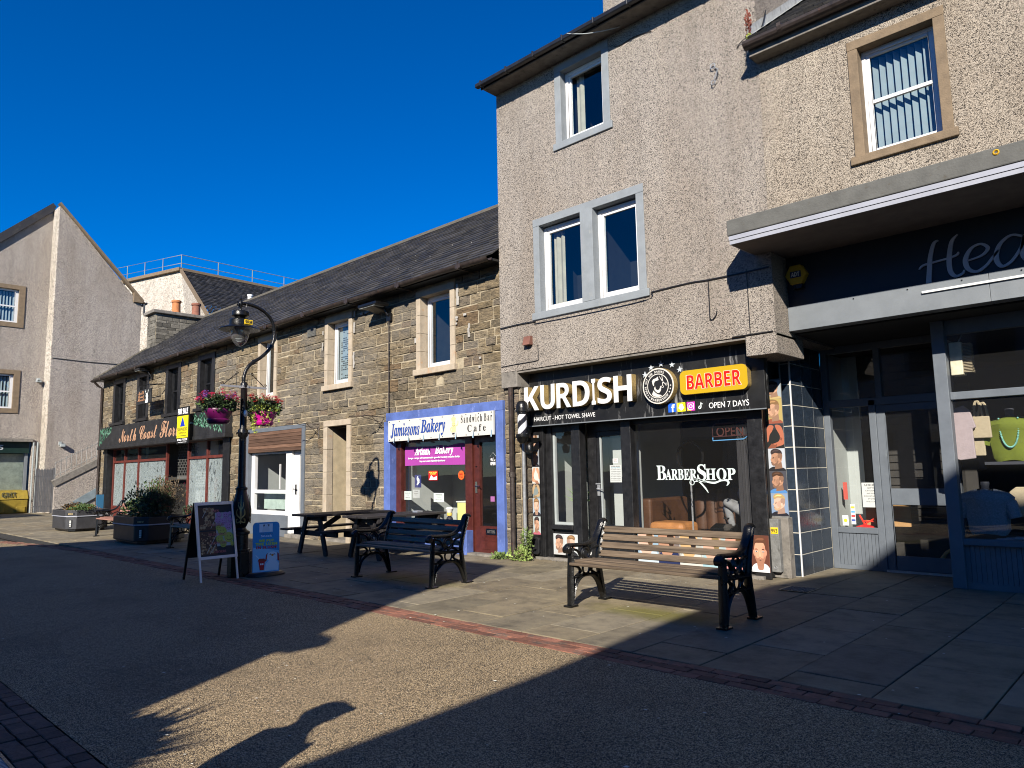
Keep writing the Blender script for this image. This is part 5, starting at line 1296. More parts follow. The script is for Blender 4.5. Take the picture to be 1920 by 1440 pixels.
b = MB(); b.bar(A0 + Vector((0, 0, .05)), C0 + Vector((.1, 0, .05)), .5, .22); b.bar(C0 + Vector((0, 0, .05)), D0 + Vector((0, 0, .05)), .4, .18); b.bar(C0 + Vector((.05, -.05, 0)), Cg + Vector((.05, -.05, 0)), .15, .2); part(b, 'roof_edge', 'brownstone', man)
b = MB(); b.box(-56.5, -54.6, 16.9, 17.05, 10.2, 12.1)
b = MB(); b.face([(-58.6, 17, 15.74), (-50, 19.3, 15.74), (-51, 33, 15.74), (-59, 33, 15.74)]); part(b, 'flat_roof', 'lead', man, fix=False)
b = MB(); b.lathe([(.16, 0), (.16, .9), (.2, .95), (.2, 1.05)], (-44.0, 21.4, 12.2), 8); part(b, 'vent_pipe', 'upvc', man)
# railing on the flat roof
rr = world_root('roof_railing', 'galvanised guard rail round the flat roof of the white block', 'railing', (-51, 20, 15.8))
path = [Vector((-57.8, 17.15, 15.85)), Vector((-50.6, 19.5, 15.85)), Vector((-51.4, 33, 15.85))]
def seg_posts(a, c, n):
    for k in range(n + 1):
        q = a.lerp(c, k / n); b = MB(); b.tube([q, q + Vector((0, 0, 1.2))], .03, 5); part(b, 'post', 'railm', rr)
seg_posts(path[0], path[1], 4)
for k in range(1, 6):
    q = path[1].lerp(path[2], k / 5); b = MB(); b.tube([q, q + Vector((0, 0, 1.2))], .03, 5); part(b, 'post', 'railm', rr)
for h in (.6, 1.2):
    b = MB(); b.tube([p + Vector((0, 0, h)) for p in path], .026, 5); part(b, 'rail', 'railm', rr)

# ================================================================ BUILDINGS ACROSS THE STREET (behind the camera: they cast the shade and show in the glass)
op1 = world_root('opposite_building', 'rendered building behind the viewer left of the alley', 'building', (-9, -6, 0))
b = MB(); b.prism([(-15.55, -.05), (-15.55, 4.6), (-13.3, 6.5), (-12.2, 7.42), (-1.5, 7.42), (-1.62, 6.6), (-1.93, 6.1), (-2.05, 5.1), (-2.05, 4.60), (-1.80, 4.58), (-1.72, 4.45), (-1.95, 4.42), (-2.07, 4.44), (-2.1, -.05)], 'xz', -3.9, -3.5); b.box(-12, -2.1, -9, -3.9, -.05, 3.8); part(b, 'wall', 'opp', op1)
for x in (-13.5, -11.2, -8.9, -6.6, -4.3):
    b = MB(); b.box(x, x + 1.1, -3.5, -3.44, 4.2, 5.7); w = part(b, 'window', 'greymargin', op1); b = MB(); b.box(x + .12, x + .98, -3.44, -3.42, 4.32, 5.58); part(b, 'pane', 'blackp', w)
for x in (-14.5, -10.2, -6.2):
    b = MB(); b.box(x, x + 3.2, -3.5, -3.44, .5, 2.5); w = part(b, 'shop_window', 'greymargin', op1); b = MB(); b.box(x + .12, x + 3.08, -3.44, -3.42, .62, 2.4); part(b, 'pane', 'blackp', w)
op2 = world_root('opposite_building', 'taller steep roofed building behind the viewer right of the alley', 'building', (5, -6, 0))
b = MB(); b.prism([(-.38, -.05), (-.38, 3.5), (.84, 5.12), (1.72, 6.42), (2.73, 7.75), (4.66, 9.36), (5.3, 9.9), (16, 9.9), (16, -.05)], 'xz', -3.9, -3.5); b.box(1, 16, -9, -3.9, -.05, 4.5); part(b, 'wall', 'opp', op2)
for x in (3.2, 5.6, 8.0):
    for z in (3.9, 6.4):
        b = MB(); b.box(x, x + 1.1, -3.5, -3.44, z, z + 1.4); w = part(b, 'window', 'greymargin', op2); b = MB(); b.box(x + .12, x + .98, -3.44, -3.42, z + .12, z + 1.28); part(b, 'pane', 'blackp', w)
op3 = world_root('opposite_building', 'long low building behind the viewer at the far end of the square', 'building', (-40, -10, 0))
b = MB(); b.prism([(-60, -.05), (-60, 7.6), (-28.5, 7.6), (-28.0, -.05)], 'xz', -4.5, -3.5); part(b, 'wall', 'opp', op3)

# ================================================================ SIGNS
# ---------------- North Coast florist fascia
s1 = world_root('fascia_sign', 'long charcoal florist sign with curly copper lettering and painted trailing leaves', 'shop sign', (-24, 8.6, 2.6))
b = MB(); b.box(-29.35, -18.95, 8.60, 8.98, 2.62, 3.31); b.box(-29.4, -18.9, 8.56, 9.0, 2.52, 2.62); part(b, 'board', 'florblack', s1, bevel=.01)
cop = flat((.40, .23, .14)); yy = 8.596
txz('North', 'script', -27.2, -25.55, 2.70, 3.15, yy, cop, s1, shear=0, offset=.004)
txz('Coast', 'script', -25.25, -23.75, 2.72, 3.17, yy, cop, s1, offset=.004)
txz('Florists', 'script', -23.5, -21.35, 2.70, 3.22, yy, cop, s1, offset=.004)
b = MB(); rnd = random.Random(5)
for k in range(330):                               # painted ivy at both ends (flat print)
    if k < 120: x = -29.25 + rnd.random() * 1.2; zmin = 2.68 + (x + 29.25) * .38
    else: x = -21.0 + rnd.random() * 1.9; zmin = 3.0 - (x + 21.0) * .17
    z = rnd.uniform(zmin, 3.26)
    w, h = .028, .05
    b.raw([(x, yy, z + h), (x + w, yy, z), (x, yy, z - h * 1.2), (x - w, yy, z)], [(0, 1, 2, 3)], k % 3)
for k in range(5):
    t = k * 1.257; b.raw([(-22.05, yy, 3.14), (-22.05 + .05 * math.cos(t), yy, 3.14 + .05 * math.sin(t)), (-22.05 + .06 * math.cos(t + .5), yy, 3.14 + .06 * math.sin(t + .5)), (-22.05 + .05 * math.cos(t + 1), yy, 3.14 + .05 * math.sin(t + 1))], [(0, 1, 2, 3)], 3)
part(b, 'painted_leaves', [flat((.09, .24, .15)), flat((.035, .12, .07)), flat((.17, .34, .24)), flat((.75, .3, .4))], s1, fix=False)

# for-sale board on the facade
s2 = world_root('for_sale_board', 'yellow and black FOR SALE board with blue triangle fixed beside the florist lettering', 'sign', (-21.3, 8.45, 2.4))
b = MB(); b.box(-21.72, -20.90, 8.42, 8.45, 2.43, 3.50); part(b, 'board', flat((.01, .01, .01)), s2)
b = MB(); b.box(-21.70, -20.92, 8.412, 8.42, 2.60, 3.24); part(b, 'yellow_panel', flat((.62, .56, .01)), s2)
b = MB(); b.prism([(-21.47, 2.93), (-21.13, 2.93), (-21.30, 3.21)], 'xz', 8.408, 8.412); part(b, 'blue_triangle', flat((.01, .03, .35)), s2)
txz('FOR SALE', 'bold', -21.66, -20.96, 3.29, 3.46, 8.418, flat((.85, .85, .85)), s2)
txz('SHEPHERD', 'bold', -21.66, -20.96, 2.80, 2.90, 8.409, flat((.25, .2, .02)), s2)
txz('COMMERCIAL', None, -21.62, -21.0, 2.72, 2.77, 8.409, flat((.25, .2, .02)), s2)
b = MB(); b.box(-21.62, -21.0, 8.408, 8.412, 2.655, 2.67); part(b, 'rule', flat((.02, .02, .02)), s2)
txz('01463 712239', 'bold', -21.66, -20.96, 2.52, 2.575, 8.418, flat((.85, .85, .85)), s2)
txz('www.shepherd.co.uk', None, -21.6, -21.0, 2.455, 2.49, 8.418, flat((.8, .8, .8)), s2)
b = MB(); b.box(-21.5, -21.45, 8.45, 8.6, 3.0, 3.05); b.box(-21.1, -21.05, 8.45, 8.6, 3.0, 3.05); part(b, 'bracket', 'galv', s2)

# projecting stag sign
s3 = world_root('hanging_sign', 'small black projecting sign with white stag head on iron bracket', 'sign', (-24.8, 8.3, 3.7))
b = MB(); b.box(-24.72, -23.55, 8.28, 8.34, 3.80, 4.26); part(b, 'board', 'florblack', s3, bevel=.01)
txz('North', 'script', -24.6, -24.1, 4.11, 4.22, 8.276, flat((.5, .26, .14)), s3); txz('Coast', 'script', -24.55, -24.05, 4.00, 4.10, 8.276, flat((.5, .26, .14)), s3); txz('Florists', 'script', -24.6, -24.0, 3.90, 4.0, 8.276, flat((.5, .26, .14)), s3)
b = MB(); W_ = lambda u, v, w: (-23.95 + u, 8.28 - w, 3.82 + v)
b.raw([W_(*p, .004) for p in ((.0, 0), (.22, 0), (.24, .10), (.20, .17), (.24, .20), (.14, .30), (.10, .30), (.03, .22), (.07, .16))], [tuple(range(9))])
for sx in (-1, 1):
    ribbon(b, [(.12 + sx * .03, .28), (.12 + sx * .09, .32), (.12 + sx * .10, .42)], (.022, .012), W_, .003, .005); ribbon(b, [(.12 + sx * .09, .33), (.12 + sx * .15, .38)], (.014, .008), W_, .003, .005)
part(b, 'stag_head', flat((.78, .8, .76)), s3, fix=False)
b = MB(); b.tube([(-24.7, 8.31, 4.4), (-23.9, 8.31, 4.4), (-23.6, 8.7, 4.42)], .02, 5); b.tube([(-24.6, 8.31, 4.4), (-24.6, 8.31, 4.26)], .012, 4); b.tube([(-23.7, 8.31, 4.4), (-23.7, 8.31, 4.26)], .012, 4); part(b, 'bracket', 'iron', s3)
# flood lamp over the florist windows
def floodlamp(name, c, label, big=.3):
    r = world_root(name, label, 'wall light', c); x, y, z = c
    b = MB(); b.box(x - big * .9, x + big * .6, y, y + .34, z, z + .07); b.prism([(y, z), (y + .34, z), (y + .36, z - .10), (y + .1, z - .03)], 'yz', x - big * .5, x + big * .3); part(b, 'lamp_head', 'iron', r, bevel=.015)
    b = MB(); b.box(x - big * .8, x + big * .45, y + .02, y + .26, z - .012, z - .002); part(b, 'lens', 'netc', r)
    b = MB(); b.tube([(x + .1, y + .3, z - .02), (x + .15, y + .38, z - .16), (x + .15, YS - .01, z - .2)], .02, 6); b.box(x + .08, x + .22, YS - .05, YS - .01, z - .28, z - .12); part(b, 'bracket', 'iron', r); return r
f1 = floodlamp('wall_floodlight', (-12.0, 8.35, 4.86), 'dark floodlight sticking out under the eaves between two cream windows', .42)
f2 = floodlamp('wall_floodlight', (-25.0, 8.35, 4.98), 'dark floodlight between the small black florist windows', .30)
b = MB(); b.tube([(-11.86, YS - .03, 4.6), (-11.86, YS - .03, 2.0)], .012, 5); wr = b.build('wall_cable', 'gutter'); tag(wr, 'thin dark cable running down the stone wall from the floodlight', 'cable')
# louvre vent by the eaves
b = MB()
for k in range(6): b.box(-15.05, -14.75, YS - .03, YS - .02 + .004 * k, 4.72 + k * .035, 4.74 + k * .035)
b.box(-15.08, -14.72, YS - .025, YS - .022 + .01, 4.70, 4.93); o = b.build('air_vent', 'canopy'); tag(o, 'small grey louvred vent high on the stone wall', 'vent')
# old sign brackets
for x, lb in ((-12.1, 'rusty empty sign bracket on the stone wall left of the bakery'), (-14.6, 'rusty empty sign bracket between white shop and doorway')):
    b = MB(); b.tube([(x + .06, YS, 2.6), (x + .05, 8.35, 2.62), (x - .32, 8.2, 2.62)], .009, 5); b.tube([(x + .06, YS, 2.36), (x + .05, 8.5, 2.60)], .007, 4); b.tube([(x - .1, 8.3, 2.62), (x + .06, YS, 2.48)], .006, 4); b.tube([(x + .06, YS, 2.65), (x + .06, YS - .01, 2.3)], .012, 4)
    o = b.build('sign_bracket', 'gutter'); tag(o, lb, 'bracket', 'old sign brackets')

# ---------------- bakery sign
s4 = world_root('bakery_sign', 'long white bakery sign with navy slanted lettering and a little cook', 'shop sign', (-10.3, 8.74, 2.1))
b = MB(); b.box(-11.80, -8.79, 8.715, 8.75, 2.09, 2.505); part(b, 'board', flat((.50, .49, .45)), s4)
nav = flat((.015, .05, .24)); blk = flat((.02, .02, .025)); y4 = 8.7125
txz('Jamiesons', 'serifi', -11.72, -10.80, 2.15, 2.44, y4, nav, s4, offset=.01); txz('Bakery', 'serifi', -10.77, -10.05, 2.14, 2.475, y4, nav, s4, offset=.01)
txz('S a n d w i c h  B a r', 'serif', -9.62, -8.82, 2.335, 2.47, y4, blk, s4); txz('C a f e', 'serif', -9.45, -8.98, 2.165, 2.29, y4, blk, s4)
b = MB(); W_ = lambda u, v, w: (-9.92 + u, 8.715 - w, 2.14 + v)
b.raw([W_(.10 + .05 * math.cos(t), .19 + .045 * math.sin(t), .003) for t in [k * .524 for k in range(12)]], [tuple(range(12))], 0)
b.raw([W_(*p, .003) for p in ((.04, .04), (.15, .04), (.16, .14), (.10, .16), (.05, .14))], [tuple(range(5))], 0)
b.raw([W_(*p, .003) for p in ((.05, .24), (.14, .23), (.16, .30), (.08, .33), (.03, .29))], [tuple(range(5))], 0)
ribbon(b, [(.15, .15), (.21, .18), (.22, .24)], (.02, .02), W_, .002, .004, 0); ribbon(b, [(.05, .14), (.01, .10), (.03, .06)], (.02, .02), W_, .002, .004, 0)
b.raw([W_(.085 + .007 * math.cos(t), .2 + .007 * math.sin(t), .005) for t in [k * 1.05 for k in range(6)]], [tuple(range(6))], 1); b.raw([W_(.12 + .007 * math.cos(t), .2 + .007 * math.sin(t), .005) for t in [k * 1.05 for k in range(6)]], [tuple(range(6))], 1)
ribbon(b, [(.07, .17), (.10, .155), (.13, .17)], (.006, .006), W_, .004, .006, 1); b.raw([W_(*p, .003) for p in ((.06, .0), (.12, .0), (.13, .03), (.06, .03))], [(0, 1, 2, 3)], 1)
part(b, 'cook_emblem', [flat((.72, .62, .25)), blk], s4, fix=False)
for k in range(8):
    for z in (2.12, 2.475):
        b = MB(); b.lathe([(.010, 0), (.008, .004)], (0, 0, 0), 6); 
b = MB()
for k in range(10):
    for z in (2.115, 2.48): x = -11.76 + k * .325; b.box(x - .008, x + .008, 8.708, 8.715, z - .008, z + .008)
part(b, 'screws', 'iron', s4, kind='stuff')
for k in range(7):                                  # loose plastic drip hooks below the sign
    b = MB(); x = -11.62 + k * .46; b.raw([(x, 8.705, 2.06), (x + .05, 8.69, 2.05), (x + .035, 8.70, 2.20), (x + .08, 8.66, 2.04)], [(0, 1, 2), (1, 3, 2)]); part(b, 'clip', flat((.35, .50, .62)), s4, fix=False)
# purple banner inside the glass
s5 = world_root('banner', 'purple Artisan Bakery banner hung inside the bakery window', 'banner', (-10.7, 8.93, 1.7))
YB_ = YS + .17 + .012; n = 24; V = []
for i in range(n + 1):
    t = i / n; x = -11.60 + 1.78 * t
    V += [(x, YB_ + .005 * math.sin(t * 14), 1.60 + .006 * math.sin(t * 5)), (x, YB_ + .005 * math.sin(t * 14), 1.985 - .02 * math.sin(t * math.pi) - .012 * math.sin(t * 19) * (t > .5))]
b = MB(); b.raw(V, [(2 * i, 2 * i + 2, 2 * i + 3, 2 * i + 1) for i in range(n)]); part(b, 'cloth', flat((.30, .045, .27)), s5, smooth=True, fix=False)
wh = flat((.82, .80, .82))
txz('Artisan', 'serifi', -11.28, -10.80, 1.80, 1.955, YB_ - .009, wh, s5, offset=.01); txz('Bakery', 'serifi', -10.66, -10.13, 1.77, 1.965, YB_ - .009, wh, s5, offset=.01)
txz('Large range of homemade goods freshly made daily', 'bold', -11.48, -9.95, 1.72, 1.765, YB_ - .009, wh, s5); txz('by our own family bakers', 'bold', -11.12, -10.36, 1.655, 1.70, YB_ - .009, wh, s5)
# notices and stickers in the bakery window
def notice(name, label, x0, x1, z0, z1, y, bgc, lines, col=(.1, .1, .1), extra=None):
    r = world_root(name, label, 'notice', ((x0 + x1) / 2, y, z0))
    b = MB(); b.box(x0, x1, y, y + .002, z0, z1); part(b, 'sheet', flat([c * .7 for c in bgc]), r)
    for (t, st, a0, a1, c0, c1, cc) in lines:
        txz(t, st, x0 + (x1 - x0) * a0, x0 + (x1 - x0) * a1, z0 + (z1 - z0) * c0, z0 + (z1 - z0) * c1, y - .0012, flat(cc or col), r, depth=.001, res=2)
    if extra: extra(r, x0, x1, z0, z1, y)
    return r
yn = YS + .17 + .026 - .010
notice('paper_notice', 'white paper notice low at left edge of the bakery window', -11.63, -11.40, .93, 1.10, yn, (.62, .70, .66), [('Special offers', 'bold', .15, .85, .72, .82, None), ('today', None, .3, .7, .5, .6, None), ('lunch 12-2', None, .2, .8, .2, .32, None)])
notice('paper_notice', 'white paper notice in the middle of the bakery window', -10.72, -10.42, .90, 1.07, yn, (.66, .74, .70), [('OPENING', 'bold', .2, .8, .75, .85, None), ('Tuesday', None, .3, .7, .5, .6, None), ('8am to 4pm', None, .2, .8, .2, .3, None)])
notice('framed_certificate', 'framed certificate hanging behind the bakery glass', -11.40, -11.18, .97, 1.13, yn + .03, (.55, .58, .56), [('AWARD', 'serif', .25, .75, .75, .86, None), ('EXCELLENCE', None, .2, .8, .5, .58, None), ('bakery', None, .3, .7, .3, .38, None)])
notice('slush_sticker', 'small red and white slush sticker in the bakery window', -10.87, -10.60, 1.31, 1.49, yn, (.70, .02, .02), [('WE PUT THE LUSH', 'bold', .08, .92, .78, .9, (.9, .85, .1)), ('IN SLUSH!', 'bold', .2, .8, .62, .74, (.9, .85, .1))],
       extra=lambda r, x0, x1, z0, z1, y: part(MB().raw([(x0 + .02, y - .001, z0 + .01), (x1 - .02, y - .001, z0 + .01), (x1 - .02, y - .001, z0 + .08), (x0 + .15, y - .001, z0 + .05), (x0 + .08, y - .001, z0 + .1)], [(0, 1, 2, 3, 4)]), 'print', flat((.6, .75, .8)), r, fix=False))
r = world_root('price_star', 'round orange starburst price sign in the bakery window', 'sign', (-9.93, yn, 1.4))
b = MB(); b.prism([(-9.93 + (.088 if k % 2 else .074) * math.cos(k * math.pi / 18), 1.40 + (.088 if k % 2 else .074) * math.sin(k * math.pi / 18)) for k in range(36)], 'xz', yn, yn + .003); part(b, 'star', flat((.85, .12, .02)), r)
for k, t in enumerate(('ALL DAY', 'BREAKFAST', 'ROLLS', '3.50')): txz(t, None, -9.98, -9.88, 1.43 - k * .026, 1.445 - k * .026, yn - .002, flat((.25, .02, .02)), r, res=2)
r = world_root('blue_poster', 'navy poster of a pale dancing figure inside the bakery window', 'poster', (-11.25, yn + .05, 1.15))
b = MB(); b.box(-11.36, -11.16, yn + .05, yn + .054, 1.17, 1.42); part(b, 'sheet', flat((.02, .025, .12)), r)
b = MB(); W_ = lambda u, v, w: (-11.36 + u, yn + .049 - w, 1.17 + v)
ribbon(b, [(.10, .22), (.09, .17), (.12, .11), (.07, .05)], (.03, .05, .06, .02), W_, 0, .001); ribbon(b, [(.10, .19), (.14, .16), (.15, .09)], (.02, .015, .012), W_, 0, .001); part(b, 'figure', flat((.6, .65, .7)), r, fix=False)
r = world_root('open_sign', 'small black OPEN sign hanging on the bakery door glass', 'sign', (-9.1, YS + .17, 1.6))
b = MB(); b.box(-9.17, -8.99, YS + .178, YS + .184, 1.55, 1.72); part(b, 'board', flat((.02, .02, .02)), r, bevel=.01)
b = MB(); b.tube([(-9.16, YS + .18, 1.72), (-9.08, YS + .18, 1.79), (-9.0, YS + .18, 1.72)], .002, 4); part(b, 'string', flat((.6, .6, .6)), r)
txz("We're", 'script', -9.14, -9.02, 1.64, 1.70, YS + .176, flat((.8, .8, .8)), r); txz('OPEN', 'bold', -9.14, -9.02, 1.565, 1.625, YS + .176, flat((.8, .8, .8)), r)
b = MB(); b.box(-9.16, -9.06, YS + .182, YS + .186, .93, 1.02); r = b.build('door_sticker', flat((.28, .10, .25))); tag(r, 'small purple sticker on the bakery door glass', 'sticker')
# goods on the shelf
r = world_root('yellow_crate', 'pale yellow crate standing inside the bakery window beside the door', 'crate', (-9.95, YS + .3, .5))
b = MB(); b.box(-10.12, -9.80, YS + .25, YS + .5, .5, .90); part(b, 'box', flat((.60, .58, .20)), r, bevel=.01)
b = MB(); b.box(-10.14, -9.78, YS + .24, YS + .52, .90, .92); part(b, 'lid', flat((.6, .62, .55)), r)
r = world_root('price_tag', 'bright yellow price tag on the bakery window shelf', 'price tag', (-11.2, YS + .3, .5))
b = MB(); b.obox((-11.18, YS + .28, .57), (.09, 0, 0), (0, .003, 0), (0, .01, .045)); part(b, 'card', flat((.62, .56, .01)), r); txz('2.50', 'bold', -11.24, -11.12, .55, .595, YS + .270, flat((.3, .2, .0)), r)
r = world_root('baker_figurine', 'small gnome-like baker figurine on the bakery window shelf', 'figurine', (-10.45, YS + .35, .5))
b = MB(); b.lathe([(.05, 0), (.07, .04), (.06, .10), (.03, .13)], (-10.45, YS + .35, .5), 10); part(b, 'body', flat((.02, .02, .03)), r, smooth=True)
b = MB(); b.lathe([(.01, .12), (.05, .14), (.055, .18), (.04, .21)], (-10.45, YS + .35, .5), 10); part(b, 'head', flat((.6, .45, .1)), r, smooth=True)
b = MB(); b.lathe([(.05, .20), (.055, .22), (.08, .27), (.05, .30)], (-10.45, YS + .35, .5), 10); part(b, 'hat', flat((.7, .7, .66)), r, smooth=True)
cols = [(.55, .28, .08), (.7, .35, .1), (.8, .2, .15), (.8, .7, .1), (.35, .2, .12), (.6, .1, .2)]
for k in range(9):
    x = -10.95 + k * .12 if k < 3 else -10.34 + (k - 3) * .065
    b = MB(); b.lathe([(.0, 0), (.035, .004), (.042, .02), (.028, .04), (0, .05)], (x, YS + .30 + .03 * (k % 2), .5), 9); o = b.build('bun', flat(cols[k % 6]), smooth=True)
    tag(o, (('tan bun left of the figurine, farthest from it', 'golden middle bun left of the figurine', 'reddish bun nearest the figurine on its left')[k] if k < 3 else ('small %s iced cake on the bakery window shelf between figurine and crate' % ('', '', '', 'yellow', 'brown', 'pink', 'tan', 'orange', 'red')[k])), 'bun', 'buns and cakes on the bakery shelf')

# ---------------- barber fascia
YG = 8.96
s6 = world_root('barber_sign', 'black streaked fascia with big white gold-edged letters and red BARBER plate', 'shop sign', (-6, YG, 2.2))
fasc = plain('streaky_black_board', (.010, .010, .010), .45, var=.3, scale=4, bump=.08, dirt=((.26, .26, .26), 11, .575, .14))
b = MB(); b.box(-8.16, -4.02, YG, YG + .12, 2.20, 3.085); part(b, 'board', fasc, s6, bevel=.004)
b = MB(); b.box(-8.165, -4.015, YG - .012, YG, 2.19, 2.205); part(b, 'edge_trim', 'greylight', s6)
letters = [('K', -8.17, -7.82, 2.445, 2.80), ('U', -7.80, -7.44, 2.44, 2.83), ('R', -7.40, -7.08, 2.445, 2.86), ('D', -7.04, -6.66, 2.445, 2.87), ('I', -6.62, -6.52, 2.445, 2.88), ('S', -6.49, -6.19, 2.44, 2.90), ('H', -6.15, -5.78, 2.445, 2.92)]
# even letters: the widths below follow the sign, all of the same height
X0 = -8.17; W7 = (.36, .34, .33, .37, .11, .30, .36); x = X0
for ch, w in zip('KURDISH', W7):
    text(ch, 'bold', (x, YG - .005, 2.45), (w - .03, 0, 0), (0, 0, .40 if ch != 'U' and ch != 'S' else .405), (0, -1, 0), .115, None, s6, name='letter', mats=[flat((.58, .57, .56), .35), MT['gold']], offset=.0)
    x += w + .005
txz('HAIRCUT - HOT TOWEL SHAVE', None, -8.06, -6.78, 2.275, 2.345, YG - .002, flat((.6, .6, .6)), s6)
txz('OPEN 7 DAYS', None, -4.83, -4.25, 2.255, 2.335, YG - .002, flat((.7, .7, .7)), s6)
# round badge
bd_c = (-5.56, 2.63); RR = .262
def disc(r, y0, y1, mat, name, root=s6, c=bd_c, n=40):
    b = MB(); b.prism([(c[0] + r * math.cos(2 * math.pi * k / n), c[1] + r * math.sin(2 * math.pi * k / n)) for k in range(n)], 'xz', y0, y1); return part(b, name, mat, root)
disc(RR, YG - .10, YG - .002, 'gold', 'badge_rim'); disc(RR - .004, YG - .105, YG - .10, flat((.55,.52,.47)), 'badge_face'); disc(RR - .022, YG - .107, YG - .105, flat((.01, .01, .012)), 'badge_band')
disc(.178, YG - .109, YG - .107, flat((.55,.53,.48)), 'badge_ring'); disc(.166, YG - .111, YG - .109, flat((.01, .01, .012)), 'badge_centre')
def arc_text(s, c, r, a0, a1, size, y, mat, root, flip=False):
    n = len(s)
    for i, ch in enumerate(s):
        if ch == ' ': continue
        t = a0 + (a1 - a0) * i / max(1, n - 1)
        rad = Vector((math.cos(t), 0, math.sin(t))); tan = Vector((math.sin(t), 0, -math.cos(t)))
        if flip: rad = -rad; tan = -tan
        p = Vector((c[0], y, c[1])) + Vector((math.cos(t), 0, math.sin(t))) * r
        w = size * (.3 if ch == 'I' else .7)
        text(ch, 'bold', p - tan * w / 2 - rad * size / 2, tan * w, rad * size, (0, -1, 0), .001, mat, root, res=1)
arc_text('HAIR CUT AND SHAVES', bd_c, .207, R(205), R(62), .032, YG - .1075, flat((.58,.56,.52)), s6)
arc_text('BARBERSHOP', bd_c, .208, R(238), R(318), .034, YG - .1075, flat((.58,.56,.52)), s6, True)
for a in (R(215), R(226), R(332), R(345), R(358)): text('★', None, (bd_c[0] + .208 * math.cos(a) - .014, YG - .1075, bd_c[1] + .208 * math.sin(a) - .014), (.028, 0, 0), (0, 0, .028), (0, -1, 0), .001, flat((.58,.56,.52)), s6, name='star', res=1)
b = MB(); W_ = lambda u, v, w: (bd_c[0] + u, YG - .111 - w, bd_c[1] + v)
head = [(-.085, .03), (-.095, .075), (-.07, .105), (-.03, .112), (.01, .135), (.012, .10), (.02, .085), (-.015, .075), (-.045, .07), (-.062, .04), (-.060, .01), (-.075, .005)]
b.raw([W_(*p, .0015) for p in head], [tuple(range(len(head)))])
beard = [(-.062, -.03), (-.045, .0), (-.035, -.045), (-.005, -.06), (.02, -.055), (.035, -.03), (.04, .0), (.055, -.02), (.052, -.06), (.03, -.095), (.0, -.105), (-.03, -.085), (-.055, -.06)]
b.raw([W_(*p, .0015) for p in beard], [tuple(range(len(beard)))])
collar = [(-.10, -.115), (-.075, -.06), (-.055, -.085), (-.01, -.12), (.05, -.135), (.06, -.15), (-.0, -.162), (-.07, -.145)]
b.raw([W_(*p, .0015) for p in collar], [tuple(range(len(collar)))])
part(b, 'bearded_head', flat((.55,.52,.47)), s6, fix=False)
b = MB(); ribbon(b, [(.03, .14), (.09, .05), (.125, .02)], (.004, .012, .006), W_, .001, .004); ribbon(b, [(.075, .145), (.085, .06), (.08, .0)], (.004, .012, .006), W_, .001, .004)
b.ring((bd_c[0] + .140, YG - .113, bd_c[1] + .012), .016, .004, 'xz', 10, 4); b.ring((bd_c[0] + .078, YG - .113, bd_c[1] - .018), .016, .004, 'xz', 10, 4); part(b, 'scissors', flat((.58,.56,.52)), s6, fix=False)
for (sx, sz) in ((-5.83, 2.83), (-5.72, 2.925), (-5.55, 2.96), (-5.37, 2.93), (-5.25, 2.845)):
    text('★', None, (sx - .045, YG - .002, sz - .045), (.09, 0, 0), (0, 0, .09), (0, -1, 0), .02, flat((.42, .46, .50), .4), s6, name='star', res=1)
# BARBER plate
def rrect(x0, x1, z0, z1, r, n=6):
    out = []
    for cx, cz, a in ((x1 - r, z1 - r, 0), (x0 + r, z1 - r, 90), (x0 + r, z0 + r, 180), (x1 - r, z0 + r, 270)):
        for k in range(n + 1): t = R(a + 90 * k / n); out.append((cx + r * math.cos(t), cz + r * math.sin(t)))
    return out
b = MB(); b.prism(rrect(-5.20, -4.20, 2.465, 2.80, .08), 'xz', YG - .11, YG - .002, 0, 1); part(b, 'barber_plate', [flat((.42, .27, .012), .3), MT['gold']], s6)
txz('BARBER', 'bold', -5.10, -4.28, 2.525, 2.735, YG - .1115, flat((.85, .60, .45)), s6, offset=.022); txz('BARBER', 'bold', -5.09, -4.29, 2.53, 2.73, YG - .113, flat((.80, .012, .008), .35), s6)
# social media squares
def sq(x, col, extra):
    b = MB(); b.box(x, x + .125, YG - .004, YG - .001, 2.245, 2.37); o = part(b, 'social_square', flat(col), s6); extra(x)
sq(-5.47, (.01, .09, .50), lambda x: txz('f', 'bold', x + .05, x + .11, 2.245, 2.355, YG - .0055, flat((.85, .85, .85)), s6))
def ghost(x):
    b = MB(); P_ = [(x + .062 + q[0], YG - .0055, 2.305 + q[1]) for q in ((0, .05), (.022, .042), (.03, .015), (.045, -.01), (.028, -.022), (.02, -.038), (0, -.045), (-.02, -.038), (-.028, -.022), (-.045, -.01), (-.03, .015), (-.022, .042))]
    b.raw(P_, [tuple(range(12))]); part(b, 'white_emblem', flat((.85, .85, .85)), s6, fix=False)
sq(-5.32, (.85, .80, .01), ghost)
def cam_(x):
    b = MB(); b.ring((x + .062, YG - .006, 2.307), .022, .005, 'xz', 14, 4)
    q = rrect(x + .018, x + .107, 2.262, 2.352, .022, 3); b.tube([(a, YG - .006, c) for a, c in q], .004, 4, True); part(b, 'white_emblem', flat((.85, .85, .85)), s6)
    b = MB(); b.prism([(x, 2.245), (x + .07, 2.245), (x, 2.30)], 'xz', YG - .0045, YG - .004); part(b, 'orange_corner', flat((.85, .35, .05)), s6)
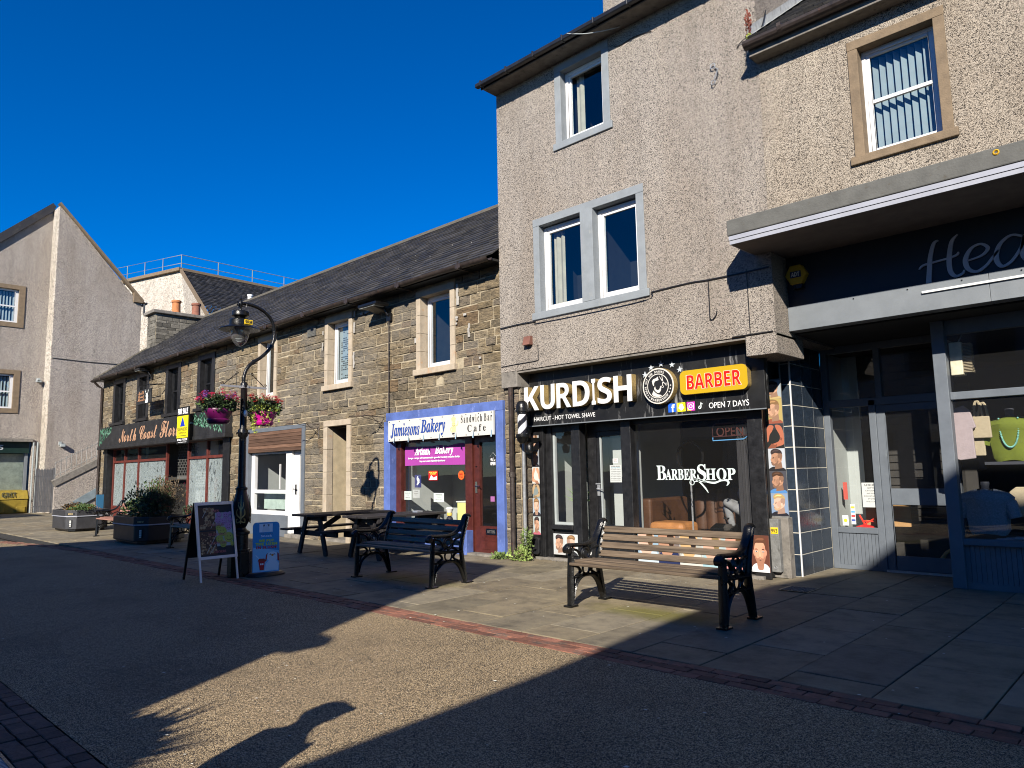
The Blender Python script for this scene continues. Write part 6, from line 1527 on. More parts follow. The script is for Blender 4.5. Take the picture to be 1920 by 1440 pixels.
def note(x):
    b = MB(); W_ = lambda u, v, w: (x + u, YG - .004 - w, 2.245 + v); ribbon(b, [(.070, .108), (.070, .07), (.068, .035), (.050, .020), (.034, .034), (.046, .054), (.054, .054)], (.014, .014, .014, .012, .012, .012, .010), W_, 0, .002); ribbon(b, [(.071, .106), (.080, .088), (.096, .082)], (.010, .012, .012), W_, 0, .002); part(b, 'white_emblem', flat((.6, .65, .65)), s6, fix=False)
sq(-5.17, (.55, .03, .35), cam_)
sq(-5.02, (.012, .012, .012), note)
# striped barber pole
pole = world_root('barber_pole', 'black and white striped barber pole with domed caps on the wall', 'barber pole', (-8.02, 8.62, 1.9))
pc = (-8.02, 8.62)
b = MB(); b.lathe([(.02, 2.60), (.05, 2.60), (.082, 2.57), (.10, 2.52), (.10, 2.46), (.112, 2.455), (.112, 2.42), (.085, 2.41), (.085, 2.38)], (*pc, 0), 20); part(b, 'top_cap', 'iron', pole, smooth=True)
b = MB(); b.lathe([(.085, 2.06), (.112, 2.05), (.112, 2.01), (.10, 2.0), (.09, 1.95), (.055, 1.91), (.02, 1.90)], (*pc, 0), 20); part(b, 'bottom_cap', 'iron', pole, smooth=True)
b = MB(); n = 32; hN = 24
for i in range(hN):
    for k in range(n):
        t0, t1 = 2 * math.pi * k / n, 2 * math.pi * (k + 1) / n; z0, z1 = 2.05 + .34 * i / hN, 2.05 + .34 * (i + 1) / hN
        sk = math.floor((k / n * 2 - (i / hN) * 1.6) * 2 + 100)
        b.raw([(pc[0] + .078 * math.cos(t0), pc[1] + .078 * math.sin(t0), z0), (pc[0] + .078 * math.cos(t1), pc[1] + .078 * math.sin(t1), z0), (pc[0] + .078 * math.cos(t1), pc[1] + .078 * math.sin(t1), z1), (pc[0] + .078 * math.cos(t0), pc[1] + .078 * math.sin(t0), z1)], [(0, 1, 2, 3)], sk % 2)
part(b, 'striped_cylinder', [flat((.55, .55, .57), .25), flat((.015, .015, .02), .25)], pole, fix=False)
b = MB(); b.box(pc[0] - .03, pc[0] + .03, 8.66, 9.0, 2.44, 2.49); b.box(pc[0] - .03, pc[0] + .03, 8.66, 9.0, 1.93, 2.0); part(b, 'bracket', 'iron', pole)
b = MB(); b.lathe([(.03, -.13), (.06, -.11), (.07, -.02), (.03, .03)], (-7.98, 8.74, 1.88), 12); b.tube([(-7.98, 8.74, 1.9), (-7.98, 9.0, 1.95)], .02, 5); o = b.build('security_light', 'iron', smooth=True); tag(o, 'small black dome camera just below the striped pole', 'camera')
b = MB(); b.tube([(-8.17, 8.80, 1.95), (-8.17, 8.80, .25)], .028, 8); o = b.build('conduit_pipe', 'galv', smooth=True); tag(o, 'thin grey vertical pipe beside the black downpipe at the barber shop', 'pipe')

# ---------------- neon OPEN sign and window lettering
YV = 9.14 + .07 - .004
s7 = world_root('window_lettering', 'white BarberShop lettering with scissors on the shop glass', 'lettering', (-5.2, YV, 1.3))
wl_ = flat((.52, .60, .58))
txz('B', 'serif', -5.87, -5.71, 1.285, 1.495, YV, wl_, s7); txz('ARBER', 'serif', -5.72, -5.21, 1.285, 1.44, YV, wl_, s7, offset=.008); txz('S', 'serif', -5.20, -5.06, 1.27, 1.50, YV, wl_, s7, offset=.01); txz('HOP', 'serif', -5.07, -4.62, 1.275, 1.44, YV, wl_, s7, offset=.008)
b = MB(); W_ = lambda u, v, w: (-5.9 + u, YV - w, 1.1 + v)
ribbon(b, [(.66, .20), (.80, .165), (.95, .14), (1.06, .17), (1.14, .175), (1.17, .14), (1.14, .10)], (.012, .02, .028, .02, .03, .03, .006), W_, 0, .003)
ribbon(b, [(.64, .21), (.74, .145), (.82, .06), (.86, .0)], (.010, .022, .022, .004), W_, 0, .003); b.ring((-5.9 + .61, YV - .002, 1.1 + .145), .035, .006, 'xz', 14, 4, sx=1)
ribbon(b, [(.64, .155), (.72, .165), (.84, .15)], (.01, .02, .01), W_, 0, .003); part(b, 'scissors', wl_, s7, fix=False)
s8 = world_root('neon_sign', 'unlit neon OPEN sign hanging in the barber window', 'sign', (-4.7, 9.3, 1.8))
yn2 = 9.26; gl1 = flat((.05, .02, .02), .3); gl2 = flat((.10, .30, .55), .3)
txz('OPEN', None, -4.90, -4.50, 1.88, 2.01, yn2, flat((.07, .025, .02), .3), s8, fill=True)
b = MB(); q = rrect(-4.96, -4.44, 1.82, 2.06, .06, 4); b.tube([(a, yn2, c) for a, c in q if c > 1.86], .008, 5); part(b, 'neon_tube', gl1, s8)
b = MB(); b.tube([(-4.96, yn2, 1.87), (-4.96, yn2, 1.825), (-4.50, yn2, 1.83), (-4.44, yn2, 1.87)], .008, 5); part(b, 'blue_tube', gl2, s8)
b = MB(); b.tube([(-4.86, yn2, 2.06), (-4.86, yn2, 2.2)], .003, 4); b.tube(smooth_line([(-4.5, yn2, 1.86), (-4.47, yn2, 1.7), (-4.45, yn2, 1.5)], 4), .005, 4); part(b, 'cable', 'blackp', s8)
# circular ring light on stand, sofa, chair with a sitting customer
s9 = world_root('ring_light', 'round black ring lamp on a tall stand inside the barber window', 'lamp', (-5.62, 9.75, 0))
b = MB(); b.ring((-5.62, 9.75, 1.62), .22, .02, 'xz', 26, 6); part(b, 'ring', 'iron', s9, smooth=True)
b = MB(); b.tube([(-5.62, 9.75, 1.4), (-5.62, 9.75, .3)], .014, 6); b.tube([(-5.62, 9.75, .5), (-5.35, 9.6, .02)], .010, 5); b.tube([(-5.62, 9.75, .5), (-5.85, 9.6, .02)], .010, 5); b.tube([(-5.62, 9.75, .5), (-5.62, 10.0, .02)], .010, 5); part(b, 'stand', 'galv', s9)
s10 = world_root('leather_sofa', 'tan buttoned leather sofa inside the barber window', 'sofa', (-6, 10.4, 0))
b = MB(); b.box(-6.55, -6.35, 9.75, 10.9, 0, .98); part(b, 'armrest', 'tanshaded', s10, bevel=.04)
b = MB()
for k in range(9): b.lathe([(.0, 0), (.11, .02), (.12, .45), (.09, .68), (.0, .70)], (-6.2 + k * .2, 11.05, .42), 8, sy=.7)
part(b, 'backrest', 'tanshaded', s10, smooth=True)
b = MB(); b.box(-6.34, -5.45, 10.1, 10.9, .12, .44); part(b, 'seat', 'tanshaded', s10, bevel=.06, segs=3)
s11 = world_root('footstool', 'square tan leather pouffe lit by the sun behind the glass', 'stool', (-5.75, 9.9, 0))
b = MB(); b.box(-6.28, -5.68, 9.55, 10.05, .40, .64); part(b, 'cushion', 'tan', s11, bevel=.07, segs=3)
b = MB(); b.box(-6.24, -5.72, 9.6, 10.0, .02, .40); part(b, 'base', 'tan', s11, bevel=.02)
s12 = world_root('barber_chair', 'black barber chair with chrome footrest half hidden by the curtain', 'chair', (-4.75, 9.9, 0))
b = MB(); b.lathe([(.28, 0), (.26, .03), (.05, .06), (.05, .40)], (-4.62, 10.05, 0), 16); part(b, 'base', 'chrome', s12, smooth=True)
b = MB(); b.box(-4.85, -4.35, 9.8, 10.35, .42, .60); part(b, 'seat', 'blackp', s12, bevel=.04)
b = MB(); b.box(-4.85, -4.35, 10.35, 10.48, .55, 1.2); part(b, 'backrest', 'blackp', s12, bevel=.04)
b = MB(); b.obox((-5.05, 9.62, .58), (.17, 0, 0), (0, .09, .03), (0, -.012, .04)); part(b, 'footrest', 'iron', s12, bevel=.01)
b = MB(); b.tube(smooth_line([(-4.95, 9.9, .5), (-5.05, 9.75, .62), (-5.08, 9.7, .85), (-5.02, 9.8, .95)], 5), .014, 6); b.lathe([(.05, 0), (.05, .02)], (-5.0, 9.62, .72), 10); part(b, 'chrome_arm', 'chrome', s12, smooth=True)

def skinned(name, verts, edges, radii, mat, root, levels=2, rootv=0):
    me = bpy.data.meshes.new(name); me.from_pydata([Vector(v) for v in verts], edges, [])
    o = bpy.data.objects.new(name, me); COL.objects.link(o)
    sk = o.modifiers.new('skin', 'SKIN'); sk.use_smooth_shade = True
    for i, r in enumerate(radii):
        r2 = r if isinstance(r, (tuple, list)) else (r, r)
        me.skin_vertices[0].data[i].radius = r2
        me.skin_vertices[0].data[i].use_root = (i == rootv)
    ss = o.modifiers.new('sub', 'SUBSURF'); ss.levels = levels; ss.render_levels = levels
    me.materials.append(MT[mat] if isinstance(mat, str) else mat)
    o.parent = root
    base = Vector(root.location)
    me.transform(Matrix.Translation(-base))
    return o
# customer: only the legs reach past the curtain
pr = world_root('person', 'seated customer in grey jeans with crossed legs in the barber chair', 'person', (-4.6, 10.0, .6))
V = [(-4.60, 10.15, .72), (-4.60, 10.2, 1.0), (-4.60, 10.22, 1.28), (-4.60, 10.2, 1.45), (-4.60, 10.12, 1.60),
     (-4.70, 10.1, .72), (-4.93, 9.72, .98), (-4.82, 9.64, .66), (-4.80, 9.66, .60),
     (-4.50, 10.1, .70), (-4.62, 9.68, .80), (-4.92, 9.62, .98), (-5.0, 9.6, .72), 
     (-4.38, 10.2, 1.3), (-4.3, 10.0, 1.05), (-4.4, 9.85, .95), (-4.82, 10.2, 1.3), (-4.86, 10.02, 1.05), (-4.72, 9.9, .95)]
Ed = [(0, 1), (1, 2), (2, 3), (3, 4), (0, 5), (5, 6), (6, 7), (7, 8), (0, 9), (9, 10), (10, 11), (2, 13), (13, 14), (14, 15), (2, 16), (16, 17), (17, 18)]
V.pop(12)
Ed = [(0, 1), (1, 2), (2, 3), (3, 4), (0, 5), (5, 6), (6, 7), (7, 8), (0, 9), (9, 10), (10, 11), (2, 12), (12, 13), (13, 14), (2, 15), (15, 16), (16, 17)]
Rr = [.13, .13, .14, .06, .09, .10, .075, .05, .045, .10, .085, .06, .06, .05, .04, .06, .05, .04]
V = [(v[0] - .12, v[1], v[2]) for v in V]
skinned('body', V, Ed, Rr, 'jeans', pr)
b = MB(); b.lathe([(.0, 0), (.045, .01), (.05, .05), (.03, .09)], (0, 0, 0), 10, sy=2.6)
b2 = MB(); b2.raw([(Vector(v) * 1.0 + Vector((-4.95, 9.56, .56))) for v in b.v], b.f); part(b2, 'shoe', 'foot', pr, smooth=True)
# potted spiky plant inside the left pane
pl = world_root('potted_plant', 'spiky green pot plant on the sill inside the left barber window', 'plant', (-7.5, 9.5, .6))
b = MB(); b.lathe([(.06, 0), (.09, .02), (.10, .16), (.085, .16)], (-7.5, 9.42, .6), 12); part(b, 'pot', 'plastic', pl, smooth=True)
b = MB(); rnd = random.Random(6)
for k in range(34):
    a = rnd.uniform(0, 6.28); t = rnd.uniform(.15, .9); L0 = rnd.uniform(.3, .5); d = Vector((math.cos(a) * t, math.sin(a) * t * .5, 1)).normalized(); s_ = d.cross(Vector((0, 1, .2))).normalized() * .007; p = Vector((-7.5, 9.42, .75)); m_ = p + d * L0 * .6; e_ = m_ + (d + Vector((math.cos(a) * t, 0, -.5))).normalized() * L0 * .5
    b.raw([p - s_, p + s_, m_ + s_, m_ - s_, e_], [(0, 1, 2, 3), (3, 2, 4)])
part(b, 'foliage', plain('blade_green', (.22, .36, .12), .5, bump=0), pl, fix=False)
notice('opening_times', 'white opening times lettering stuck on the barber door glass', -6.80, -6.58, 1.25, 1.52, 9.14 + .17 + .012, (.62, .65, .64), [('Kurdish Barber', 'bold', .1, .9, .90, .96, None), ('Opening Times', 'bold', .1, .9, .8, .87, (.1, .3, .4))] + [(d + ' 9:00am-6:00pm', None, .08, .92, .70 - i * .1, .75 - i * .1, None) for i, d in enumerate(('Mon', 'Tue', 'Wed', 'Thu', 'Fri', 'Sat', 'Sun'))])
notice('door_notice', 'small white notice with red print high on the barber door glass', -6.74, -6.64, 1.55, 1.62, 9.14 + .17 + .012, (.8, .8, .8), [('SORRY', 'bold', .15, .85, .6, .8, (.6, .05, .05)), ('CASH ONLY', None, .15, .85, .25, .42, None)])

# ---------------- haircut portraits
def portrait(root, x0, x1, z0, z1, y, kind, bgc, skin, hair, shirt, name='portrait_print', hair2=None, mirror=False):
    w, h = x1 - x0, z1 - z0
    b = MB(); bgc = [c * .62 for c in bgc]; skin = [c * .68 for c in skin]; shirt = [c * .65 for c in shirt]
    b = MB(); cols = [bgc, skin, hair, shirt, [c * .55 for c in skin], [c * .5 for c in hair], (.03, .02, .02), [min(1, c * 1.2) for c in skin], hair2 or [min(1, c * 1.9) for c in hair], [skin[i] * .45 + hair[i] * .5 for i in range(3)], [c * .80 for c in skin], (.55, .55, .52)]
    lay = [0]
    def P(pts, mi):
        lay[0] += 1; d = .0006 * lay[0]
        q = smooth_line([(p[0], p[1], 0) for p in pts], 4, True) if len(pts) > 4 else [Vector((p[0], p[1], 0)) for p in pts]
        V = [(x0 + w * min(1, max(0, (1 - v.x) if mirror else v.x)), y - d, z0 + h * min(1, max(0, v.y))) for v in q]
        b.raw(V, [tuple(range(len(V)))], mi)
    b.raw([(x0, y, z0), (x1, y, z0), (x1, y, z1), (x0, y, z1)], [(0, 1, 2, 3)], 0)
    if kind == 'front':
        P([(.0, .0), (.05, .16), (.3, .24), (.5, .16), (.7, .24), (.95, .16), (1, 0)], 3); P([(.34, .1), (.32, .38), (.68, .38), (.66, .1), (.5, .06)], 4)
        P([(.18, .58), (.20, .42), (.28, .28), (.42, .18), (.58, .18), (.72, .28), (.80, .42), (.82, .58), (.78, .78), (.5, .86), (.22, .78)], 1)
        P([(.18, .60), (.12, .58), (.12, .50), (.17, .44), (.21, .46)], 10); P([(.82, .60), (.88, .58), (.88, .50), (.83, .44), (.79, .46)], 10)
        P([(.66, .70), (.80, .66), (.80, .44), (.70, .28), (.60, .24), (.64, .40), (.70, .52)], 10)
        P([(.205, .50), (.25, .33), (.36, .20), (.5, .165), (.64, .20), (.75, .33), (.795, .50), (.76, .44), (.68, .375), (.58, .385), (.5, .37), (.42, .385), (.32, .375), (.24, .44)], 9)
        P([(.40, .34), (.5, .37), (.60, .34), (.58, .30), (.5, .29), (.42, .30)], 4); P([(.42, .325), (.5, .34), (.58, .325), (.5, .315)], 6)
        P([(.17, .62), (.15, .80), (.25, .95), (.45, 1.0), (.70, .98), (.86, .84), (.83, .62), (.78, .74), (.70, .80), (.45, .80), (.26, .78)], 2)
        P([(.25, .86), (.45, .93), (.75, .92), (.70, .87), (.45, .87)], 8)
        for sx in (-1, 1):
            P([(.5 + sx * .10, .61), (.5 + sx * .20, .645), (.5 + sx * .30, .61), (.5 + sx * .20, .62)], 5)
            P([(.5 + sx * .11, .56), (.5 + sx * .19, .585), (.5 + sx * .27, .56), (.5 + sx * .19, .54)], 11); P([(.5 + sx * .15, .562), (.5 + sx * .19, .583), (.5 + sx * .23, .562), (.5 + sx * .19, .543)], 6)
        P([(.47, .56), (.45, .43), (.5, .41), (.55, .43), (.53, .56)], 7); P([(.45, .42), (.5, .40), (.55, .42), (.5, .415)], 4)
    elif kind == 'side':
        P([(0, 0), (.1, .12), (.35, .2), (.6, .12), (.85, .14), (1, .05), (1, 0)], 3); P([(.38, .08), (.42, .36), (.78, .40), (.82, .12)], 4)
        P([(.22, .60), (.16, .50), (.20, .46), (.20, .40), (.23, .30), (.38, .24), (.60, .32), (.78, .42), (.82, .60), (.76, .78), (.45, .84), (.25, .76)], 1)
        P([(.21, .36), (.23, .28), (.36, .23), (.54, .30), (.62, .44), (.59, .50), (.50, .38), (.38, .32), (.28, .37)], 9); P([(.42, .60), (.56, .66), (.60, .50), (.50, .40), (.40, .46)], 10)
        P([(.24, .74), (.20, .88), (.36, .98), (.62, .97), (.80, .88), (.84, .74), (.72, .76), (.60, .78), (.45, .81)], 2)
        P([(.60, .72), (.60, .60), (.70, .50), (.82, .56), (.85, .72), (.74, .78)], 4); P([(.26, .84), (.42, .93), (.66, .92), (.60, .87), (.42, .87)], 8)
        P([(.62, .54), (.68, .58), (.70, .50), (.66, .43), (.62, .46)], 7); P([(.28, .60), (.36, .62), (.40, .59), (.34, .60)], 5); P([(.28, .555), (.33, .57), (.36, .55), (.32, .545)], 6); P([(.20, .40), (.27, .395), (.29, .385), (.22, .38)], 6)
    elif kind == 'arms':
        P([(.1, .0), (.15, .5), (.4, .75), (.7, .72), (.9, .4), (.95, 0)], 3); P([(.0, .7), (.2, .95), (.45, .9), (.35, .7), (.2, .55), (.12, .3), (.0, .3)], 1); P([(.55, .95), (.85, .9), (1, .6), (1, .2), (.8, .1), (.35, .05), (.3, .16), (.7, .28), (.78, .5), (.6, .78)], 1)
        P([(.8, .45), (.92, .4), (.88, .3), (.78, .34)], 4); P([(.5, .14), (.6, .18), (.58, .1)], 4); P([(.05, .0), (.3, .2), (.6, .1), (.5, 0)], 4)
    elif kind == 'chin':
        P([(0, 0), (.2, .5), (.5, .25), (.8, .6), (1, .2), (1, 0)], 3); P([(.05, 1), (.1, .5), (.35, .2), (.65, .35), (.75, .7), (.78, 1)], 1); P([(.45, 1), (.5, .7), (.66, .5), (.75, .75), (.72, 1)], 5)
    o = part(b, name, [flat(c) for c in cols], root, fix=False); return o
SK = [(.62, .36, .24), (.50, .27, .17), (.68, .42, .30), (.75, .48, .36)]
HR = [(.05, .025, .015), (.03, .02, .02), (.18, .10, .045), (.35, .24, .10)]
ps = world_root('poster_strip', 'tall strip of haircut photographs beside the tiled pillar', 'poster', (-4.2, 9.32, .8))
b = MB(); b.box(-4.235, -3.99, 9.375, 9.39, .78, 2.62); part(b, 'backing', 'cabinet', ps)
zz = [.80, 1.10, 1.39, 1.69, 2.02, 2.35, 2.60]
cfg = [('side', (.28, .38, .55), SK[3], HR[3], (.02, .02, .03), False), ('side', (.08, .08, .10), SK[1], HR[0], (.10, .28, .62), False), ('side', (.60, .64, .70), SK[1], HR[1], (.02, .02, .025), False),
       ('arms', (.04, .04, .05), (.50, .16, .09), HR[1], (.02, .02, .02), False), ('side', (.55, .42, .15), SK[0], HR[2], (.35, .10, .06), False), ('side', (.42, .48, .52), SK[0], HR[0], (.6, .45, .2), False)]
for i, (k, bgc, sk_, hr_, sh_, mi_) in enumerate(cfg): portrait(ps, -4.232, -3.992, zz[i], zz[i + 1] - .003, 9.373, k, bgc, sk_, hr_, sh_, mirror=mi_)
ps2 = world_root('poster_strip', 'narrow strip of haircut photographs behind the striped barber pole', 'poster', (-7.9, 9.0, .3))
b = MB(); b.box(-8.225, -8.05, 9.055, 9.075, .06, 2.10); part(b, 'backing', 'blackp', ps2)
zz = [.40, .70, 1.0, 1.24, 1.52, 1.80, 2.05]
cfg = [('side', (.55, .62, .62), SK[0], HR[1], (.55, .15, .2), True), ('front', (.45, .55, .65), SK[3], HR[2], (.03, .03, .04), False), ('arms', (.05, .05, .06), (.5, .35, .2), HR[1], (.25, .3, .3), False), ('arms', (.62, .66, .66), (.7, .35, .22), HR[1], (.75, .7, .65), True), ('side', (.30, .32, .36), SK[0], HR[2], (.02, .02, .03), True), ('chin', (.4, .42, .42), SK[2], HR[2], (.55, .45, .3), False)]
for i, (k, bgc, sk_, hr_, sh_, mi_) in enumerate(cfg): portrait(ps2, -8.22, -8.055, zz[i], zz[i + 1] - .003, 9.053, k, bgc, sk_, hr_, sh_, mirror=mi_)
b = MB(); b.prism(rrect(-8.22, -8.06, .08, .36, .05), 'xz', 9.0, 9.05); part(b, 'black_cover', 'plastic', ps2, bevel=.01)
p3 = world_root('poster', 'white poster of two haircut profiles below the small barber window', 'poster', (-7.6, 9.1, .2))
b = MB(); b.box(-7.80, -7.30, 9.075, 9.085, .10, .43); part(b, 'backing', flat((.62, .66, .66)), p3)
portrait(p3, -7.80, -7.56, .10, .425, 9.074, 'side', (.62, .66, .66), SK[0], HR[1], (.6, .6, .58)); portrait(p3, -7.555, -7.30, .10, .425, 9.074, 'side', (.66, .70, .70), SK[3], HR[2], (.03, .03, .035), mirror=True)
p4 = world_root('poster', 'large portrait poster of a man in a white collar right of the bench', 'poster', (-4.45, 9.2, .1))
b = MB(); b.box(-4.41, -4.17, 9.105, 9.115, .09, .56); part(b, 'backing', flat((.25, .10, .06)), p4)
portrait(p4, -4.41, -4.17, .09, .56, 9.103, 'front', (.16, .05, .03), (.80, .38, .24), (.09, .035, .018), (.80, .80, .82))
p5 = world_root('poster', 'long poster of cropped chins and collars low under the barber glass', 'poster', (-5.4, 9.2, .1))
b = MB(); b.box(-6.2, -4.44, 9.135, 9.145, .09, .50); part(b, 'backing', flat((.6, .62, .62)), p5)
cfg = [((.35, .5, .62), SK[3], HR[2], (.6, .7, .75)), ((.25, .2, .18), SK[1], HR[0], (.02, .03, .10)), ((.5, .5, .45), (.65, .42, .2), HR[1], (.7, .68, .62)), ((.5, .6, .6), SK[2], HR[3], (.4, .6, .65)), ((.6, .5, .45), (.75, .35, .25), HR[2], (.7, .3, .3))]
for i, (bgc, sk_, hr_, sh_) in enumerate(cfg): portrait(p5, -6.2 + i * .352, -5.85 + i * .352, .09, .50, 9.133, 'chin', bgc, sk_, hr_, sh_)
# grey meter cabinet with the 9V3 plate
mc = world_root('meter_cabinet', 'narrow weathered grey cabinet with yellow 9V3 plate under the poster strip', 'cabinet', (-4.12, 9.35, 0))
b = MB(); b.box(-4.24, -4.10, 9.28, 9.40, .08, .765); part(b, 'door', 'cabinet', mc, bevel=.008)
b = MB(); b.box(-4.25, -4.0, 9.36, 9.5, 0, .78); part(b, 'back_post', 'concrete', mc, bevel=.008)
b = MB(); b.box(-4.205, -4.11, 9.272, 9.28, .575, .655); part(b, 'number_plate', flat((.80, .52, .02)), mc)
txz('9V3', 'bold', -4.198, -4.117, .59, .64, 9.2705, flat((.02, .02, .02)), mc)
b = MB(); b.ring((-4.17, 9.276, .14), .018, .004, 'xz', 10, 4); part(b, 'keyhole', 'galv', mc)

# ---------------- boutique sign: flowing grey letters
s13 = world_root('boutique_lettering', 'flowing grey metal script letters spelling Hea on the dark fascia', 'lettering', (-1.9, 9.15, 3.5))
W_ = lambda u, v, w: (-2.17 + u * .78, 9.16 - w, 3.50 + v * .5)
b = MB()
ribbon(b, [(.28, .96), (.22, .90), (.16, .6), (.13, .25), (.11, .0)], (.03, .05, .06, .065, .075), W_, .012, .03); part(b, 'letter_stroke', 'letter_grey', s13, fix=False)
b = MB(); ribbon(b, [(.53, 1.0), (.45, .86), (.40, .5), (.40, .2), (.46, .06), (.55, .10), (.57, .17)], (.02, .055, .065, .065, .06, .04, .015), W_, .012, .03); part(b, 'letter_stroke', 'letter_grey', s13, fix=False)
b = MB(); ribbon(b, [(.0, .36), (.06, .44), (.2, .47), (.4, .50), (.5, .54), (.52, .60)], (.015, .045, .04, .04, .045, .015), W_, .014, .032); part(b, 'letter_stroke', 'letter_grey', s13, fix=False)
b = MB(); ribbon(b, [(.62, .36), (.80, .42), (.88, .56), (.80, .68), (.68, .62), (.60, .40), (.62, .18), (.72, .08), (.84, .18), (.93, .34), (1.0, .46)], (.03, .045, .05, .045, .05, .065, .065, .06, .045, .04, .03), W_, .012, .03); part(b, 'letter_stroke', 'letter_grey', s13, fix=False)
b = MB(); ribbon(b, [(1.30, .66), (1.16, .74), (1.02, .58), (.965, .30), (1.02, .10), (1.14, .18), (1.26, .44), (1.32, .70), (1.27, .30), (1.34, .10), (1.44, .22), (1.55, .45)], (.04, .045, .055, .065, .06, .045, .04, .05, .065, .06, .045, .03), W_, .012, .03); part(b, 'letter_stroke', 'letter_grey', s13, fix=False)
s14 = world_root('alarm_box', 'yellow hexagonal ADT alarm box under the canopy', 'alarm box', (-3.55, 9.0, 3.9))
b = MB(); b.prism([(-3.57 + .14 * math.cos(R(60 * k)), 3.90 + .145 * math.sin(R(60 * k))) for k in range(6)], 'xz', 9.06, 9.16); part(b, 'box', flat((.42, .26, .02)), s14, bevel=.012)
b = MB(); b.box(-3.635, -3.50, 9.05, 9.06, 3.86, 3.94); part(b, 'label_panel', flat((.02, .03, .07)), s14)
txz('ADT', 'bold', -3.62, -3.515, 3.872, 3.927, 9.0495, flat((.6, .6, .55)), s14)
b = MB(); b.box(-3.62, -3.50, 9.07, 9.16, 3.72, 3.77); part(b, 'sounder', 'iron', s14)
b = MB(); b.ring((-1.16, 8.025, 4.415), .022, .008, 'xz', 10, 4); o = b.build('lichen_spot', flat((.55, .32, .02))); tag(o, 'small orange lichen ring on the canopy edge', 'lichen')
# boutique window contents
nb = notice('boutique_notice', 'white boutique notice on the glass beside the grey door', -3.51, -3.27, .86, 1.20, YD + .022, (.66, .68, .66), [('AURORA', 'serif', .12, .88, .86, .95, None)] + [(t, None, a, 1 - a, .76 - i * .11, .81 - i * .11, None) for i, (t, a) in enumerate((('GIFTS', .3), ('LINGERIE', .2), ('AND MORE', .25), ('DOWNSTAIRS IN', .1), ('STORE', .3), ('WELCOME', .2)))])
b = MB(); b.box(-3.80, -3.72, YD + .02, YD + .024, .60, .74); b2 = b.build('sticker', flat((.6, .65, .66))); tag(b2, 'small white and yellow sticker in the corner of the boutique pane', 'sticker')
b = MB(); b.lathe([(.026, 0), (.026, .003)], (0, 0, 0), 8); V = [(v[0] - 3.76, YD + .018 + v[2], v[1] + .67) for v in b.v]; b3 = MB(); b3.raw(V, b.f); o = b3.build('yellow_emblem', flat((.8, .55, .03))); o.parent = b2
b = MB(); b.box(-3.68, -3.62, YD + .02, YD + .024, .62, .90); o = b.build('card_stickers', flat((.62, .64, .64))); tag(o, 'narrow column of payment card stickers on the boutique pane', 'sticker'); 
for k in range(4):
    b = MB(); b.box(-3.675, -3.625, YD + .0185, YD + .0198, .66 + k * .06, .69 + k * .06); q = b.build('card_emblem', flat(((.05, .08, .3), (.5, .05, .05), (.1, .3, .5), (.6, .4, .05))[k])); q.parent = o
b = MB(); b.box(-3.86, -3.80, YD + .3, YD + .302, .95, 1.2); o = b.build('red_green_label', flat((.45, .08, .06))); tag(o, 'small red and green label on the pale inside wall of the boutique', 'label')
r = world_root('poster_card', 'dark greetings poster with rainbow picture hanging behind the boutique glass', 'poster', (-3.4, 10.95, 1.3))
b = MB(); b.box(-3.36, -3.20, 10.86, 10.87, 1.26, 1.52); part(b, 'card', flat((.05, .05, .09)), r)
for k, c in enumerate(((.6, .05, .05), (.7, .3, .05), (.3, .5, .5), (.3, .3, .6))):
    b = MB(); n = 12; V = []
    for i in range(n + 1):
        t = math.pi * i / n; V += [(-3.28 + (.06 - k * .012) * math.cos(t), 10.858, 1.40 + (.06 - k * .012) * math.sin(t)), (-3.28 + (.048 - k * .012) * math.cos(t), 10.858, 1.40 + (.048 - k * .012) * math.sin(t))]
    b.raw(V, [(2 * i, 2 * i + 1, 2 * i + 3, 2 * i + 2) for i in range(n)]); part(b, 'rainbow_band', flat(c), r, fix=False)
r = world_root('red_scissors', 'bright red bird-shaped ornament on the boutique window sill', 'ornament', (-3.5, 10.9, .58))
b = MB(); b.lathe([(.10, 0), (.09, .03), (.02, .06)], (-3.55, 10.9, .55), 12, sx=1.4); part(b, 'base', flat((.7, .02, .02)), r, smooth=True)
b = MB(); b.tube([(-3.55, 10.9, .6), (-3.62, 10.9, .74)], .012, 5); b.tube([(-3.55, 10.9, .62), (-3.42, 10.9, .70)], .010, 5); b.tube([(-3.58, 10.9, .66), (-3.44, 10.9, .655)], .010, 5); part(b, 'arm', flat((.75, .04, .02)), r)
r = world_root('gift_boxes', 'brown cardboard display box tipped behind the boutique glass', 'box', (-3.3, 11.2, .6))
b = MB(); b.obox((-3.35, 11.3, .72), (.28, .05, 0), (-.05, .2, 0), (0, 0, .14)); part(b, 'box', 'card', r); 
r = world_root('clothes_rail', 'rail of cream and dark garments on hangers behind the boutique door', 'clothes rail', (-3.1, 12, 0))
b = MB(); b.tube([(-3.5, 11.6, 1.45), (-2.7, 12.4, 1.45)], .014, 6); b.tube([(-3.5, 11.6, 1.45), (-3.5, 11.6, 0)], .014, 6); b.tube([(-2.7, 12.4, 1.45), (-2.7, 12.4, 0)], .014, 6); part(b, 'rail', 'chrome', r)
for k in range(11):
    x, y = -3.45 + k * .07, 11.65 + k * .07
    b = MB(); b.tube([(x, y, 1.46), (x, y, 1.38)], .004, 4); b.tube([(x - .12, y + .10, 1.30), (x, y, 1.39), (x + .12, y - .10, 1.30)], .006, 4); part(b, 'hanger', 'blackp', r)
    b = MB(); b.prism([(-.15, 0), (.15, 0), (.13, .5), (.03, .58), (-.03, .58), (-.13, .5)], 'xz', -.012, .012); M_ = Matrix.Translation((x, y, .74)) @ Matrix.Rotation(R(-42), 4, 'Z'); b.v = [tuple(M_ @ Vector(v)) for v in b.v]; part(b, 'garment', 'canvas' if k < 6 else 'manne', r)
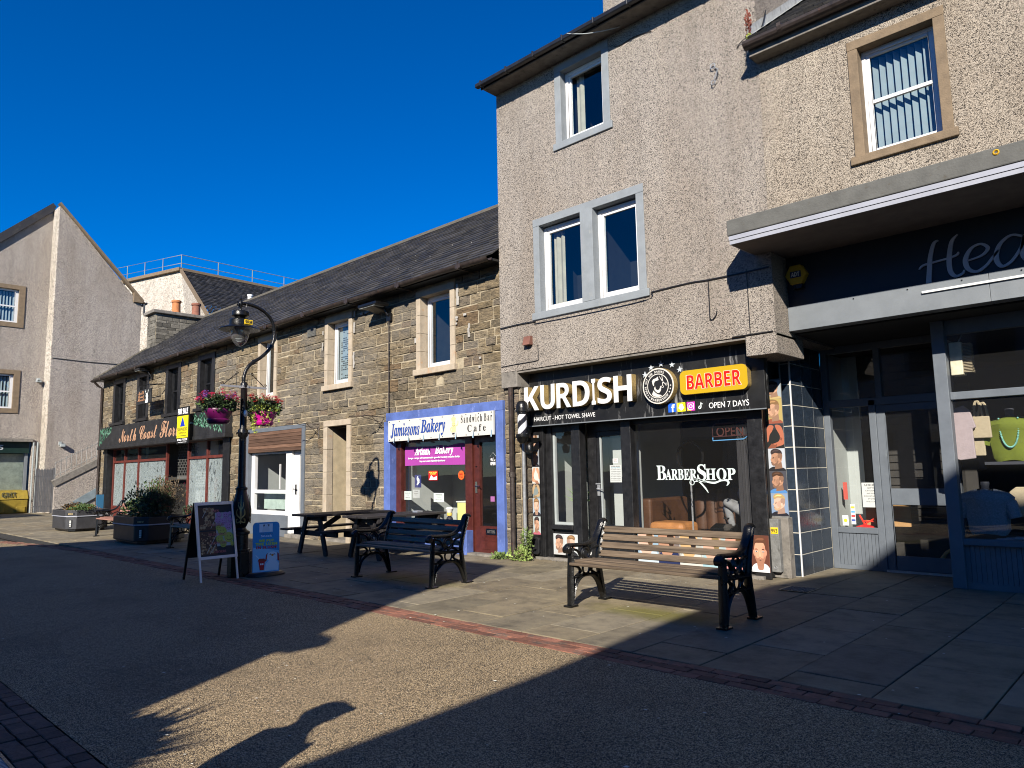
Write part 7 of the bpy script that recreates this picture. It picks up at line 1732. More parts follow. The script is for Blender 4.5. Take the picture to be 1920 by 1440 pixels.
def torso(c, mat_t, mat_n, label, name='mannequin', wide=1.0, knit=None, h=.62):
    r = world_root(name, label, 'mannequin', c); x, y, z = c
    b = MB(); b.lathe([(.0, .62), (.045, .62), (.05, .60), (.04, .56), (.045, .52), (.09, .48)], (x, y, z), 14, sy=.8); part(b, 'neck_stump', 'manne', r, smooth=True)
    # draped jumper: body with short wide sleeves
    b = MB(); n = 26; lv = [(.00, .18), (.05, .21), (.16, .215), (.28, .225), (.37, .27), (.43, .30), (.475, .25), (.51, .15), (.525, .085)]
    V = []
    for hz, rr in lv:
        for k in range(n):
            t = 2 * math.pi * k / n; fold = 1 + .05 * math.sin(t * 5 + hz * 9) + .03 * math.sin(t * 9)
            V.append((x + rr * wide * math.cos(t) * fold, y + rr * .5 * math.sin(t) * fold, z + hz + .012 * math.sin(t * 3)))
    Fc = [(i * n + k, i * n + (k + 1) % n, (i + 1) * n + (k + 1) % n, (i + 1) * n + k) for i in range(len(lv) - 1) for k in range(n)]
    b.raw(V, Fc)
    for sx in (-1, 1):
        b.tube([(x + sx * .15 * wide, y, z + .44), (x + sx * .235 * wide, y - .01, z + .36), (x + sx * .28 * wide, y - .02, z + .20)], [.075, .08, .07], 10)
    part(b, 'jumper', mat_t, r, smooth=True, fix=False); return r
m1 = torso((-1.62, 10.25, 1.46), 'green', None, 'black bust in olive green top with long turquoise bead necklace')
b = MB(); 
for k in range(46):
    t = k / 45; a = math.pi / 2 * (t * 2 - 1)
    px = -1.62 + .095 * math.sin(a) ; pz = 1.46 + .50 - .34 * math.cos(a) ** .75; py = 10.25 - .115 - .02 * (1 - abs(2 * t - 1))
    b.lathe([(0, -.013), (.013, 0), (0, .013)], (px, py, pz), 6)
part(b, 'necklace', 'bead', m1, fix=False)
b = MB(); b.box(-1.9, -1.3, 10.15, 10.4, 1.42, 1.455); part(b, 'stand_shelf', 'manne', m1)
m2 = torso((-1.93, 10.2, .60), 'greyknit', None, 'black bust in loose grey knitted top low in the boutique window')
m3 = torso((-2.6, 12.2, 1.15), 'manne', None, 'dark dressed bust standing behind the boutique door glass')
r = world_root('wooden_stand', 'pine pedestal with curved feet behind the boutique door', 'stand', (-2.5, 11.3, 0))
b = MB(); b.tube([(-2.52, 11.2, .2), (-2.52, 11.2, 1.05)], .035, 8); part(b, 'post', 'pinew', r, smooth=True)
for a in (200, 320, 80):
    b = MB(); b.tube(smooth_line([(-2.52, 11.2, .32), (-2.52 + .12 * math.cos(R(a)), 11.2 + .12 * math.sin(R(a)), .24), (-2.52 + .26 * math.cos(R(a)), 11.2 + .26 * math.sin(R(a)), .03)], 5), .025, 6); part(b, 'foot', 'pinew', r, smooth=True)
def hanging(name, label, c, pts, mat, strap=None):
    r = world_root(name, label, 'garment' if 'bag' not in name else 'bag', c)
    b = MB(); x, y, z = c; n = len(pts)
    b.prism([(x + p[0], z + p[1]) for p in pts], 'xz', y - .02, y + .02); part(b, 'body', mat, r, bevel=.012, segs=3)
    if strap:
        for s_ in strap: b = MB(); b.tube(smooth_line([(x + q[0], y + q[2], z + q[1]) for q in s_], 5), .011, 5, sx=1.3); part(b, 'strap', mat, r)
    return r
hanging('hanging_shirt', 'pale pink linen shirt hanging at the left edge of the boutique window', (-2.06, 10.05, 2.12), [(-.06, 0), (.02, .02), (.08, -.05), (.13, -.25), (.09, -.27), (.10, -.62), (-.06, -.64), (-.12, -.62), (-.10, -.28), (-.15, -.26), (-.12, -.05)], 'lilac')
hanging('tote_bag', 'natural canvas tote bag hanging highest beside the pink shirt', (-1.90, 10.12, 2.0), [(-.09, 0), (.10, 0), (.11, -.26), (-.10, -.26)], 'canvas', [[(-.06, 0, 0), (-.04, .16, 0), (.0, .17, 0), (.03, 0, 0)], [(-.02, 0, .01), (.02, .15, .01), (.06, .14, .01), (.08, 0, .01)]])
hanging('tote_bag', 'second canvas tote bag hanging lower behind the pink shirt', (-1.98, 10.18, 1.85), [(-.10, 0), (.10, 0), (.10, -.32), (-.10, -.32)], 'canvas', [[(-.06, 0, 0), (-.03, .2, 0), (.03, .2, 0), (.05, 0, 0)]])
for x, z, lb in ((-1.62, 1.15, 'cream cardigan hanging below the green top'), (-1.38, 1.12, 'beige blouse hanging at the right of the boutique window')):
    hanging('hanging_blouse', lb, (x, 10.5, z), [(-.05, 0), (.05, 0), (.12, -.06), (.13, -.35), (-.13, -.35), (-.12, -.06)], 'canvas')
r = world_root('folded_scarves', 'folded lilac scarves lying on the boutique window floor', 'scarf', (-1.6, 10.0, .54))
b = MB()
for k in range(5): b.obox((-1.75 + k * .09, 10.02, .56 + .012 * (k % 3)), (.08, .02, 0), (0, .07, 0), (0, .004, .012))
part(b, 'cloth', 'lilac', r, bevel=.008)
r = world_root('fan_heater', 'cream louvred fan unit on the ceiling inside the boutique window', 'heater', (-2.0, 10.2, 2.5))
b = MB(); b.box(-2.11, -1.98, 9.90, 10.1, 2.50, 2.90); part(b, 'case', plain('cream_metal', (.55, .52, .38), .5, bump=0), r, bevel=.01)
for k in range(20):
    b = MB(); b.box(-1.98, -1.89, 9.93, 10.08, 2.53 + k * .018, 2.537 + k * .018); part(b, 'louvre', 'canvas', r)
b = MB(); b.tube(smooth_line([(-2.03, 10.0, 2.90), (-2.0, 10.0, 2.96), (-2.0, 10.05, 3.0)], 4), .008, 5); part(b, 'cable', 'netc', r)

# ================================================================ BENCHES
def make_bench(L, slat, label, loc):
    """cast iron ends, timber slats; origin at the left front foot, seat towards -Y... back at +Y"""
    r = empty('park_bench', loc, label, 'bench', 'cast iron and timber benches along the pavement')
    def end(x):
        b = MB(); T = lambda pts, rad, n=6, cl=False: b.tube([(x, p[0] * .96, p[1]) for p in pts], [q * 1.2 for q in rad] if isinstance(rad, list) else rad * 1.2, n, cl, sx=1.9)
        T([(0.0, .02), (.01, .30), (.03, .60), (.03, .615)], [.021, .021, .019, .019])
        T(smooth_line([(.60, .02), (.575, .18), (.54, .36), (.53, .46), (.56, .60), (.61, .74), (.64, .84), (.65, .865)], 5), .020)
        T(smooth_line([(.65, .865), (.675, .875), (.69, .86)], 4), .018)
        b.box(x - .05, x + .05, -.06, .07, 0, .018); b.box(x - .05, x + .05, .55, .68, 0, .018)
        T(smooth_line([(.03, .06), (.08, .20), (.18, .285), (.30, .31), (.42, .285), (.51, .20), (.575, .06)], 5), .016)     # arch
        T([(.02, .30), (.56, .30)], .012); T([(.02, .44), (.535, .415)], .020)
        T(smooth_line([(-.045, .575), (-.05, .62), (-.01, .645), (.10, .640), (.25, .635), (.38, .65), (.48, .70), (.56, .80), (.60, .87), (.66, .885)], 5), .019)
        b.tube([(x - .035, -.035, .60), (x + .035, -.035, .60)], .040, 12)                                            # scroll end
        for cy, cz, rr in ((.285, .375, .060), (.285, .535, .078), (.285, .535, .048)):
            b.ring((x, cy, cz), rr, .011, 'yz', 18, 5, sx=1.4)
        for s_ in (-1, 1):
            T(smooth_line([(.285 + s_ * .23, .60), (.285 + s_ * .13, .57), (.285 + s_ * .085, .49), (.285 + s_ * .15, .45)], 5), .011)
            T(smooth_line([(.285 + s_ * .24, .42), (.285 + s_ * .14, .40), (.285 + s_ * .10, .35), (.285 + s_ * .17, .31)], 5), .011)
            T(smooth_line([(.285 + s_ * .20, .31), (.285 + s_ * .22, .24), (.285 + s_ * .26, .20)], 4), .010)
            b.tube([(x - .018, .285 + s_ * .12, .31), (x + .018, .285 + s_ * .12, .31)], .016, 8)
        for cy, cz in ((.06, .62), (.42, .66), (.285, .31), (.285, .455)): b.lathe([(.0, -.014), (.012, -.008), (.012, .008), (0, .014)], (x, cy, cz), 6)
        return b
    for x in (0.0, L): 
        o = end(x).build('cast_iron_end', 'iron', r, smooth=True); 
    zs = [(.600, .520), (.640, .615), (.690, .705), (.730, .79)]
    back = [((.525, .52), 1), ((.55, .61), 1), ((.58, .695), 1), ((.61, .78), 1)]
    for (y, z), _ in back:
        d = Vector((0, .36, .93)).normalized(); nrm = Vector((0, d.z, -d.y))
        b = MB(); b.obox((L / 2, y - .012, z), (L / 2 - .012, 0, 0), d * .034, nrm * .011); b.build('back_slat', slat, r, bevel=.006)
        for x in (.035, L - .035):
            c = Vector((x, y - .012, z)) - Vector((0, .9, -.35)) * .013
            b = MB(); b.tube([c, c - Vector((0, .007, -.002))], .013, 8); b.build('bolt', 'iron', r)
    for k in range(6):
        y = .015 + k * .088; z = .448 + .012 * math.cos((k - 2) * .8) - (.012 if k == 0 else 0)
        b = MB(); b.box(.012, L - .012, y - .041, y + .038, z, z + .030); b.build('seat_slat', slat, r, bevel=.007)
    b = MB(); b.bar((.02, .30, .42), (L - .02, .30, .42), .012, .02); b.build('tie_bar', 'iron', r)
    return r
bench1 = make_bench(1.78, 'slat', 'nearest bench with sunlit weathered grey slats before the barber shop', (-5.05, 6.13, 0))
bench2 = make_bench(1.66, 'slatdark', 'dark slatted bench mostly in shade before the bakery', (-8.87, 6.0, 0))
bench3 = make_bench(1.70, 'slatred', 'far bench with reddish slats between the two planters', (-20.75, 6.12, 0))
bench4 = dup(bench2, (-15.75, 6.05, 0), 0, 'shaded bench half hidden between the big planter and the menu board')

# ================================================================ PICNIC TABLES
def make_picnic(loc, label):
    r = empty('picnic_table', loc, label, 'picnic table', 'black stained picnic tables before the bakery')
    L = 1.75
    for k in range(5):
        b = MB(); x = -.31 + k * .155; b.box(x - .072, x + .072, 0 + random.uniform(0, .02), L - random.uniform(0, .02), .70, .74); b.build('table_board', 'picnic', r, bevel=.006)
    for sx in (-1, 1):
        for k in range(2):
            b = MB(); x = sx * (.60 + k * .14); b.box(x - .065, x + .065, 0, L, .43, .465); b.build('seat_board', 'picnic', r, bevel=.006)
    for y in (.22, L - .22):
        for sx in (-1, 1):
            b = MB(); b.bar((sx * .46, y, 0), (sx * .22, y, .70), .045, .10, up=(1, 0, 0)); b.build('leg', 'picnic', r, bevel=.005)
        b = MB(); b.box(-.74, .74, y + .03, y + .075, .335, .43); b.build('seat_beam', 'picnic', r, bevel=.005)
        b = MB(); b.box(-.36, .36, y + .03, y + .075, .61, .70); b.build('top_beam', 'picnic', r, bevel=.005)
        for sx in (-1, 1):
            b = MB(); b.lathe([(.0, 0), (.018, .002), (.018, .006)], (0, 0, 0), 8); b.v = [(sx * .34 + v[0], y - .03 - v[2] - (0 if y < 1 else -.12), .38 + v[1]) for v in b.v]; b.build('bolt', 'galv', r)
    for y0, y1 in ((.26, .80), (L - .26, L - .80)):
        b = MB(); b.bar((0, y0, .38), (0, y1, .68), .045, .09); b.build('brace', 'picnic', r, bevel=.005)
    return r
pic1 = make_picnic((-12.02, 6.95, 0), 'left picnic table with bench seats in front of the stone doorway')
pic2 = dup(pic1, (-10.62, 7.12, 0), R(-2), 'right picnic table with bench seats right before the blue bakery front')
b = MB(); b.box(-10.5, -10.36, 8.3, 8.42, .745, .775); o = b.build('ashtray', 'alu'); tag(o, 'small pale tray on the far end of the right picnic table', 'tray')

# ================================================================ LAMP POST
lp = world_root('street_lamp', 'black swan-necked street lamp with glass bowl, hanging baskets and 9RM plate', 'street lamp', (-10.4, 5.0, 0))
LX, LY = -10.4, 5.0
b = MB(); b.prism([(LX + .16 * math.cos(R(22.5 + 45 * k)) * 1.08, LY + .16 * math.sin(R(22.5 + 45 * k)) * 1.08) for k in range(8)], 'xy', 0, .36); b.prism([(LX + .145 * math.cos(R(22.5 + 45 * k)), LY + .145 * math.sin(R(22.5 + 45 * k))) for k in range(8)], 'xy', .36, .39); part(b, 'base', 'iron', lp, bevel=.008)
b = MB(); b.lathe([(.115, .38), (.115, .60), (.135, .61), (.135, .645), (.105, .66), (.085, .68), (.075, .70), (.09, .73), (.125, .80), (.135, .90), (.13, 1.02), (.10, 1.14), (.078, 1.22), (.075, 1.25), (.088, 1.26), (.088, 1.285), (.062, 1.30), (.056, 1.34), (.052, 2.0), (.050, 2.03), (.075, 2.06), (.075, 2.14), (.050, 2.17), (.048, 2.78), (.055, 2.79), (.055, 2.84), (.04, 2.87)], (LX, LY, 0), 20)
for a in range(8):
    t = R(45 * a); b.lathe([(0, -.02), (.016, 0), (0, .02)], (LX + .09 * math.cos(t), LY + .09 * math.sin(t), 2.10), 6)
part(b, 'post', 'iron', lp, smooth=True)
b = MB()                                            # gilt acanthus on the bulb of the column
for a in (-.45, 1.12, 2.69, 4.26):
    def PW(u, v, w, a=a):
        z = .74 + v; rr = .128 + .012 * math.sin((z - .73) * 6) - max(0, z - .95) * .16 + w
        t = a + u / .13; return (LX + rr * math.cos(t), LY + rr * math.sin(t), z)
    ribbon(b, [(0, .02), (0, .2), (0, .44)], (.012, .022, .006), PW, .0, .010)
    for s_ in (-1, 1):
        ribbon(b, [(0, .10), (s_ * .05, .16), (s_ * .045, .24)], (.02, .014, .004), PW, .0, .010); ribbon(b, [(0, .22), (s_ * .03, .28), (s_ * .03, .34)], (.014, .010, .004), PW, .0, .010)
        ribbon(b, [(0, .06), (s_ * .05, .04), (s_ * .055, .09), (s_ * .03, .09)], (.016, .014, .010, .004), PW, .0, .010)
part(b, 'gilt_ornament', 'gold', lp, fix=False)
hook = [(4.99, 2.84), (4.995, 2.95), (5.03, 3.07), (5.12, 3.18), (5.27, 3.29), (5.42, 3.46), (5.475, 3.66), (5.43, 3.87), (5.31, 4.00), (5.14, 4.07), (4.98, 4.085), (4.92, 4.08)]
b = MB(); b.tube(smooth_line([(LX, p[0], p[1]) for p in hook], 6), .026, 10); b.tube([(LX, 5.13, 3.185), (LX, 5.15, 3.20)], .034, 10); b.tube([(LX, 5.425, 3.45), (LX, 5.435, 3.48)], .034, 10); part(b, 'swan_neck', 'iron', lp, smooth=True)
HY = 4.91
b = MB(); b.lathe([(.0, 4.21), (.010, 4.20), (.012, 4.16), (.022, 4.15), (.012, 4.13), (.030, 4.11), (.035, 4.08), (.030, 4.04), (.015, 4.01), (.02, 3.99), (.02, 3.96), (.115, 3.955), (.125, 3.94), (.125, 3.885), (.09, 3.87), (.07, 3.845), (.145, 3.825), (.163, 3.81), (.163, 3.735), (.17, 3.73), (.285, 3.685), (.30, 3.67), (.29, 3.665), (.12, 3.70)], (LX, HY, 0), 24); part(b, 'lamp_hood', 'iron', lp, smooth=True)
b = MB()
for a in range(3): t = R(120 * a + 60); b.tube(smooth_line([(LX, HY, 4.04), (LX + .07 * math.cos(t), HY + .07 * math.sin(t), 4.03), (LX + .09 * math.cos(t), HY + .09 * math.sin(t), 4.07), (LX + .06 * math.cos(t), HY + .06 * math.sin(t), 4.09)], 4), .008, 5)
part(b, 'scrollwork', 'iron', lp)
b = MB(); b.lathe([(.135, 3.705), (.142, 3.65), (.130, 3.57), (.098, 3.485), (.045, 3.425), (.0, 3.41)], (LX, HY, 0), 24); part(b, 'glass_bowl', glass_mat('lamp_glass', 1.6, (.85, .86, .86), film=.10), lp, smooth=True)
b = MB(); b.lathe([(.09, 3.71), (.06, 3.66), (.02, 3.60), (.02, 3.56), (.0, 3.55)], (LX, HY, 0), 12); part(b, 'bulb', 'netc', lp, smooth=True)
b = MB()
for k in range(3): b.lathe([(.07 - k * .014, 3.525 - k * .02), (.072 - k * .014, 3.52 - k * .02)], (LX, HY, 0), 18)
part(b, 'glass_ribs', 'netc', lp)
text('9RM', 'bold', (LX + .1705, HY - .0, 3.747), (-.0, .105, 0), (0, 0, .05), (1, 0, 0), .002, flat((.02, .02, .02)), lp, name='lettering')
b = MB(); b.box(LX + .155, LX + .1695, HY - .01, HY + .115, 3.738, 3.805); part(b, 'number_plate', flat((.82, .55, .02)), lp)
b = MB(); b.box(LX - .012, LX + .012, 4.64, 5.36, 2.785, 2.815); b.box(LX - .05, LX + .05, 4.95, 5.05, 2.78, 2.82); part(b, 'cross_bar', 'galv', lp)
for s_ in (-1, 1):
    b = MB(); b.tube([(LX, 5 + s_ * .34, 2.80), (LX, 5 + s_ * .12, 3.0)], .006, 5); b.tube([(LX, 5 + s_ * .12, 3.0), (LX, 5 + s_ * .12, 2.80)], .005, 5)
    q = [(LX, 5 + s_ * (.12 - .03 * (1 - k / 14) * math.cos(k * .8)), 3.0 + .03 * (1 - k / 14) * math.sin(k * .8)) for k in range(13)]; b.tube(q, .005, 5)
    q = [(LX, 5 + s_ * (.34 + .03 * (1 - k / 14) * math.cos(k * .8)), 2.83 + .03 * (1 - k / 14) * math.sin(k * .8)) for k in range(13)]; b.tube(q, .005, 5); part(b, 'scroll_bracket', 'iron', lp)
b = MB(); b.lathe([(.0, 0), (.028, .004), (.034, .03), (.0, .05)], (0, 0, 0), 12); b.v = [(LX + .045 + v[2], 5.0 + v[0], 2.39 + v[1] * 1.6) for v in b.v]; part(b, 'sensor', 'alu', lp, smooth=True)

# hanging baskets
def basket(c, mat_, label, seed, pal, trail):
    x, y, z = c; r = world_root('hanging_basket', label, 'hanging basket', c, 'baskets on the lamp post')
    b = MB(); b.lathe([(.0, 0), (.13, 0), (.155, .02), (.165, .055), (.15, .075), (.155, .09), (.185, .15), (.205, .21), (.20, .22), (.19, .215), (.0, .20)], (x, y, z), 24); part(b, 'tub', mat_, r, smooth=True)
    rnd = random.Random(seed)
    b = MB(); leafage(b, (x, y, z + .28), (.24, .24, .13), 800, .05, seed=seed, shell=.2); part(b, 'leaves', 'leafdark', r, fix=False)
    b = MB(); leafage(b, (x, y, z + .29), (.28, .28, .14), 300, .05, seed=seed + 5, shell=.5); part(b, 'bright_leaves', 'leaf', r, fix=False)
    if trail:
        b = MB()
        for k in range(9):
            a = rnd.uniform(-1.6, .8); px, py = x + .2 * math.cos(a), y + .2 * math.sin(a); L0 = rnd.uniform(.15, .42)
            for q in range(int(L0 / .012)):
                leafage(b, (px + .02 * math.sin(q * .3 + k), py + .015 * math.cos(q * .4), z + .26 - q * .012), (.016, .016, .01), 2, .028, seed=seed * 100 + k * 40 + q, shell=0, up=-.3)
        leafage(b, (x + .12, y - .02, z + .25), (.16, .2, .07), 260, .035, seed=seed + 9, shell=.1); part(b, 'trailing_foliage', 'leafyel', r, fix=False)
    for mt, n, rad in pal:
        b = MB()
        for k in range(n):
            a = rnd.uniform(0, 6.28); e = rnd.uniform(.1, 1.0)
            flower_head(b, (x + .29 * math.cos(a) * (1.1 - e * .45), y + .29 * math.sin(a) * (1.1 - e * .45), z + .30 + .17 * e), rad, 11, 0, rnd)
        part(b, 'blossom', mt, r, fix=False)
    b = MB()
    for k in range(3): t = R(120 * k); b.tube([(x + .19 * math.cos(t), y + .19 * math.sin(t), z + .2), (x, y, 2.78)], .004, 4)
    part(b, 'chain', 'railm', r)
    return r
basket((-10.4, 4.62, 2.225), 'purple', 'hanging basket left of the post, purple tub with pink and violet flowers', 3, [('fl_pink', 24, .05), ('fl_violet', 12, .045), ('fl_red', 4, .04)], False)
basket((-10.4, 5.31, 2.215), 'pink', 'hanging basket right of the post, magenta tub with yellow-green trailing stems', 8, [('fl_red', 12, .045), ('fl_pink', 9, .042), ('fl_orange', 4, .025)], True)

# ================================================================ PLANTERS
def planter(x0, x1, y0, y1, mat_, label, h=.60, loc=None):
    r = world_root('street_planter', label, 'planter', ((x0 + x1) / 2, (y0 + y1) / 2, 0)); c = .24
    def oct_(g): return [(x0 + c, y0 - g), (x1 - c, y0 - g), (x1 + g, y0 + c), (x1 + g, y1 - c), (x1 - c, y1 + g), (x0 + c, y1 + g), (x0 - g, y1 - c), (x0 - g, y0 + c)]
    b = MB(); b.prism(oct_(-.10), 'xy', 0.02, .07); part(b, 'plinth', 'iron', r)
    b = MB(); b.prism(oct_(-.02), 'xy', .07, .42); part(b, 'tub', mat_, r, bevel=.02)
    b = MB(); b.prism(oct_(.002), 'xy', .42, .445); part(b, 'white_band', 'metalwhite', r)
    b = MB(); P1 = oct_(-.005); P2 = oct_(-.09)
    n = 8; V = [(p[0], p[1], .445) for p in P1] + [(p[0], p[1], h) for p in P1] + [(p[0], p[1], h) for p in P2] + [(p[0], p[1], h - .08) for p in P2]
    b.raw(V, [(k * 8 + i, k * 8 + (i + 1) % 8, (k + 1) * 8 + (i + 1) % 8, (k + 1) * 8 + i) for k in range(3) for i in range(8)]); part(b, 'rim', mat_, r, bevel=.012)
    b = MB(); b.prism(oct_(-.09), 'xy', h - .10, h - .05); part(b, 'soil', 'soil', r)
    xx = x1 - .30
    b = MB(); b.obox((x1 - .12, y0 + .12, .50), (.07, .07, 0), (.004, -.004, 0), (0, 0, .03)); part(b, 'badge_plate', flat((.015, .015, .015)), r)
    text('EICO', 'bold', (x1 - .165, y0 + .075 - .008, .485), (.09, .09, 0), (0, 0, .032), (.707, -.707, 0), .002, flat((.55, .42, .2)), r)
    b = MB(); b.obox((x1 - .12, y0 + .12, .24), (.028, .028, 0), (.004, -.004, 0), (0, 0, .10)); part(b, 'side_label', flat((.02, .02, .022)), r)
    for k in range(4):
        b = MB(); b.obox((x1 - .12 + .005, y0 + .12 - .005, .17 + k * .045), (.016, .016, 0), (.003, -.003, 0), (0, 0, .014)); part(b, 'label_mark', flat((.55, .55, .5)), r)
    return r
pA = planter(-24.7, -22.95, 6.02, 7.15, 'greyplastic', 'dark grey octagonal planter in the sun with orange marigolds')
pB = planter(-18.75, -16.95, 5.80, 6.95, 'plastic', 'large black octagonal planter in the shade filled with tall bushy plants')
pC = planter(-24.0, -22.3, 7.7, 8.45, 'plastic', 'black planter close to the florist window with violet petunias')
def planting(name, label, c, rad, n, leaf, size, flowers, seed, stems=0, sh=.25):
    r = world_root(name, label, 'plant', c); x, y, z = c; rnd = random.Random(seed)
    b = MB(); b_ = MB()
    for k in range(max(6, stems)):
        a = rnd.uniform(0, 6.28); q = rnd.random() ** .5
        px, py = x + rad[0] * .8 * q * math.cos(a), y + rad[1] * .8 * q * math.sin(a)
        b_.tube([(x + (px - x) * .3, y + (py - y) * .3, z - .05), (px, py, z + rad[2] * rnd.uniform(.7, 1.5))], .006, 4)
    part(b_, 'stems', 'leafbrown', r, fix=False)
    for k in range(7):
        a = rnd.uniform(0, 6.28); q = rnd.random() ** .5
        leafage(b, (x + rad[0] * .6 * q * math.cos(a), y + rad[1] * .6 * q * math.sin(a), z + rad[2] * rnd.uniform(.5, 1.0)), (rad[0] * .5, rad[1] * .55, rad[2] * rnd.uniform(.45, .7)), n // 7, size, seed=seed * 31 + k, shell=sh)
    part(b, 'foliage', leaf, r, fix=False)
    for mt, m_, rr, hz in flowers:
        b = MB()
        for k in range(m_):
            a = rnd.uniform(0, 6.28); q = rnd.random() ** .5
            flower_head(b, (x + rad[0] * q * math.cos(a), y + rad[1] * q * math.sin(a), z + rad[2] * rnd.uniform(hz, hz + .7)), rr, 5, 0, rnd)
        part(b, 'blossom', mt, r, fix=False)
    return r
planting('bushy_plant', 'dark fuchsia-like bush with small red and white flowers in the black planter', (-17.6, 6.35, .55), (.66, .5, .46), 2300, 'leafdark', .055, [('fl_white', 45, .016, .3), ('fl_red', 12, .03, .3)], 5, stems=34, sh=.0)
planting('bushy_plant', 'loose mid green sprays mixed through the fuchsia-like bush', (-17.5, 6.3, .58), (.74, .52, .56), 900, 'leaf', .05, [('fl_red', 10, .022, .5)], 25, stems=40, sh=.0)
planting('bushy_plant', 'lighter green shrub at the left end of the black planter', (-18.35, 6.4, .55), (.38, .42, .36), 1700, 'leaf', .05, [('fl_white', 16, .012, .4)], 6, stems=14)
planting('feathery_plant', 'tall feathery stems rising from the right side of the black planter', (-17.2, 6.5, .62), (.38, .42, .60), 1100, 'leafbrown', .035, [('fl_pink', 20, .014, .5)], 7, stems=30, sh=.0)
planting('marigold_patch', 'orange and yellow marigolds in the grey planter', (-23.2, 6.5, .55), (.45, .40, .13), 1200, 'leaf', .045, [('fl_orange', 26, .035, .5)], 11)
planting('bedding_plant', 'dark leafy bedding plant at the left of the grey planter', (-24.1, 6.5, .55), (.45, .40, .14), 1000, 'leafbrown', .05, [('fl_white', 6, .02, .5)], 12)
planting('petunia_patch', 'deep violet petunias below the florist window', (-22.9, 8.0, .55), (.7, .3, .14), 900, 'leafdark', .045, [('fl_blue', 60, .035, .4)], 13)
planting('variegated_plant', 'yellow-green variegated plant above the violet petunias', (-22.6, 8.15, .62), (.45, .25, .22), 900, 'leafyel', .05, [], 14)
b = MB(); b.box(-24.9, -24.86, 7.3, 7.5, .55, .98); b.tube([(-24.88, 7.4, 0), (-24.88, 7.4, .6)], .02, 5); o = b.build('blue_sign_post', flat((.03, .12, .22))); tag(o, 'small blue plaque on a post behind the grey planter', 'sign')
# stray red geraniums by florist sill
planting('geranium', 'pink geranium standing below the right florist window', (-20.9, 8.5, .35), (.2, .15, .22), 400, 'leafdark', .05, [('fl_pink', 9, .04, .6)], 15)

# ================================================================ A-BOARD AND SLUSH SIGN
ab = world_root('menu_board', 'silver framed A-board with biscuits and baking photographs beside the lamp', 'A-board', (-10.45, 4.58, 0))
TOPX, TZ = -10.46, 1.09
Fd = Vector((-10.17 - TOPX, 0, -TZ)); 
def AP(u, v, w):                                  # u along Y 0..1, v up the leaf 0..1 (0 = foot), w outwards
    y = 4.31 + .56 * u + .01; p = Vector((-10.17, y, 0)).lerp(Vector((TOPX + .03, y, TZ)), v); nn_ = Vector((TZ, 0, .26)).normalized(); return p + nn_ * w
def aquad(b, u0, u1, v0, v1, w0, w1, mi=0):
    V = [AP(u, v, w) for w in (w0, w1) for u, v in ((u0, v0), (u1, v0), (u1, v1), (u0, v1))]
    b.raw(V, [(0, 3, 2, 1), (4, 5, 6, 7), (0, 1, 5, 4), (1, 2, 6, 5), (2, 3, 7, 6), (3, 0, 4, 7)], mi)
b = MB(); aquad(b, .0, .06, .275, 1, 0, .03); aquad(b, .94, 1.0, .275, 1, 0, .03); aquad(b, .06, .94, .96, 1, 0, .03); aquad(b, .06, .94, .275, .31, 0, .03); part(b, 'frame', 'alu', ab, bevel=.008)
b = MB(); aquad(b, .01, .055, 0, .275, .004, .024); part(b, 'leg', 'alu', ab); b = MB(); aquad(b, .945, .99, 0, .275, .004, .024); part(b, 'leg', 'alu', ab)
b = MB(); aquad(b, .06, .94, .31, .96, .002, .012); part(b, 'poster_sheet', flat((.022, .025, .032)), ab)
b = MB()
for y in (4.34, 4.85): b.bar((-10.75, y, 0), (TOPX - .01, y, TZ), .03, .02)
part(b, 'rear_leg', 'iron', ab)
b = MB(); V = [(-10.48, 4.33, TZ - .02), (-10.48, 4.87, TZ - .02), (-10.69, 4.87, .30), (-10.69, 4.33, .30)]; b.raw(V, [(0, 1, 2, 3)]); b.raw([(v[0] + .01, v[1], v[2]) for v in V], [(0, 1, 2, 3)]); part(b, 'rear_panel', 'blackp', ab, fix=False)
# the printed pictures: trays of bread, pink and lime smiley biscuits
br = [flat(c) for c in ((.10, .05, .03), (.38, .22, .10), (.24, .12, .06), (.50, .34, .18), (.30, .12, .22), (.46, .25, .42), (.40, .42, .08), (.30, .34, .05), (.05, .03, .03), (.40, .42, .40))]
b = MB(); rnd = random.Random(2)
def pq(u0, u1, v0, v1, w, mi): b.raw([AP(u0, v0, w), AP(u1, v0, w), AP(u1, v1, w), AP(u0, v1, w)], [(0, 1, 2, 3)], mi)
def pell(cu, cv, ru, rv, w, mi, n=10): b.raw([AP(cu + ru * math.cos(6.283 * k / n), cv + rv * math.sin(6.283 * k / n), w) for k in range(n)], [tuple(range(n))], mi)
pq(.08, .50, .64, .93, .0125, 0); pq(.08, .50, .33, .625, .0125, 0); pq(.50, .93, .43, .86, .0126, 9)
for k in range(26):
    u, v = rnd.uniform(.12, .46), rnd.uniform(.67, .91); pell(u, v, .045, .022, .013 + k * .00002, 1 if k % 3 else 3); pell(u, v, .03, .013, .0136 + k * .00002, 2 if k % 2 else 3)
for k in range(70):
    u, v = rnd.uniform(.11, .47), rnd.uniform(.345, .61); s_ = .012 + .016 * ((.62 - v) / .28); pell(u, v, s_, s_ * .55, .0132 + k * .00001, (1, 2, 3)[k % 3], 7)
for q in ((.22, .35, .52, .60), (.30, .34, .48, .47), (.36, .66, .50, .78), (.16, .80, .30, .92)):
    b.raw([AP(q[0], q[1], .0141), AP(q[0] + .015, q[1], .0141), AP(q[2] + .015, q[3], .0141), AP(q[2], q[3], .0141)], [(0, 1, 2, 3)], 9)
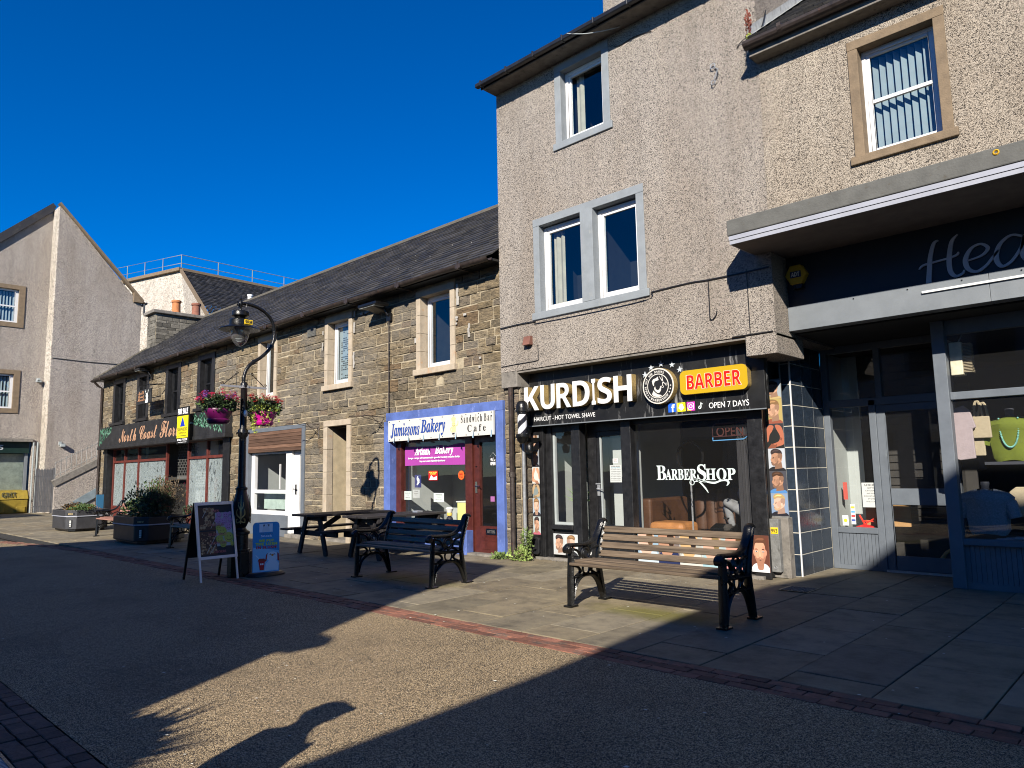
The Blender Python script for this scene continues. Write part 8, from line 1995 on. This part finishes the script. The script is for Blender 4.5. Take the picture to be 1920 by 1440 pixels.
def smiley(cu, cv, s_, m1_, m2_, w):
    pell(cu, cv, s_ * 1.05, s_ * .56, w, m2_, 14); pell(cu - .004, cv + .003, s_, s_ * .52, w + .0001, m1_, 14)
    for e in (-1, 1): pell(cu + e * s_ * .35, cv + s_ * .12, s_ * .10, s_ * .06, w + .0002, 8, 6)
    V = []
    for k in range(9):
        t = R(205 + 130 * k / 8); V += [AP(cu + s_ * .62 * math.cos(t), cv + s_ * .34 * math.sin(t), w + .0002), AP(cu + s_ * .52 * math.cos(t), cv + s_ * .28 * math.sin(t), w + .0002)]
    b.raw(V, [(2 * k, 2 * k + 1, 2 * k + 3, 2 * k + 2) for k in range(8)], 8)
for i, (u, v, s_) in enumerate(((.60, .83, .07), (.78, .82, .08), (.90, .84, .05), (.57, .76, .08), (.72, .745, .08), (.88, .76, .07), (.83, .68, .09))): smiley(u, v, s_, 5, 4, .0135 + i * .0003)
for i, (u, v, s_) in enumerate(((.57, .66, .07), (.66, .615, .11), (.58, .52, .09), (.82, .535, .12), (.66, .455, .08), (.90, .45, .05))): smiley(u, v, s_, 6, 7, .0157 + i * .0003)
part(b, 'printed_pictures', br, ab, fix=False)
pk = flat((.55, .16, .15))
for t, u0, u1, v0 in (('PIES', .42, .60, .865), ('TRAYBAKES', .36, .70, .685), ('FILLED ROLLS', .30, .76, .565), ('SANDWICHES', .34, .76, .455), ('AND MORE', .40, .72, .345)):
    o = AP(u0, v0, .0185); text(t, 'serif', o, AP(u1, v0, .0185) - o, AP(u0, v0 + .032, .0185) - o, AP(0, 0, 1) - AP(0, 0, 0), .001, pk, ab, res=2)
# slush board
sg = world_root('slush_sign', 'small rounded blue slush drink board on a black rubber foot', 'sign', (-10.15, 5.3, 0))
SU = Vector((.10, .37, 0)); SO = Vector((-10.20, 5.10, .05)); SN = Vector((.37, -.10, 0)).normalized()
def SP(u, v, w): return SO + SU * u + Vector((-.03, .008, .72)) * v + SN * w
def spoly(b, pts, w0, w1, mi=0):
    n = len(pts); V = [SP(u, v, w0) for u, v in pts] + [SP(u, v, w1) for u, v in pts]
    b.raw(V, [tuple(range(n)), tuple(range(2 * n - 1, n - 1, -1))] + [(i, (i + 1) % n, n + (i + 1) % n, n + i) for i in range(n)], mi)
outl = [(0, 0), (1, 0), (1, .93), (.97, .975), (.90, 1), (.10, 1), (.03, .975), (0, .93)]
b = MB(); spoly(b, outl, 0, .008); part(b, 'board', flat((.03, .30, .62), .35), sg)
b = MB(); spoly(b, [(.02, .01), (.98, .01), (.98, .42), (.02, .50)], .008, .0085); part(b, 'pale_lower_panel', flat((.32, .62, .82), .35), sg)
b = MB(); b.lathe([(.30, 0), (.30, .02), (.26, .045), (.0, .05)], (-10.15, 5.28, 0), 20, sx=.55); part(b, 'rubber_foot', 'plastic', sg, smooth=True)
def st_(t, u0, u1, v0, v1, col, off=.0, w=.009): o = SP(u0, v0, w); text(t, 'bold', o, SP(u1, v0, w) - o, SP(u0, v1, w) - o, SN, .001, flat(col, .4), sg, offset=off, res=2)
st_('WE PUT', .22, .80, .60, .655, (.30, .45, .02), .03); st_('WE PUT', .23, .79, .604, .651, (.75, .82, .05), 0, .0105)
st_('THE LUSH', .10, .92, .53, .59, (.30, .45, .02), .03); st_('THE LUSH', .11, .91, .534, .586, (.75, .82, .05), 0, .0105)
st_('IN SLUSH!', .12, .92, .465, .52, (.35, .01, .02), .03); st_('IN SLUSH!', .13, .91, .469, .516, (.75, .03, .03), 0, .0105)
st_('Slush', .28, .74, .745, .785, (.05, .2, .4), .0); st_('Snack', .30, .72, .70, .745, (.75, .85, .9), .0)
b = MB()
spoly(b, [(.24 + .5 * (k in (1, 2)) + 0, .80 + .17 * (k in (2, 3))) for k in range(4)], .0085, .0095, 0)
spoly(b, [(.34, .81), (.64, .81), (.60, .90), (.56, .955), (.42, .955), (.38, .90)], .0095, .0100, 1); spoly(b, [(.40, .90), (.46, .955), (.38, .95)], .01, .0105, 2); spoly(b, [(.60, .90), (.54, .955), (.62, .95)], .01, .0105, 2)
# a plain white drink-lover and a red cup, drawn generically
spoly(b, [(.45, .02), (.96, .02), (.99, .16), (.88, .22), (.60, .22), (.50, .16)], .0086, .0092, 0); spoly(b, [(.52 + .22 + .22 * math.cos(6.283 * k / 14), .30 + .10 * math.sin(6.283 * k / 14)) for k in range(14)], .0092, .0098, 0)
spoly(b, [(.50, .34), (.56, .38), (.52, .22), (.46, .20)], .0098, .0104, 3); spoly(b, [(.92, .38), (.98, .35), (1.0, .20), (.93, .22)], .0098, .0104, 3)
spoly(b, [(.74 + .05 * math.cos(6.283 * k / 8), .33 + .022 * math.sin(6.283 * k / 8)) for k in range(8)], .0104, .011, 4)
spoly(b, [(.62, .335), (.68, .365), (.70, .34)], .0098, .0104, 2); spoly(b, [(.80, .365), (.86, .335), (.78, .34)], .0098, .0104, 2)
spoly(b, [(.22, .22), (.46, .22), (.42, .04), (.27, .04)], .0105, .012, 5); spoly(b, [(.19, .22), (.49, .22), (.44, .27), (.24, .27)], .0105, .0125, 3); spoly(b, [(.10, .34), (.13, .345), (.28, .26), (.26, .25)], .0105, .012, 0)
for e in (.31, .38): spoly(b, [(e + .03 * math.cos(6.283 * k / 8), .16 + .02 * math.sin(6.283 * k / 8)) for k in range(8)], .0121, .0128, 0)
part(b, 'printed_picture', [flat((.80, .86, .90)), flat((.70, .76, .80)), flat((.05, .04, .05)), flat((.42, .05, .03)), flat((.80, .30, .02)), flat((.62, .03, .03))], sg, fix=False)

# ================================================================ GRIT BIN
gb = world_root('grit_bin', 'mustard yellow grit bin with sloping lid below the green shop window', 'grit bin', (-39.2, 7.9, 0))
b = MB(); b.prism([(-39.9, 0), (-38.75, 0), (-38.70, .62), (-39.9, .70)], 'xz', 7.1, 8.55); part(b, 'body', 'yellowbin', gb, bevel=.04)
b = MB(); b.prism([(-39.95, .70), (-38.66, .63), (-38.95, 1.02), (-39.95, 1.12)], 'xz', 7.08, 8.57); part(b, 'lid', 'yellowbin', gb, bevel=.03)
text('GRIT', 'bold', (-38.66, 7.55, .72), (0, .55, 0), (-.18, 0, .22), (1, 0, .6), .004, flat((.05, .05, .03)), gb)
for y in (7.3, 8.1):
    b = MB(); b.box(-38.74, -38.66, y, y + .35, .05, .3); part(b, 'foot_rib', 'yellowbin', gb, bevel=.02)

# ================================================================ WEEDS
for c, rad, n, lb, sd in (((-8.26, 8.74, .0), (.24, .12, .13), 480, 'leafy green weed clump at the foot of the barber downpipe', 21), ((-8.16, 8.82, .18), (.09, .07, .22), 240, 'tall leafy weed climbing the thin grey pipe', 22), ((-8.68, 8.68, 0), (.16, .08, .06), 200, 'small weed at the foot of the blue bakery pilaster', 23)):
    r = world_root('weed', lb, 'weed', c); b = MB(); leafage(b, (c[0], c[1], c[2] + rad[2] * .6), rad, n, .045, seed=sd, shell=.1); part(b, 'foliage', plain('weed_green', (.20, .27, .07), .7, bump=0, island=.3) if sd == 21 else MT['weedg'], r, fix=False)
r = world_root('weed', 'rusty red dock stem growing from the end of the gutter', 'weed', (-3.70, 8.45, 6.95))
b = MB(); rnd = random.Random(9)
b.tube([(-3.70, 8.45, 6.92), (-3.72, 8.45, 7.35)], .006, 4); leafage(b, (-3.715, 8.45, 7.15), (.03, .03, .2), 160, .03, seed=3, shell=0, up=.8); part(b, 'stem', plain('dock_red', (.20, .05, .03), .8, bump=0), r, fix=False)
b = MB(); leafage(b, (-3.70, 8.45, 6.96), (.06, .05, .03), 90, .03, seed=4, shell=0); part(b, 'foliage', 'leafyel', r, fix=False)
# moss and grit along wall foot
b = MB(); rnd = random.Random(44)
for k in range(260):
    x = rnd.uniform(-8.4, -3.95); y = (9.06 if x < -4.25 else 9.55) - abs(rnd.gauss(0, .03)); s_ = rnd.uniform(.004, .012); b.box(x - s_, x + s_, y - s_, y + s_, 0.0, s_)
o = b.build('grit_debris', 'concrete'); tag(o, 'crumbs of grit gathered along the foot of the shopfront', 'debris', kind='stuff')

# ================================================================ OUT OF FRAME: passer-by and small tree whose shadows fall on the street
pp = world_root('person', 'passer-by in a peaked cap standing in the sunny gap behind the viewer', 'person', (-2.62, .05, 0))
px, py = -2.66, -.04
V = [(px, py, .95), (px, py, 1.15), (px, py + .01, 1.40), (px, py + .01, 1.46), (px, py + .03, 1.53), (px, py + .03, 1.59),
     (px - .11, py, .90), (px - .12, py + .02, .50), (px - .13, py, .08), (px - .13, py + .16, .04),
     (px + .11, py, .90), (px + .13, py + .02, .50), (px + .14, py, .08), (px + .14, py + .16, .04),
     (px - .15, py, 1.36), (px - .20, py + .02, 1.12), (px - .20, py + .08, .90), (px - .19, py + .10, .80),
     (px + .15, py, 1.36), (px + .21, py + .02, 1.12), (px + .20, py + .08, .90), (px + .19, py + .10, .80)]
Ed = [(0, 1), (1, 2), (2, 3), (3, 4), (4, 5), (0, 6), (6, 7), (7, 8), (8, 9), (0, 10), (10, 11), (11, 12), (12, 13), (2, 14), (14, 15), (15, 16), (16, 17), (2, 18), (18, 19), (19, 20), (20, 21)]
Rr = [(.15, .12), (.15, .11), (.15, .11), .075, (.10, .115), (.095, .11), .09, .065, .045, .04, .09, .065, .045, .04, .07, .05, .04, .035, .07, .05, .04, .035]
skinned('body', V, Ed, Rr, 'jacket', pp)
b = MB(); b.lathe([(.125, 1.57), (.13, 1.61), (.10, 1.68), (.0, 1.71)], (px, py + .03, 0), 14); b.prism([(px - .09, py + .10), (px + .09, py + .10), (px + .07, py + .24), (px - .07, py + .24)], 'xy', 1.57, 1.595); part(b, 'cap', 'jacket', pp, smooth=True)
tr = world_root('potted_tree', 'small feathery tree in a tub behind the viewer', 'tree', (-2.85, -1.35, 0))
b = MB(); b.lathe([(.2, 0), (.26, .4), (.24, .4)], (-2.85, -1.35, 0), 14); part(b, 'tub', 'plastic', tr, smooth=True)
b = MB(); b.tube([(-2.95, -1.35, .3), (-2.98, -1.35, 1.2), (-2.95, -1.32, 1.7)], [.04, .03, .015], 7)
rnd = random.Random(19)
for k in range(26):
    a = rnd.uniform(0, 6.28); z = rnd.uniform(1.0, 1.5); b.tube([(-2.86, -1.34, z), (-2.86 + .35 * math.cos(a), -1.34 + .35 * math.sin(a), z + rnd.uniform(.05, .35))], .008, 4)
part(b, 'trunk', 'leafbrown', tr)
b = MB()
for k in range(420):
    a = rnd.uniform(0, 6.28); e = rnd.uniform(-.5, 1.3); L0 = rnd.uniform(.25, .72); d = Vector((math.cos(a) * math.cos(e), math.sin(a) * math.cos(e), math.sin(e))); c = Vector((-2.95, -1.34, 1.50))
    s_ = d.cross(Vector((0, 0, 1))).normalized() * .012
    b.raw([c + d * .05 - s_ * .3, c + d * L0 * .6 - s_, c + d * L0, c + d * L0 * .6 + s_], [(0, 1, 2, 3)])
leafage(b, (-3.12, -1.34, 1.50), (.44, .42, .36), 2300, .10, seed=77, shell=0)
part(b, 'crown', 'leaf', tr, fix=False)
